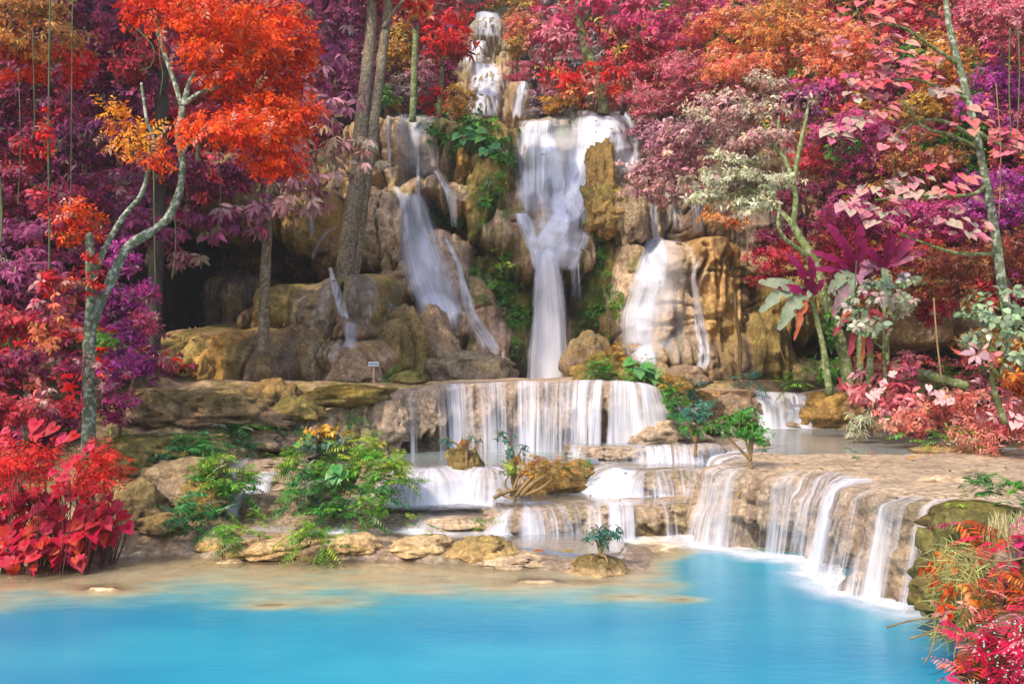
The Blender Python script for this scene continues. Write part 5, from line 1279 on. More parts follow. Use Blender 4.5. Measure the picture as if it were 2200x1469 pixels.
H('crimson shrub low on the left edge', 40, 690, 18.2, 100, 60, P_CRIM, 24, GL, 'hill_shrub', **DROOP)
H('dark crimson shrub above the red ground leaves', 60, 780, 17.6, 100, 50, P_MAROON, 22, GL, 'hill_shrub', **DROOP)
H('vivid violet shrub right of the pale trunk', 268, 620, 21.6, 66, 80, P_VIOLET, 22, GL, 'hill_shrub', extra=[(250, 540, 40, 40, P_VIOLET, 0.3)])
H('violet and magenta shrub below the vivid violet one', 270, 760, 21.0, 66, 80, P_VIOLET, 22, GL, 'hill_shrub', extra=[(310, 690, 34, 40, P_HOTP, -0.2)])
H('magenta shrub at the foot of the pale trunk', 250, 860, 20.2, 60, 50, P_MAGEN, 20, GL, 'hill_shrub')
H('small red shrub draped over the mossy boulder', 325, 770, 25.4, 40, 40, P_PINK, 20, GL, 'hill_shrub', **DROOP)
H('crimson thicket left of the trunk foot', 50, 870, 16.8, 90, 50, P_CRIM, 20, GL, 'hill_shrub')
H('scarlet low shrub above the heart leaves', 40, 985, 15.4, 90, 34, P_RED, 20, GL, 'hill_shrub', kind='spray', per=12, W=0.3)
H('scarlet feathery shrub right of the heart leaves', 190, 1010, 15.6, 60, 46, P_RED, 16, GL, 'hill_shrub', kind='spray', per=12, W=0.3)
H('dark red shrub behind the trunk foot', 120, 900, 19.8, 70, 40, P_MAROON, 20, GL, 'hill_shrub')
H('pink-leaved shrub crossing the lower pale trunk', 205, 800, 18.6, 24, 50, P_MAUVEP, 18, GL, 'hill_shrub', cover=0.8)
H('small bright red shrub crossing the pale trunk fork', 195, 590, 18.5, 40, 44, P_RED, 20, GL, 'hill_shrub', cover=1.3)
# centre, around the far cascades
H('plum tree above the two big trunks', 740, 110, 42.0, 70, 110, P_PLUM, 22, GT)
H('orange-brown tree between the big trunks and the slender trunk', 858, 110, 45.0, 44, 70, P_OCH, 16, GT, extra=[(850, 60, 30, 40, P_ORGN, 0)])
H('dusky mauve shrub on the left ledge', 870, 190, 44.0, 40, 36, P_GREY, 15, GT, 'hill_shrub', extra=[(905, 165, 34, 40, P_MAUVE, 0)])
H('dark green shrub at the foot of the big trunks', 826, 215, 42.0, 26, 30, P_GREEN, 15, GT, 'hill_shrub')
H('small bright red shrub left of the lowest distant fall', 925, 215, 46.0, 30, 34, P_RED, 15, GT, 'hill_shrub')
H('crimson tree filling the gap left of the far cascades', 965, 150, 52.0, 36, 50, P_MAROON, 14, GT)
H('russet tree at the top left of the far cascades', 955, 20, 56.0, 50, 40, P_CRIM, 15, GT)
H('greenish tree at the very top above the far cascades', 1090, -5, 74.0, 60, 20, P_GREEN, 12, GT, extra=[(1115, 30, 26, 30, P_OCH, -2)])
H('soft orange tree right of the topmost fall', 1125, 60, 62.0, 44, 44, P_ORPK, 12, GT, extra=[(1110, 100, 30, 40, P_OCH, -1)])
H('round pink shrub beside the distant cascades', 1110, 150, 58.0, 34, 26, P_PINK, 12, GT, 'hill_shrub')
H('brown-green tuft behind the fern knoll', 985, 215, 50.0, 40, 40, P_OCH, 12, GT, 'hill_shrub')
H('ochre shrub at the crest left of the main fall lip', 1190, 225, 43.5, 40, 24, P_OCH, 12, GT, 'hill_shrub')
H('golden shrub behind the main fall lip', 1250, 205, 44.5, 50, 28, P_OCH, 13, GT, 'hill_shrub', extra=[(1230, 180, 40, 20, P_ORGN, 0.5)])
H('dusky grey-purple shrub right of the slim distant fall', 1148, 232, 43.4, 24, 26, P_GREY, 12, GT, 'hill_shrub')
H('russet shrub behind the pink tree', 1330, 205, 45.0, 60, 30, P_ORPK, 14, GT, 'hill_shrub')
# right slope
H('crimson tree above the right shoulder of the main fall', 1390, 130, 42.5, 70, 60, P_CRIM, 17, GR)
H('rosy tree leaning over the right shoulder of the main fall', 1390, 230, 40.0, 54, 50, P_PINK, 16, GR, extra=[(1380, 290, 34, 40, P_MAUVE, -0.3)])
H('magenta tree at the top, right of the pink tree', 1470, 40, 43.0, 70, 60, P_HOTP, 18, GR)
H('pink and orange tree at the top centre right', 1560, 70, 40.0, 80, 70, P_ORPK, 16, GR)
H('crimson tree left of the pale spreading crown', 1470, 170, 40.0, 70, 60, P_PINK, 16, GR, extra=[(1520, 150, 50, 50, P_ORPK, -0.5)])
H('bright orange tree at the top right of centre', 1680, 70, 36.0, 90, 80, P_ORGN, 15, GR, extra=[(1740, 60, 50, 60, P_ORPK, -0.3)])
H('pale orange tree behind the spreading crown', 1600, 160, 36.0, 80, 50, P_ORPK, 15, GR)
H('mauve shrub under the pale spreading crown', 1440, 300, 36.0, 60, 50, P_MAUVE, 15, GR, 'hill_shrub')
H('rust and pink shrub under the spreading crown', 1570, 460, 34.0, 60, 40, P_ORGN, 15, GR, 'hill_shrub', cover=1.6)
H('crimson tree behind the bent trunk', 1680, 560, 32.5, 70, 50, P_CRIM, 16, GR, extra=[(1650, 520, 40, 30, P_MAROON, 0)])
H('plum tree between the bent trunk and the pale pink crown', 1720, 440, 32.0, 70, 70, P_MAROON, 16, GR, extra=[(1730, 350, 50, 40, P_CRIM, 0)])
H('orange-pink tree in the upper right', 1810, 110, 33.0, 80, 90, P_ORPK, 16, GR)
H('violet-red tree beneath the large heart leaves', 1830, 300, 31.0, 80, 80, P_MAGEN, 16, GR)
H('magenta tree in the middle of the right slope', 1860, 450, 29.5, 100, 60, P_MAGEN, 16, GR, extra=[(1930, 410, 50, 50, P_BURN, 0)])
H('golden tree behind the slanting pole trunk', 2020, 150, 30.0, 70, 90, P_ORGN, 16, GR, extra=[(1980, 220, 50, 50, P_OCH, -0.3)])
H('rose tree in the upper right corner', 2150, 50, 26.0, 100, 80, P_PINK, 18, GR)
H('crimson tree at the top between the heart leaves and the corner', 1990, 30, 31.0, 80, 60, P_CRIM, 17, GR)
H('purple tree right of the slanting pole trunk', 2130, 200, 26.5, 70, 90, P_VIOLET, 17, GR, extra=[(2180, 280, 40, 60, P_PINK, -0.4)])
H('olive-rust tree in the middle of the slanting trunk', 1980, 330, 29.0, 80, 60, P_BURN, 16, GR)
H('violet tree low on the right edge', 2150, 420, 25.0, 80, 80, P_VIOLET, 17, GR)
H('magenta and rust tree below the heart leaves', 2000, 480, 27.5, 90, 60, P_MAGEN, 16, GR, extra=[(1960, 530, 60, 40, P_CRIM, -0.3)])
H('dark rust tree above the pale-leaved shrub', 2050, 580, 25.6, 100, 60, P_BURN, 16, GR)
H('crimson tree above the banana leaves', 1800, 540, 29.5, 80, 50, P_CRIM, 16, GR, extra=[(1870, 560, 50, 40, P_MAROON, 0)])
H('wine shrub hanging over the right hollow', 1960, 620, 26.0, 70, 50, P_BURN, 16, GR, 'hill_shrub', extra=[(2010, 660, 40, 40, P_CRIM, -0.2)])
H('maroon shrub on the right edge above the pale leaves', 2160, 540, 23.6, 70, 50, P_BURN, 17, GR, 'hill_shrub')
H('yellow-olive shrub in the right hollow', 2110, 740, 24.5, 70, 44, P_OCH, 15, GR, 'hill_shrub')
H('dark red shrub at the mouth of the right hollow', 1720, 640, 32.0, 40, 40, P_BURN, 15, GR, 'hill_shrub', cover=1.4)
# pale broad-leaved shrubs
SIL = dict(per=5, W=0.62, cover=2.0, droop=0.6)
leafy('pale_shrub', 'silvery green broad-leaved shrub among the banana plants', 'shrub', [(1890, 640, 23.5, 90, 40, P_SILV, 17), (1860, 680, 23.3, 60, 34, P_SILV, 17), (1930, 600, 23.6, 50, 30, P_SILV, 17), (1945, 655, 23.4, 40, 26, P_PALEG, 17)], (1905, 830, 23.8), M_BARKY, 0.06, **SIL)
leafy('pale_shrub', 'whitish broad-leaved shrub at the right edge', 'shrub', [(2150, 650, 18.5, 66, 50, P_SILV, 20), (2110, 710, 18.4, 50, 40, P_SILV, 20), (2180, 720, 18.3, 50, 50, P_SILV, 20), (2090, 750, 18.3, 30, 20, P_SALM, 28)], (2160, 880, 18.8), M_BARKY, 0.07, **SIL)
# low pink and coral growth on the right bank
GB = 'bushes on the right bank'
def R_(label, px, py, Y, rx, rz, pal, lp, **kw): return leafy('bank_bush', label, 'bush', [(px, py, Y, rx, rz, pal, lp)], None, None, 0, None, GB, **kw)
R_('rose-red bush at the left end of the right bank', 1865, 830, 25.0, 56, 40, P_SALM, 20)
R_('pink bush with whitish leaves above the upper pool', 1940, 850, 23.6, 60, 40, P_SALM, 22, W=0.5)
R_('tall salmon spike among the bank bushes', 1945, 800, 23.8, 30, 44, P_PINK, 18)
R_('coral bush in the middle of the right bank', 2030, 860, 22.6, 66, 44, P_CORAL, 18)
R_('rust-pink bush below the coral one', 1960, 905, 22.6, 70, 30, P_CORAL, 16)
R_('orange bush at the right edge of the bank', 2180, 800, 19.6, 44, 60, P_ORGN, 18)
R_('pale coral bush near the right edge', 2120, 880, 20.6, 70, 46, P_CORAL, 16)
R_('pink leafy bush in the corner of the right bank', 2185, 900, 19.2, 50, 50, P_SALM, 20)
R_('feathery faded fern bush at the pool corner', 2110, 935, 19.8, 80, 26, P_CORAL, 15, kind='spray', per=12, W=0.22)
R_('pale hanging grass tuft at the left end of the bank', 1855, 905, 24.2, 30, 36, P_PALEG, 20, W=0.12, droop=1.2)
R_('dim green undergrowth in the right hollow', 1800, 790, 27.5, 50, 26, P_GREEN, 18)
R_('dim green undergrowth below the bent trunk', 1870, 780, 26.0, 60, 24, P_BURN, 18)

# the mass of leaves behind and between the trees
def hill_mass(name, label, px, py, n, L, pals, off=(0.2, 1.6)):
    Y = hit(px, py) - rng.uniform(off[0], off[1], n)
    pos = P(px, py, Y)
    axis = nrmz(np.array([0, -0.6, 0.7]) + rng.normal(size=(n, 3)) * 0.4)
    k = np.clip(((0.5 + 1.1 * fbm(px / 130.0, py / 110.0, 5.0, 3)) * len(pals)).astype(int), 0, len(pals) - 1)
    base = np.zeros((n, 3))
    for i, pl in enumerate(pals):
        m = k == i
        if m.any(): base[m] = pick(pl, m.sum(), 0.2)
    per = 6
    ref = nrmz(np.cross(axis, rng.normal(size=(n, 3)))); ref2 = np.cross(axis, ref)
    th = np.arange(per)[None] / per * 2 * np.pi + rng.random((n, 1)) * 6.28
    rad = np.cos(th)[..., None] * ref[:, None] + np.sin(th)[..., None] * ref2[:, None]
    d = nrmz(rad + axis[:, None] * rng.normal(0.2, 0.3, (n, per))[..., None] + np.array([0, 0, -0.6]))
    LL = np.repeat(pm(L, Y), per) * rng.uniform(0.6, 1.25, n * per)
    lv = Leaves()
    lv.add(np.repeat(pos, per, 0), d.reshape(-1, 3), np.repeat(axis, per, 0) + 0.3 * rng.normal(size=(n * per, 3)), LL, LL * 0.38, np.repeat(base, per, 0) * np.exp(rng.normal(0, 0.3, (n * per, 1))))
    o = link(name, lv.mesh(name), M_LEAF)
    o['kind'] = 'stuff'; o['label'] = label; o['category'] = 'foliage'
    return o
def region(n, x0, x1, y0, y1, keep):
    px = rng.uniform(x0, x1, n * 3); py = rng.uniform(y0, y1, n * 3)
    m = keep(px, py)
    return px[m][:n], py[m][:n]
px, py = region(5400, -140, 700, -80, 800, lambda x, y: (y < 470 - 0.35 * (x - 330).clip(0) ) | (x < 250 + 60 * np.sin(y / 60)))
hill_mass('left_undergrowth', 'dense dark purple and red foliage clothing the left slope', px, py, len(px), 20, [P_MAROON, P_PLUM, P_MAROON, P_CRIM, P_PLUM])
px, py = region(7600, 1370, 2340, -80, 700, lambda x, y: (y < 215 + 0.30 * (x - 1370)) | (x > 1770) & (y < 660))
hill_mass('right_undergrowth', 'dense crimson, magenta and rust foliage clothing the right slope', px, py, len(px), 14, [P_BURN, P_CRIM, P_OCH, P_MAROON, P_BURN, P_MAGEN, P_ORPK, P_GREEN])
px, py = region(2200, 640, 1420, -60, 235, lambda x, y: ~((x > 975) & (x < 1140) & (y > 15) & (y < 260)) & ~((x > 1090) & (y > 225)))
hill_mass('upper_undergrowth', 'reddish and ochre foliage behind the crest of the falls', px, py, len(px), 14, [P_GREY, P_CRIM, P_OCH, P_MAROON, P_PINK, P_MAUVE])

# low leaves covering the banks at either side
def bank_cover(name, label, x0, x1, y0, y1, n, L, pals):
    x = rng.uniform(x0, x1, n); y = rng.uniform(y0, y1, n)
    keep = ground_z(x, y) > 0.15
    x, y = x[keep], y[keep]; n = len(x)
    z = ground_z(x, y)
    z = np.where(np.abs(x) > 16, np.maximum(z, 2.0 * sstep(16, 22, np.abs(x))), z) + rng.uniform(0.05, 0.7, n)
    k = np.clip(((0.5 + 1.1 * fbm(x * 0.5, y * 0.5, 5.0, 3)) * len(pals)).astype(int), 0, len(pals) - 1)
    base = np.zeros((n, 3))
    for i, pl in enumerate(pals):
        m = k == i
        if m.any(): base[m] = pick(pl, m.sum(), 0.2)
    per = 6
    axis = nrmz(np.array([0, -0.3, 1.0]) + rng.normal(size=(n, 3)) * 0.35)
    ref = nrmz(np.cross(axis, rng.normal(size=(n, 3)))); ref2 = np.cross(axis, ref)
    th = np.arange(per)[None] / per * 2 * np.pi + rng.random((n, 1)) * 6.28
    rad = np.cos(th)[..., None] * ref[:, None] + np.sin(th)[..., None] * ref2[:, None]
    d = nrmz(rad + axis[:, None] * 0.2 + np.array([0, 0, -0.4]))
    LL = L * rng.uniform(0.6, 1.3, n * per)
    lv = Leaves()
    lv.add(np.repeat(np.stack([x, y, z], 1), per, 0), d.reshape(-1, 3), np.repeat(axis, per, 0), LL, LL * 0.4, np.repeat(base, per, 0) * np.exp(rng.normal(0, 0.3, (n * per, 1))))
    o = link(name, lv.mesh(name), M_LEAF)
    o['kind'] = 'stuff'; o['label'] = label; o['category'] = 'foliage'
bank_cover('left_ground_cover', 'low red and maroon leaves covering the left bank', -18, -10.3, 15.8, 30, 2200, 0.24, [P_CRIM, P_MAROON, P_RED, P_GREEN, P_MAROON])
bank_cover('right_ground_cover', 'low coral and green leaves covering the right bank', 11.6, 20, 20.5, 34, 1700, 0.22, [P_CORAL, P_GREEN, P_BURN, P_SALM])
# ------------------------------------------------------------------ heart leaves: red ground plants and the big-leaved tree
def heart_mesh(name, cup=0.10, droop=0.25, w=0.46):
    """a heart-shaped leaf, stalk at the origin, tip towards +x, face +z"""
    half = np.array([(0.0, 0.0), (-0.20, 0.12), (-0.24, 0.26), (-0.12, 0.40), (0.08, 0.44), (0.30, 0.37), (0.50, 0.25), (0.66, 0.12), (0.82, 0.0)])
    pts = np.vstack([half, half[1:-1][::-1] * np.array([1, -1])])
    x = pts[:, 0]; y = pts[:, 1] * w / 0.46
    th = x
    rim = np.stack([x, y, cup * np.abs(y) * 1.2 - droop * np.clip(x, 0, 1) ** 2], 1)
    mid = np.stack([rim[:, 0] * 0.5 + 0.12, rim[:, 1] * 0.5, cup * np.abs(rim[:, 1]) * 0.4 - droop * 0.25 * np.clip(rim[:, 0], 0, 1) ** 2 - 0.012], 1)
    v = np.vstack([[[0.1, 0, 0]], mid, rim])
    k = len(th); i = np.arange(k); j = (i + 1) % k
    return mesh_np(name, v, [np.stack([1 + i, 1 + k + i, 1 + k + j, 1 + j], 1), np.stack([0 * i, 1 + i, 1 + j], 1)], True)
def orient(o, d, n, size, loc):
    d = Vector(d).normalized(); n = Vector(n)
    n = (n - d * n.dot(d)).normalized(); y = n.cross(d)
    m = Matrix(((d.x, y.x, n.x), (d.y, y.y, n.y), (d.z, y.z, n.z)))
    o.rotation_mode = 'QUATERNION'; o.rotation_quaternion = m.to_quaternion()
    o.scale = (size, size, size); o.location = loc
HEARTS = [heart_mesh('heart_leaf', 0.04 + 0.05 * i, 0.12 + 0.10 * i, 0.42 + 0.03 * i) for i in range(3)]
M_TARO = mat_leaf('red_heart_leaf', 0.5, 0.3, 0.2, [(0.30, 0.004, 0.02), (0.52, 0.008, 0.05), (0.44, 0.006, 0.02), (0.62, 0.05, 0.12), (0.40, 0.006, 0.008), (0.56, 0.012, 0.07), (0.50, 0.05, 0.01), (0.34, 0.01, 0.04)])
M_HEART = mat_leaf('pink_heart_leaf', 0.45, 0.25, 0.35, [(0.58, 0.16, 0.14), (0.62, 0.06, 0.12), (0.56, 0.30, 0.24), (0.56, 0.08, 0.20), (0.52, 0.36, 0.26), (0.66, 0.04, 0.07)])
M_HEARTP = mat_leaf('pale_heart_leaf', 0.45, 0.25, 0.35, [(0.46, 0.42, 0.32), (0.54, 0.34, 0.30), (0.58, 0.14, 0.24), (0.40, 0.42, 0.28), (0.56, 0.08, 0.24), (0.48, 0.46, 0.36)])
M_CALAD = mat_leaf('whitish_heart_leaf', 0.45, 0.25, 0.35, [(0.7, 0.55, 0.55), (0.72, 0.35, 0.38), (0.62, 0.52, 0.50), (0.74, 0.42, 0.44)])
M_BIGGREEN = mat_leaf('green_heart_leaf', 0.4, 0.3, 0.4, [(0.05, 0.24, 0.06), (0.12, 0.34, 0.06), (0.08, 0.28, 0.10), (0.25, 0.42, 0.12)])
for m_ in (M_TARO, M_HEART, M_HEARTP, M_CALAD, M_BIGGREEN): pass
M_DSTEM = mat_plain('dark_red_stem', (0.10, 0.03, 0.02))
def heart_plant(name, label, base, leaves, size, mat, group=None, stem_mat=None, meshes=None):
    """leaves: list of (position, direction of the tip, face normal)"""
    root = thing(name, label, 'plant', base, group)
    b = Build(); bv = np.array(base)
    for i, (p, d, n) in enumerate(leaves):
        q = np.array(p) - bv
        key = mat.name + str(i % 3)
        me = bpy.data.meshes.get(key)
        if me is None:
            me = HEARTS[i % 3].copy(); me.name = key; me.materials.append(mat)
        o = bpy.data.objects.new('leaf', me); C.objects.link(o); o.parent = root
        orient(o, d, n, size * random.uniform(0.55, 1.3), q.tolist())
        f = np.array([q[0] * 0.15, q[1] * 0.15, -0.1])
        b.tube([f, (f + q) / 2 + np.array([0, 0.22, 0.06]), q], 0.009, 0.005, 7, 5)
    link('stem', b.mesh('stem'), stem_mat or M_DSTEM, root)
    return root
spots = [(45, 1064), (20, 1095), (70, 1080), (120, 1070), (175, 1075), (222, 1085), (10, 1130), (60, 1125), (110, 1120), (160, 1118), (205, 1122), (238, 1120), (30, 1165), (85, 1160), (135, 1158), (180, 1155), (218, 1150), (5, 1190), (55, 1196), (105, 1190), (150, 1182), (-40, 1150), (-30, 1100)]
for i, (px, py) in enumerate(spots):
    Y = 15.3 + 1.3 * (1196 - py) / 120.0
    base = P(px, py + 12, Y); base[2] = max(surf_z(base[0], base[1]), -0.05)
    lf = []
    for k in range(17):
        a = rng.uniform(0, 6.28)
        p = P(px + rng.uniform(-34, 34), py - rng.uniform(-22, 34), Y - rng.uniform(0, 0.4))
        lf.append((p, (math.cos(a) * 0.8, -0.5 - 0.4 * rng.random(), -0.6 + 0.3 * math.sin(a)), (rng.normal(0, 0.4), -0.55, 0.8)))
    row = ['rearmost', 'back', 'middle', 'front', 'waterside'][0 if py < 1065 else 1 if py < 1100 else 2 if py < 1140 else 3 if py < 1180 else 4]
    pos_ = 'cut off by the picture edge' if px < 0 else 'at the picture edge' if px < 25 else 'second from the picture edge' if px < 75 else 'in the middle of the patch' if px < 125 else 'just right of the middle' if px < 155 else 'well right of the middle' if px < 195 else 'near its right end' if px < 225 else 'at its far right end'
    heart_plant('heart_leaf_plant', 'crimson heart-leaved plant in the ' + row + ' row, ' + pos_, base.tolist(), lf, 0.235, M_TARO, 'red heart-leaved plants at the pool corner')
for i, (px, py, Y, s_) in enumerate([(95, 915, 15.8, 0.26), (140, 925, 15.7, 0.28), (185, 965, 15.2, 0.24), (15, 930, 15.4, 0.24), (60, 1000, 15.0, 0.22), (130, 1005, 15.0, 0.24)]):
    base = P(px, py + 70, Y)
    base[2] = surf_z(base[0], base[1])
    heart_plant('heart_leaf_plant', ['red plant with very large heart leaves left of the trunk foot', 'red plant with very large heart leaves just before the trunk foot', 'scarlet heart leaves lowest below the trunk foot', 'red heart leaves at the picture edge above the patch', 'red heart leaves rising from the back of the patch', 'red heart leaves between the patch and the trunk foot'][i], base.tolist(), [(P(px + rng.uniform(-24, 24), py + rng.uniform(-10, 20), Y), (rng.normal(0, 0.6), -0.6, -0.6), (0, -0.8, 0.6)) for k in range(3)], s_, M_TARO, 'large red heart leaves above the patch')
# whitish caladiums on the right bank
for i, (px, py, Y) in enumerate([(1910, 810, 23.0), (1880, 840, 23.0), (2000, 830, 22.0), (2190, 895, 18.6), (2030, 850, 21.8)]):
    base = P(px, py + 50, Y + 0.2)
    heart_plant('caladium', ['caladium with a big whitish-pink leaf standing highest on the right bank', 'whitish caladium leaf low at the left of the bank', 'pale caladium in the middle of the coral bushes', 'pink-white caladium at the right edge of the picture', 'small pale caladium beside the middle one'][i], base.tolist(), [(P(px + rng.uniform(-20, 20), py + rng.uniform(-12, 16), Y), (rng.normal(0, 0.7), -0.5, -0.7), (0, -0.8, 0.5)) for k in range(4)], 0.24, M_CALAD, 'caladiums on the right bank')
# big green leaves
for i, (px, py, Y, s_, n_) in enumerate([(735, 1012, 17.8, 0.42, 5), (650, 948, 20.6, 0.3, 3), (1010, 290, 38.6, 0.5, 7), (1060, 320, 38.2, 0.5, 6), (1400, 800, 25.2, 0.38, 7), (1375, 790, 25.4, 0.34, 6), (1462, 890, 23.4, 0.34, 2)]):
    base = P(px, py + 30, Y + 0.2)
    heart_plant('elephant_ear', ['bright green elephant-ear leaves in the large fern bush', 'green elephant-ear beside the dark bluish shrub', 'broad green leaves on the knoll left of the main fall', 'broad green leaves lower on the knoll', 'broad light-green leaves on the mossy bank', 'broad green leaves behind the mossy hump', 'two broad leaves low on the mossy bank'][i], base.tolist(), [(P(px + rng.uniform(-26, 26), py + rng.uniform(-18, 18), Y - rng.uniform(0, 0.3)), (rng.normal(0, 0.8), -0.5, -0.5), (0, -0.7, 0.7)) for k in range(n_)], s_, M_BIGGREEN, 'green elephant-ear plants')
# the slanting pole tree with layers of large heart leaves
foot = P(2158, 610, 22.5)
root = thing('big_leaf_tree', 'slanting mottled pole trunk carrying tiers of large pink and cream heart leaves', 'tree', foot.tolist())
def limb(nm, pts, r0, r1, mat=M_BARKG):
    b = Build(); b.tube([P(*p) - foot for p in pts], pm(r0, 22.5), pm(r1, 22.5), 26, 9, 0.25)
    link(nm, b.mesh(nm), mat, root)
limb('trunk', [(2170, 700, 22.5), (2150, 590, 22.5), (2138, 500, 22.5), (2120, 400, 22.5), (2100, 300, 22.5), (2074, 190, 22.5), (2052, 110, 22.5), (2036, 40, 22.5), (2028, -40, 22.5)], 11, 6)
tiers = [(1850, 20, 60, 30, 0), (1930, 30, 60, 30, 0), (1870, 100, 70, 24, 0), (1930, 120, 60, 30, 0), (1850, 165, 50, 24, 0), (1920, 165, 56, 26, 0), (1985, 150, 40, 24, 0), (1850, 200, 30, 24, 1), (1890, 230, 30, 26, 0), (1840, 260, 30, 24, 1), (1800, 290, 26, 18, 1), (1915, 300, 30, 26, 1),
         (2095, 255, 44, 32, 0), (2170, 310, 40, 26, 0), (2045, 380, 50, 34, 0), (1960, 400, 44, 24, 1), (1880, 415, 50, 24, 1), (1830, 440, 30, 20, 1), (2060, 455, 56, 36, 1), (1900, 470, 40, 20, 1), (2030, 200, 26, 14, 1), (2085, 500, 40, 20, 1)]
for i, (px, py, rx, rz, pale) in enumerate(tiers):
    mat = M_HEARTP if pale else M_HEART
    for k in range(13):
        key = mat.name + str(k % 3)
        me = bpy.data.meshes.get(key)
        if me is None:
            me = HEARTS[k % 3].copy(); me.name = key; me.materials.append(mat)
        o = bpy.data.objects.new('leaf', me); C.objects.link(o); o.parent = root
        u, v = rng.uniform(-1, 1), rng.uniform(-1, 1)
        q = P(px + u * rx, py + v * rz - 6, 21.6 - 0.4 * rng.random() + 0.5 * v * -1) - foot
        orient(o, (u * 0.9 + rng.normal(0, 0.4), -0.6, -0.5), (u * 0.3 + rng.normal(0, 0.2), -0.68, 0.74), pm(27, 21.8) * random.uniform(0.65, 1.25), q.tolist())
for pts in ([(2062, 140, 22.5), (2000, 100, 22.2), (1940, 60, 22.0), (1880, 50, 21.8)], [(2080, 215, 22.5), (2020, 190, 22.2), (1960, 170, 22.0), (1890, 180, 21.9)], [(2100, 300, 22.5), (2030, 262, 22.3), (1970, 262, 22.2), (1920, 300, 22)], [(2105, 320, 22.5), (2040, 290, 22.2), (1980, 270, 22), (1930, 200, 22)], [(2120, 400, 22.5), (2080, 420, 22.2), (1980, 420, 22), (1880, 430, 22)], [(2095, 280, 22.5), (2130, 300, 22.2), (2170, 320, 22)], [(2140, 545, 22.5), (2060, 545, 22.3), (1980, 520, 22.2), (1930, 500, 22.2)]):
    limb('branch', pts, 5, 2, M_BARKY)

# ------------------------------------------------------------------ banana plants
def banana_leaf(b, p0, p1, w, arch=0.18, tears=7):
    p0, p1 = np.array(p0), np.array(p1)
    n = 26
    t = np.linspace(0, 1, n)[:, None]
    L = np.linalg.norm(p1 - p0)
    c = p0 + (p1 - p0) * t + np.array([0, -0.10 * L, arch * L]) * (4 * t * (1 - t))
    tg = nrmz(np.gradient(c, axis=0))
    side = nrmz(np.cross(tg, np.array([0.15, -1.0, 0.45])))
    prof = w * 0.5 * np.clip(np.sin(np.pi * np.clip(t * 0.93 + 0.05, 0, 1)), 0, 1) ** 0.55
    jag = 1 - 0.55 * (noise(t * tears * 2.2 + p0[0] * 7, 1.0) > 0.42) * (t > 0.15)
    jag2 = 1 - 0.55 * (noise(t * tears * 2.2 + p0[2] * 5, 9.0) > 0.42) * (t > 0.15)
    up = np.cross(side, tg)
    l = c + side * prof * jag + up * 0.25 * prof - np.array([0, 0, 0.3]) * prof
    r = c - side * prof * jag2 + up * 0.25 * prof - np.array([0, 0, 0.3]) * prof
    v = np.stack([l, c, r], 1).reshape(-1, 3)
    b.add(v, grid_faces(n, 3))
def mat_banana(nm, c0, c1):
    m, nt = new_mat(nm)
    tc = nd(nt, 'NewGeometry').outputs['Position']
    c = ramp(nt, noise_node(nt, tc, 5.0, 4, 0.6), [(0.3, c0), (0.7, c1)])
    b = nd(nt, 'BsdfPrincipled', i_Roughness=0.4); nt.links.new(c, b.inputs['Base Color'])
    t = nd(nt, 'BsdfTranslucent'); nt.links.new(c, t.inputs[0])
    mx = nd(nt, 'MixShader', i_0=0.35); nt.links.new(b.outputs[0], mx.inputs[1]); nt.links.new(t.outputs[0], mx.inputs[2])
    out(nt, mx.outputs[0]); return m
BM = dict(m=mat_banana('magenta_banana', (0.22, 0.006, 0.07), (0.38, 0.015, 0.14)), g=mat_banana('pale_banana', (0.20, 0.28, 0.16), (0.38, 0.44, 0.32)), r=mat_banana('maroon_banana', (0.34, 0.03, 0.06), (0.5, 0.08, 0.12)), p=mat_banana('mauve_banana', (0.42, 0.16, 0.28), (0.56, 0.3, 0.4)), o=mat_banana('rust_banana', (0.45, 0.08, 0.03), (0.55, 0.2, 0.08)))
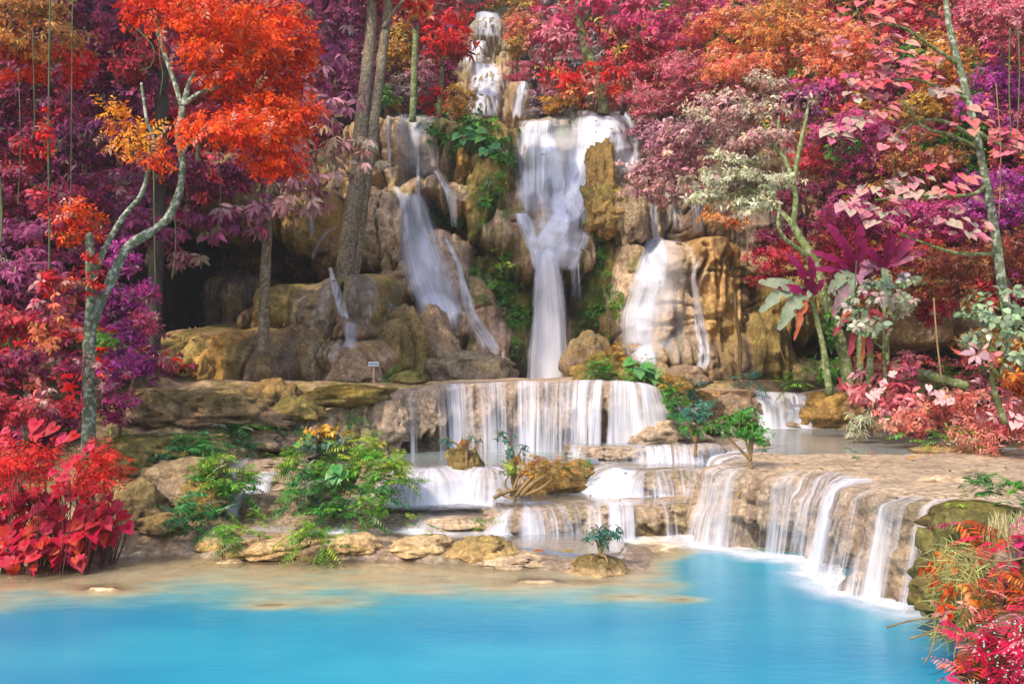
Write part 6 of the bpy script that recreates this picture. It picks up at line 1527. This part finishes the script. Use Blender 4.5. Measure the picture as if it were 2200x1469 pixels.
for label, Y, stem, crown, lvs in [
    ('banana plant with magenta upright leaves and pale drooping ones', 24.4, (1784, 826), (1742, 634), [('m', 1692, 545, 34), ('m', 1738, 548, 30), ('m', 1672, 618, 30), ('g', 1630, 605, 40), ('g', 1632, 670, 40), ('g', 1672, 708, 44), ('g', 1735, 640, 20), ('o', 1706, 730, 22), ('m', 1770, 600, 24)]),
    ('banana plant with tall magenta leaves in the middle of the right slope', 25.2, (1850, 820), (1836, 590), [('m', 1776, 480, 40), ('m', 1846, 480, 40), ('m', 1742, 540, 26), ('g', 1800, 665, 40), ('g', 1780, 630, 38), ('p', 1790, 680, 34), ('p', 1860, 640, 26), ('g', 1822, 640, 30), ('m', 1740, 580, 22)]),
    ('banana plant with mauve leaves behind the silvery shrub', 25.8, (1905, 830), (1896, 575), [('m', 1850, 530, 34), ('m', 1972, 500, 34), ('m', 1915, 500, 40), ('p', 1810, 630, 36), ('g', 1905, 660, 30), ('p', 1840, 565, 26), ('m', 1990, 540, 30)]),
    ('banana plant with drooping maroon leaves at the foot of the bent trunk', 24.0, (1868, 826), (1866, 665), [('r', 1822, 765, 34), ('r', 1866, 760, 34), ('r', 1790, 720, 28), ('o', 1850, 780, 20), ('r', 1910, 720, 26), ('o', 1800, 695, 20)])]:
    base = P(stem[0], stem[1], Y)
    root = thing('banana_plant', label, 'plant', base.tolist(), 'banana plants on the right slope')
    b = Build(); cr = P(crown[0], crown[1], Y) - base
    b.tube([np.array([0, 0, -0.3]), cr * 0.5 + np.array([0.03, 0, 0]), cr], 0.11, 0.06, 12, 8, 0.2)
    link('stem', b.mesh('stem'), M_BARKY, root)
    for (k, ex, ey, w) in lvs:
        b = Build(); banana_leaf(b, cr, P(ex, ey, Y - 0.5) - base, pm(w * 0.75, Y), 0.22 if ey > crown[1] else 0.06)
        link('leaf', b.mesh('leaf'), BM[k], root)

# ------------------------------------------------------------------ ferns and small shrubs on the terraces
FR = dict(kind='frond', per=18, W=0.26, droop=0.5, cover=3.0, up=0.6, flat=0.9, shell=0.3)
def fern(label, clumps, lp=15, group='green ferns on the terraces', **kw):
    o = dict(FR); o.update(kw)
    cl = [(c[0], c[1], c[2], c[3], c[4], c[5], lp) for c in clumps]
    return leafy('fern_bush', label, 'fern', cl, (clumps[0][0], clumps[0][1] + clumps[0][4], clumps[0][2]), None, 0, M_FERN, group, **o)
def gy(px, py):
    h = ray_ground(px, py); return h.y if h is not None else 18.0
fern('largest fern bush, in the centre left of the steps', [(745, 1030, 18.6, 116, 66, P_FERN), (680, 985, 19.0, 66, 44, P_FERNY), (800, 985, 18.9, 76, 48, P_FERNY), (680, 1060, 18.3, 64, 50, P_FERNB), (810, 1050, 18.3, 64, 50, P_FERNB), (740, 1090, 18.0, 90, 34, P_FERN), (830, 1010, 18.5, 40, 44, P_FERNY)], 15)
fern('upright fern bush left of the little waterfall', [(480, 1050, 18.6, 66, 56, P_FERN), (495, 1020, 18.8, 56, 36, P_FERNY), (460, 1080, 18.4, 50, 36, P_FERNB)], 16)
fern('fern clump spreading over the mossy rock at upper left', [(385, 972, 20.0, 72, 40, P_FERNB), (320, 1000, 19.6, 40, 32, P_FERN), (430, 965, 20.0, 40, 26, P_FERNB)], 15)
fern('fern clump at the waterline below the upright one', [(405, 1112, 17.3, 60, 40, P_FERNB), (440, 1105, 17.4, 40, 30, P_FERNB)], 15)
fern('bright fern tuft on the left islet rock', [(517, 1146, 16.5, 44, 38, P_FERNY)], 14)
fern('greyish fern tuft on the middle islet rock', [(680, 1158, 16.0, 48, 42, P_FERNY)], 14)
fern('small ferns on the rounded mossy rock', [(500, 938, 21.6, 54, 30, P_FERNB), (530, 912, 22.0, 30, 18, P_FERN)], 14)
fern('fern sprig at the arched rock', [(600, 925, 22.6, 30, 18, P_FERNB)], 12)
fern('faint yellow-green sprigs at the far left of the bank', [(255, 955, 20.6, 30, 20, P_FERNY)], 12)
fern('tiny fern tuft by the sign', [(870, 808, 27.4, 30, 12, P_FERN)], 9)
fern('fern patch on the brown crust left of the curtain fall', [(776, 890, 23.0, 16, 16, P_FERN)], 10)
fern('ferns on the mossy hump', [(1290, 795, 26.0, 56, 26, P_FERN), (1345, 800, 25.8, 44, 26, P_FERNB), (1320, 765, 26.2, 44, 22, P_OCH)], 11)
fern('bluish fern clump above the left shrub', [(1480, 838, 25.4, 36, 22, P_TEAL)], 11)
fern('ferns and dry stems on the mossy bank right of the curtain fall', [(1450, 865, 23.6, 36, 40, P_FERN), (1430, 835, 24.4, 44, 22, P_OCH), (1475, 900, 23.4, 26, 26, P_FERNB)], 11)
fern('fern clump at the litter slope', [(1620, 822, 30.0, 30, 14, P_TEAL)], 10)
fern('yellow-leaved sprig on the back terrace', [(1690, 825, 29.8, 24, 12, P_FERNY), (1740, 800, 30.4, 40, 16, P_GREEN)], 10)
fern('green tuft on the orange mound', [(1238, 993, 20.6, 16, 12, P_FERN)], 9)
fern('pale fern on the spit in the upper pool', [(2060, 945, 20.4, 60, 14, P_FERNY), (2010, 940, 20.6, 40, 12, P_FERN)], 12)
fern('green sprigs on the crown of the right foreground bank', [(2130, 1060, 12.0, 50, 28, P_FERN), (2180, 1075, 11.6, 40, 30, P_FERN), (2085, 1085, 12.0, 24, 14, P_FERNY)], 18)
fern('seedling on the pale mound', [(902, 1128, 16.8, 14, 12, P_FERNY)], 10, cover=1.2)
fern('seedling on the mossy cone', [(1045, 1130, 16.6, 18, 10, P_FERNY)], 10, cover=1.2)
fern('tiny plant on the right terrace', [(1826, 978, 18.6, 10, 10, P_FERN)], 8, cover=1.6)
# creepers on the wet cliff
GC = 'green creepers on the wet cliff'
def creeper(label, spots, lp=12, pal=P_GREEN, **kw):
    cl = []
    for px, py, rx, rz in spots:
        Y = float(hit(np.array([px]), np.array([py]))[0]) - 0.15
        cl.append((px, py, Y, rx, rz, pal, lp))
    return leafy('creeper', label, 'creeper', cl, None, None, 0, M_FERN, GC, deep=0.35, cover=kw.pop('cover', 2.6), W=0.5, per=5, **kw)
creeper('green growth over the knoll left of the main fall', [(960, 255, 50, 24), (1020, 275, 60, 30), (1060, 310, 40, 30), (1075, 345, 26, 24), (940, 290, 30, 30), (1000, 240, 50, 16)], 13, P_GREEN)
creeper('fresh green creepers among the ferns of the knoll', [(1030, 290, 30, 24), (1050, 330, 24, 20), (1000, 310, 24, 24)], 12, P_FERN)
creeper('sparse green sprigs on the mossy slope', [(1050, 400, 20, 20), (1040, 440, 16, 24), (1075, 380, 14, 30)], 10, P_FERN, cover=1.8)
creeper('green creepers in the hollow left of the plunge', [(1090, 600, 44, 30), (1075, 640, 40, 30), (1100, 560, 40, 24), (1050, 610, 24, 20), (1110, 680, 30, 26)], 11, P_FERN)
creeper('green creepers under the arched rock', [(945, 450, 34, 26), (985, 470, 20, 20), (920, 470, 24, 20), (965, 490, 24, 14)], 10, P_GREEN)
creeper('bright green creepers beneath the ochre pillar', [(1300, 482, 36, 20), (1330, 500, 30, 20), (1285, 500, 24, 16)], 11, P_FERN)
creeper('green moss plants down the right side of the plunge', [(1290, 560, 24, 40), (1310, 610, 24, 36), (1330, 660, 20, 36), (1285, 680, 18, 30)], 9, P_FERN, cover=2.2)
creeper('small green tufts low on the left of the plunge', [(1100, 740, 30, 30), (1090, 690, 20, 24)], 9, P_GREEN, cover=2.0)
creeper('olive tufts hanging over the left stalactite curtain', [(600, 420, 34, 26), (640, 400, 24, 24)], 11, P_GREEN, cover=1.2)
creeper('yellowish dry growth at the edge of the orange rock', [(1570, 570, 40, 14), (1600, 590, 24, 24)], 9, [(0.14, 0.12, 0.04), (0.24, 0.2, 0.06)], cover=0.9)
# shrubs with bare stems
def shrub(label, px, py, Y, stems, clumps, lp, pal, **kw):
    limbs = [([(px, py, Y)] + s, 4, 1.5) for s in stems]
    o = dict(per=6, W=0.34, cover=2.2, deep=0.8); o.update(kw)
    return trunk_tree('shrub', label, limbs, [(a, b, Y, c, d, e or pal, lp) for a, b, c, d, e in clumps], M_TWIG, M_FERN, 'small shrubs on the terraces', 'shrub', 6, **o)
Yb = 17.6
shrub('larger leafy shrub with bare yellowish stems on the right terrace', 1612, 988, Yb, [[(1600, 940, Yb), (1575, 915, Yb)], [(1612, 930, Yb), (1620, 890, Yb)], [(1618, 940, Yb), (1628, 900, Yb)], [(1585, 960, Yb), (1555, 930, Yb)]], [(1600, 905, 44, 34, None), (1570, 915, 34, 28, None), (1622, 930, 26, 36, None), (1610, 885, 26, 20, P_FERNB)], 12, P_FERN)
Yb = 21.8
shrub('smaller round shrub left of the larger one', 1494, 950, Yb, [[(1490, 920, Yb), (1480, 895, Yb)], [(1498, 915, Yb), (1505, 890, Yb)], [(1486, 930, Yb), (1474, 905, Yb)]], [(1490, 885, 32, 30, P_TEAL), (1492, 915, 30, 22, None), (1505, 872, 20, 14, P_TEAL)], 11, P_FERN)
Yb = 15.4
shrub('leafy little shrub on the islet mound in the pool', 1288, 1192, Yb, [[(1282, 1160, Yb), (1272, 1135, Yb)], [(1292, 1155, Yb), (1300, 1130, Yb)], [(1300, 1165, Yb), (1318, 1140, Yb)], [(1275, 1195, Yb - 0.2), (1268, 1205, Yb - 0.3)], [(1300, 1195, Yb - 0.2), (1306, 1208, Yb - 0.3)]], [(1294, 1142, 36, 20, None), (1282, 1160, 22, 16, None), (1312, 1150, 20, 14, None)], 15, P_TEAL, W=0.26, cover=2.0)
Yb = 19.4
shrub('twiggy shrub rising from the root clump', 1105, 1062, Yb, [[(1100, 1020, Yb), (1104, 980, Yb), (1090, 945, Yb), (1068, 930, Yb)], [(1108, 1000, Yb), (1122, 960, Yb)], [(1085, 1040, Yb), (1100, 1010, Yb)]], [(1080, 935, 20, 12, None), (1112, 965, 24, 22, None), (1130, 990, 26, 18, P_OCH), (1100, 1000, 24, 20, P_FERNY), (1140, 1020, 22, 14, P_OCH)], 10, P_TEAL, cover=1.5)
Yb = 20.3
shrub('sparse twiggy shrub on the rock between two little falls', 1002, 985, Yb, [[(998, 965, Yb), (975, 950, Yb), (950, 936, Yb)], [(1004, 960, Yb), (1016, 935, Yb)], [(1000, 960, Yb), (1006, 945, Yb)]], [(1000, 950, 16, 12, P_OCH), (1018, 940, 14, 10, None), (962, 944, 14, 8, None)], 9, P_TEAL, cover=1.2)
leafy('dark_shrub', 'dark bluish-leaved shrub on top of the largest fern bush', 'shrub', [(702, 950, 18.9, 42, 30, [(0.03, 0.07, 0.05), (0.07, 0.14, 0.11), (0.14, 0.22, 0.18), (0.10, 0.17, 0.10)], 20), (700, 925, 19.0, 50, 14, P_OCH, 14)], (702, 1010, 19.2), M_TWIG, 0.03, W=0.5, droop=0.9)
# driftwood roots
Yb = 19.2
for lab, pts, r in [('pale root stump poking out left of the root clump', [(1062, 1068, Yb - 0.3), (1085, 1058, Yb - 0.1), (1112, 1050, Yb)], 5), ('thick yellowish root leaning right in the root clump', [(1120, 1064, Yb), (1140, 1042, Yb), (1170, 1022, Yb + 0.2)], 6), ('second yellowish root beside the thick one', [(1108, 1066, Yb), (1128, 1040, Yb), (1150, 1018, Yb + 0.2)], 5), ('thin upright root in the root clump', [(1098, 1066, Yb), (1108, 1038, Yb), (1118, 1010, Yb + 0.1)], 4), ('short root low in the root clump', [(1072, 1050, Yb), (1080, 1062, Yb - 0.1), (1100, 1070, Yb - 0.2)], 4), ('root lying along the mossy mound', [(1120, 1066, Yb), (1160, 1050, Yb), (1186, 1030, Yb + 0.3)], 4)]:
    b = Build(); b.tube([P(*p) for p in pts], pm(r, Yb), pm(r * 0.6, Yb), 12, 7, 0.4)
    tag(link('root', b.mesh('root'), M_TWIG), lab, 'root', 'roots below the mossy mound')
b = Build(); b.tube([P(1960, 800, 25.0), P(2010, 812, 24.4), P(2075, 828, 23.8)], 0.16, 0.13, 14, 9, 0.3)
tag(link('log', b.mesh('log'), M_BARKY), 'mossy fallen log in front of the right hollow', 'log')
b = Build(); b.tube([P(246, 1036, 18.2), P(290, 1044, 18.2)], 0.07, 0.07, 8, 8, 0.1)
tag(link('log', b.mesh('log'), M_BARKY), 'short grey-green log stub beside the red leaves', 'log')
b = Build(); b.tube([P(1587, 818, 32.6), P(1590, 740, 32.4), P(1582, 680, 32.2), P(1578, 630, 32.4)], 0.10, 0.05, 16, 7, 0.4)
tag(link('root', b.mesh('root'), M_TWIG), 'long hanging root in front of the brown curtain rock', 'root')
b = Build(); b.tube([P(1696, 800, 31.4), P(1680, 760, 31.3), P(1672, 735, 31.3)], 0.04, 0.02, 10, 6, 0.3)
tag(link('stick', b.mesh('stick'), M_TWIG), 'thin curved stick against the olive rock', 'stick')

# ------------------------------------------------------------------ hanging vines
def vine(label, pts, r=1.6, leaves=None, mat=None, cat='vine'):
    foot = P(*pts[-1])
    root = thing('vine', label, cat, foot.tolist(), 'hanging vines')
    b = Build(); b.tube([P(*p) - foot for p in pts], pm(r, pts[0][2]), pm(r * 0.8, pts[0][2]), 40, 5, 0.2)
    link('stem', b.mesh('stem'), mat or M_VINE, root)
    if leaves:
        lv = Leaves()
        for (px, py, rx, rz, pal, lp) in leaves:
            Y = pts[0][2] - 0.1
            n = int(2.2 * math.pi * rx * rz / (lp * lp * 0.42 * 0.62 * 5)) + 2
            crown_leaves(lv, P(px, py, Y) - foot, (pm(rx, Y), pm(rx, Y), pm(rz, Y)), n, pal, pm(lp, Y), W=0.42, per=5, droop=0.8)
        link('foliage', lv.mesh('foliage'), M_LEAF, root)
vine('leafy vine column with red to cream leaves at far left', [(108, -20, 17.6), (104, 300, 17.5), (106, 560, 17.5), (98, 880, 17.6)], 2, [(98, 420, 26, 40, P_CRIM, 20), (100, 640, 30, 50, P_PINK, 20), (98, 720, 34, 46, P_ORPK, 20), (92, 790, 36, 46, P_CORAL, 20), (95, 850, 36, 30, P_PALE, 20), (105, 600, 30, 30, P_RED, 20), (135, 640, 24, 60, P_ORPK, 20), (95, 290, 24, 60, P_RED, 18)])
vine('thin straight vine between the leafy column and the pale trunk', [(156, -20, 18.2), (154, 200, 18.2), (152, 440, 18.2)], 1.2)
vine('thin double vine at the left edge', [(70, 60, 17.2), (74, 250, 17.2), (68, 300, 17.2)], 1.2)
vine('looping vine in front of the amber crown', [(292, 60, 19.0), (328, 100, 19.0), (326, 140, 19.0), (300, 152, 19.0)], 1.3)
vine('crooked dangling vine beside the looping one', [(342, 60, 19.0), (344, 130, 19.0), (350, 160, 19.0), (344, 205, 19.0)], 1.3)
vine('straight hanging vine right of the pale trunk', [(330, 330, 21.0), (332, 480, 21.0), (334, 610, 21.0)], 2)
vine('thick vine at the left margin', [(0, 380, 17.0), (4, 470, 17.0), (2, 520, 17.0)], 3)
vine('vine trailing down the upper right slope', [(2170, 60, 20.0), (2168, 180, 20.0), (2172, 300, 20.0)], 1.6)
vine('second vine trailing down the upper right slope', [(2186, 40, 20.0), (2190, 160, 20.0), (2184, 330, 20.0)], 1.6)
vine('vine hanging in front of the right hollow', [(2006, 640, 22.0), (2012, 720, 22.0), (2022, 810, 22.0)], 2.2, None, M_TWIG)
vine('stringy vine below the heart leaves', [(1912, 325, 22.0), (1920, 370, 22.0), (1916, 420, 22.0)], 1.4, None, M_TWIG)
vine('green mossy strands wrapped on the bent trunk', [(1776, 640, 25.0), (1780, 700, 25.0), (1786, 760, 25.0)], 3, [(1780, 700, 14, 60, P_GREEN, 14)])

vine('thin vine dangling from the flame foliage', [(470, 330, 20.6), (474, 420, 20.6), (468, 500, 20.6)], 1.1)
vine('thin vine left of the dark hollow', [(372, 420, 22.0), (378, 520, 22.0), (370, 600, 22.0)], 1.2)
vine('hanging strand in the purple foliage by the left edge', [(40, 150, 17.4), (44, 320, 17.4), (38, 440, 17.4)], 1.1)
vine('pale strand hanging below the pale spreading crown', [(1600, 450, 26.0), (1606, 520, 26.0), (1600, 570, 26.0)], 1.1, None, M_TWIG)
vine('long strand right of the slanting trunk', [(2140, 180, 21.0), (2150, 330, 21.0), (2146, 470, 21.0)], 1.3, None, M_TWIG)
vine('strand hanging beside the bent trunk', [(1840, 560, 24.0), (1836, 660, 24.0), (1842, 740, 24.0)], 1.2)
# ------------------------------------------------------------------ sign
Ys = 27.4
base = P(803, 824, Ys)
root = thing('sign', 'small blue and white sign on a wooden post below the cliff', 'sign', base.tolist())
def box(cx, cy, cz, sx, sy, sz):
    v = np.array([[x, y, z] for x in (-1, 1) for y in (-1, 1) for z in (-1, 1)], float) * np.array([sx, sy, sz]) / 2 + np.array([cx, cy, cz])
    return v, np.array([[0, 1, 3, 2], [4, 6, 7, 5], [0, 4, 5, 1], [2, 3, 7, 6], [0, 2, 6, 4], [1, 5, 7, 3]])
b = Build(); b.add(*box(0, 0, pm(18, Ys) - 0.1, 0.055, 0.05, pm(36, Ys) + 0.2)); link('post', b.mesh('post', False), mat_plain('sign_post_wood', (0.42, 0.26, 0.16)), root)
b = Build(); b.add(*box(0, -0.035, pm(42, Ys), pm(22, Ys), 0.025, pm(9, Ys))); bd = link('board', b.mesh('board', False), mat_plain('sign_white', (0.6, 0.64, 0.68)), root)
b = Build(); b.add(*box(0, -0.05, pm(42.6, Ys), pm(19, Ys), 0.006, pm(2.4, Ys))); link('blue_band', b.mesh('blue_band', False), mat_plain('sign_blue', (0.02, 0.12, 0.42)), bd)
b = Build()
for k in range(7): b.add(*box(-pm(8, Ys) + k * pm(2.7, Ys), -0.05, pm(39.6, Ys), pm(1.6, Ys), 0.006, pm(0.9, Ys)))
link('lettering', b.mesh('lettering', False), mat_plain('sign_lettering', (0.12, 0.2, 0.45)), bd)

# ------------------------------------------------------------------ right foreground bank
FG = 'plants on the right foreground bank'
FRR = dict(kind='frond', per=20, W=0.22, droop=0.5, cover=2.6, flat=0.9, shell=0.4)
def fgp(label, clumps, lp, **kw):
    o = dict(FRR); o.update(kw)
    return leafy('bank_fern', label, 'fern', [(c[0], c[1], c[2], c[3], c[4], c[5], lp) for c in clumps], None, None, 0, M_LEAF, FG, **o)
P_CRFERN = [(0.55, 0.01, 0.05), (0.72, 0.02, 0.10), (0.78, 0.05, 0.08), (0.62, 0.03, 0.02)]
P_RUSTF = [(0.50, 0.06, 0.01), (0.66, 0.12, 0.02), (0.70, 0.22, 0.04), (0.55, 0.05, 0.02)]
fgp('crimson fern thicket filling the bottom right corner', [(2160, 1400, 9.2, 80, 60, P_CRFERN), (2140, 1445, 9.0, 60, 50, P_CRFERN), (2190, 1330, 9.6, 60, 40, P_CRFERN)], 22)
fgp('magenta-purple leafy fern high on the foreground bank', [(2150, 1150, 10.8, 60, 24, P_HOTP), (2185, 1180, 10.6, 40, 40, P_CRFERN)], 22, W=0.3)
fgp('red feathery fern at the right edge of the bank', [(2180, 1240, 10.2, 50, 50, P_RUSTF), (2170, 1300, 10.0, 50, 40, P_CORAL)], 18)
fgp('orange-red fern frond above the pale green fall', [(2050, 1120, 11.2, 30, 14, P_RUSTF)], 22, cover=1.4)
fgp('yellow fern tip at the bottom edge', [(2070, 1450, 9.2, 40, 18, P_AMBER)], 22, cover=1.6)
ORH = dict(kind='whorl', per=7, W=0.34, cover=0.8, droop=0.7)
fgp('rust-orange herbs hanging on the mossy overhang', [(2010, 1215, 10.6, 24, 18, P_RUSTF), (2020, 1260, 10.4, 30, 22, P_RUSTF), (2055, 1235, 10.4, 30, 24, P_ORGN), (2040, 1190, 10.7, 24, 14, P_RUSTF), (2030, 1310, 10.3, 24, 20, P_RUSTF), (2085, 1285, 10.1, 34, 24, P_ORGN)], 26, **ORH)
# straw
lv = Leaves()
n = 900
px = rng.uniform(2000, 2130, n); py = rng.uniform(1170, 1370, n) ; Yq = 10.35 + 0.3 * ((px - 2065) / 65) ** 2 + rng.uniform(-0.1, 0.25, n)
lv.add(P(px, py, Yq), nrmz(np.stack([rng.normal(0, 0.8, n), -0.35 + rng.normal(0, 0.3, n), rng.normal(-0.35, 0.6, n)], 1)), np.tile([0, -1.0, 0.3], (n, 1)), pm(46, 10.4) * rng.uniform(0.5, 1.2, n), 0.009, pick([(0.32, 0.36, 0.10), (0.52, 0.50, 0.20), (0.38, 0.44, 0.14)], n), 0.4)
n = 160
px = rng.uniform(2120, 2210, n); py = rng.uniform(1090, 1130, n)
lv.add(P(px, py, np.full(n, 11.0)), nrmz(np.stack([rng.normal(0, 0.3, n), -0.3 + 0 * px, -1.0 + 0 * px], 1)), np.tile([0, -1.0, 0.3], (n, 1)), pm(70, 11) * rng.uniform(0.5, 1.2, n), 0.014, pick([(0.46, 0.42, 0.2), (0.6, 0.56, 0.32), (0.4, 0.44, 0.2)], n), 0.3)
o = link('dry_grass', lv.mesh('dry_grass'), M_FERN); o['kind'] = 'stuff'; o['label'] = 'pale dry grass matted over the right foreground bank'; o['category'] = 'grass'
# white flowers
lv = Leaves(); n = 70
px = rng.uniform(2090, 2200, n); py = rng.uniform(1330, 1469, n)
for k in range(4):
    a = k * 1.571
    lv.add(P(px, py, np.full(n, 8.75)), np.tile([math.cos(a), -0.3, math.sin(a)], (n, 1)), np.tile([0, -1.0, 0.2], (n, 1)), 0.011, 0.011, np.tile([0.6, 0.74, 0.66], (n, 1)))
o = link('white_flowers', lv.mesh('white_flowers'), M_FERN); o['kind'] = 'stuff'; o['label'] = 'tiny white flowers among the crimson ferns'; o['category'] = 'flowers'
for lab, pts, r in [('long bare twig reaching over the pool from the bank', [(1905, 1347, 10.4), (1960, 1332, 10.4), (2050, 1322, 10.3)], 2), ('shorter bare twig below the long one', [(1955, 1372, 10.2), (2000, 1355, 10.2), (2040, 1330, 10.3)], 2), ('forked pale twig in front of the magenta fern', [(2210, 1195, 9.8), (2160, 1205, 9.8), (2110, 1200, 9.9), (2070, 1185, 10.0)], 2.4), ('curved pale twig rising at the right edge', [(2200, 1190, 9.8), (2165, 1165, 9.8), (2148, 1130, 9.9), (2146, 1110, 10.0)], 2), ('dangling root tendril over the water', [(2015, 1345, 10.2), (2000, 1400, 10.1), (1985, 1425, 10.1)], 2.4), ('second dangling tendril over the water', [(2060, 1370, 10.0), (2050, 1410, 10.0), (2062, 1440, 10.0)], 2.2)]:
    b = Build(); b.tube([P(*p) for p in pts], pm(r, 10.2), pm(r * 0.6, 10.2), 14, 6, 0.3)
    tag(link('twig', b.mesh('twig'), M_TWIG), lab, 'twig', 'twigs on the right foreground bank')

# ------------------------------------------------------------------ fallen leaves
lv = Leaves()
LIT = [(0.10, 0.055, 0.02), (0.22, 0.13, 0.05), (0.40, 0.26, 0.08), (0.5, 0.3, 0.05)]
def litter(n, x0, x1, y0, y1, pal, lo, hi, onc):
    px = rng.uniform(x0, x1, n); py = rng.uniform(y0, y1, n)
    if onc:
        pos = P(px, py, hit(px, py) - 0.0)
        nr = nrmz(np.array([0, -0.8, 0.6]) + 0.12 * rng.normal(size=(n, 3)))
    else:
        ps = [ray_ground(a, b) for a, b in zip(px, py)]
        pos = np.array([(p.x, p.y, p.z + 0.035) if p is not None else (0, 0, -3) for p in ps])
        nr = nrmz(np.array([0, -0.1, 1.0]) + 0.35 * rng.normal(size=(n, 3)))
    d = nrmz(np.cross(nr, rng.normal(size=(n, 3))))
    L = rng.uniform(lo, hi, n)
    lv.add(pos, d, nr, L, L * 0.32, pick(pal, n))
litter(700, 400, 790, 690, 800, LIT, 0.08, 0.2, True)
litter(200, 300, 620, 700, 830, LIT[:3], 0.08, 0.18, True)
litter(160, 770, 860, 480, 580, LIT[:2], 0.12, 0.25, True)
litter(420, 1500, 1660, 690, 820, LIT[:3], 0.08, 0.18, True)
litter(120, 300, 640, 830, 990, LIT, 0.1, 0.22, False)
litter(60, 650, 1300, 830, 1000, LIT, 0.1, 0.18, False)
litter(110, 400, 1350, 1100, 1200, LIT, 0.06, 0.14, False)
litter(46, 1180, 1560, 1000, 1095, LIT, 0.08, 0.16, False)
litter(70, 1560, 2180, 955, 1090, LIT, 0.08, 0.16, False)
o = link('leaf_litter', lv.mesh('leaf_litter'), M_FERN); o['kind'] = 'stuff'; o['label'] = 'scattered brown and yellow fallen leaves on rocks and terraces'; o['category'] = 'fallen leaves'
GF = 'larger fallen leaves'
for lab, px, py, s_, cc in [('curled orange leaf on the upper edge of the right terrace', 1875, 978, 0.2, (0.62, 0.25, 0.02)), ('yellow leaf lying flat on the right terrace', 1965, 990, 0.28, (0.6, 0.34, 0.03)), ('yellow-green leaf at the rim of the upper pool', 1738, 970, 0.26, (0.5, 0.42, 0.05)), ('small orange leaf beside the larger shrub', 1556, 995, 0.16, (0.62, 0.22, 0.02)), ('brown leaf on the sand near the pale rock', 1716, 1003, 0.18, (0.25, 0.12, 0.04)), ('greenish-brown leaf beside the mossy cone', 955, 1172, 0.3, (0.3, 0.2, 0.04)), ('long tan leaf left of the islet mound', 1222, 1193, 0.3, (0.42, 0.3, 0.08)), ('reddish curled leaf on the sandy apron', 1160, 1192, 0.28, (0.5, 0.14, 0.03)), ('dark driftwood leaf on the low terrace', 1222, 1064, 0.3, (0.16, 0.08, 0.03)), ('yellow leaf leaning on the mossy cone', 1035, 1142, 0.3, (0.4, 0.34, 0.04))]:
    h = ray_ground(px, py)
    if h is None: continue
    l1 = Leaves(); l1.add(np.zeros((1, 3)), np.array([[1.0, 0.2, 0.05]]), np.array([[0, -0.25, 1.0]]), s_, s_ * 0.4, np.array([cc]), 0.15, fold=0.3)
    o = link('fallen_leaf', l1.mesh('fallen_leaf'), M_FERN); o.location = (h.x - s_ / 2, h.y, h.z + 0.05); tag(o, lab, 'leaf', GF)

fern('dry brownish growth on the ochre mound behind the roots', [(1180, 1000, 20.2, 60, 20, P_OCH), (1150, 1015, 20.0, 40, 18, [(0.3, 0.2, 0.05), (0.42, 0.3, 0.1)])], 9, cover=1.6)

# ------------------------------------------------------------------ thin mist from the falls
m, nt = new_mat('mist')
pv = nd(nt, 'VolumePrincipled')
pv.inputs['Color'].default_value = (0.86, 0.88, 0.95, 1)
pv.inputs['Density'].default_value = 0.0009
pv.inputs['Anisotropy'].default_value = 0.2
o_ = nd(nt, 'OutputMaterial'); nt.links.new(pv.outputs[0], o_.inputs['Volume'])
b = Build(); b.add(*box(0, 8, 21.0, 130, 145, 47.5))
hz = link('haze', b.mesh('haze', False), m); hz['kind'] = 'stuff'; hz['label'] = 'thin pale mist hanging before the falls'
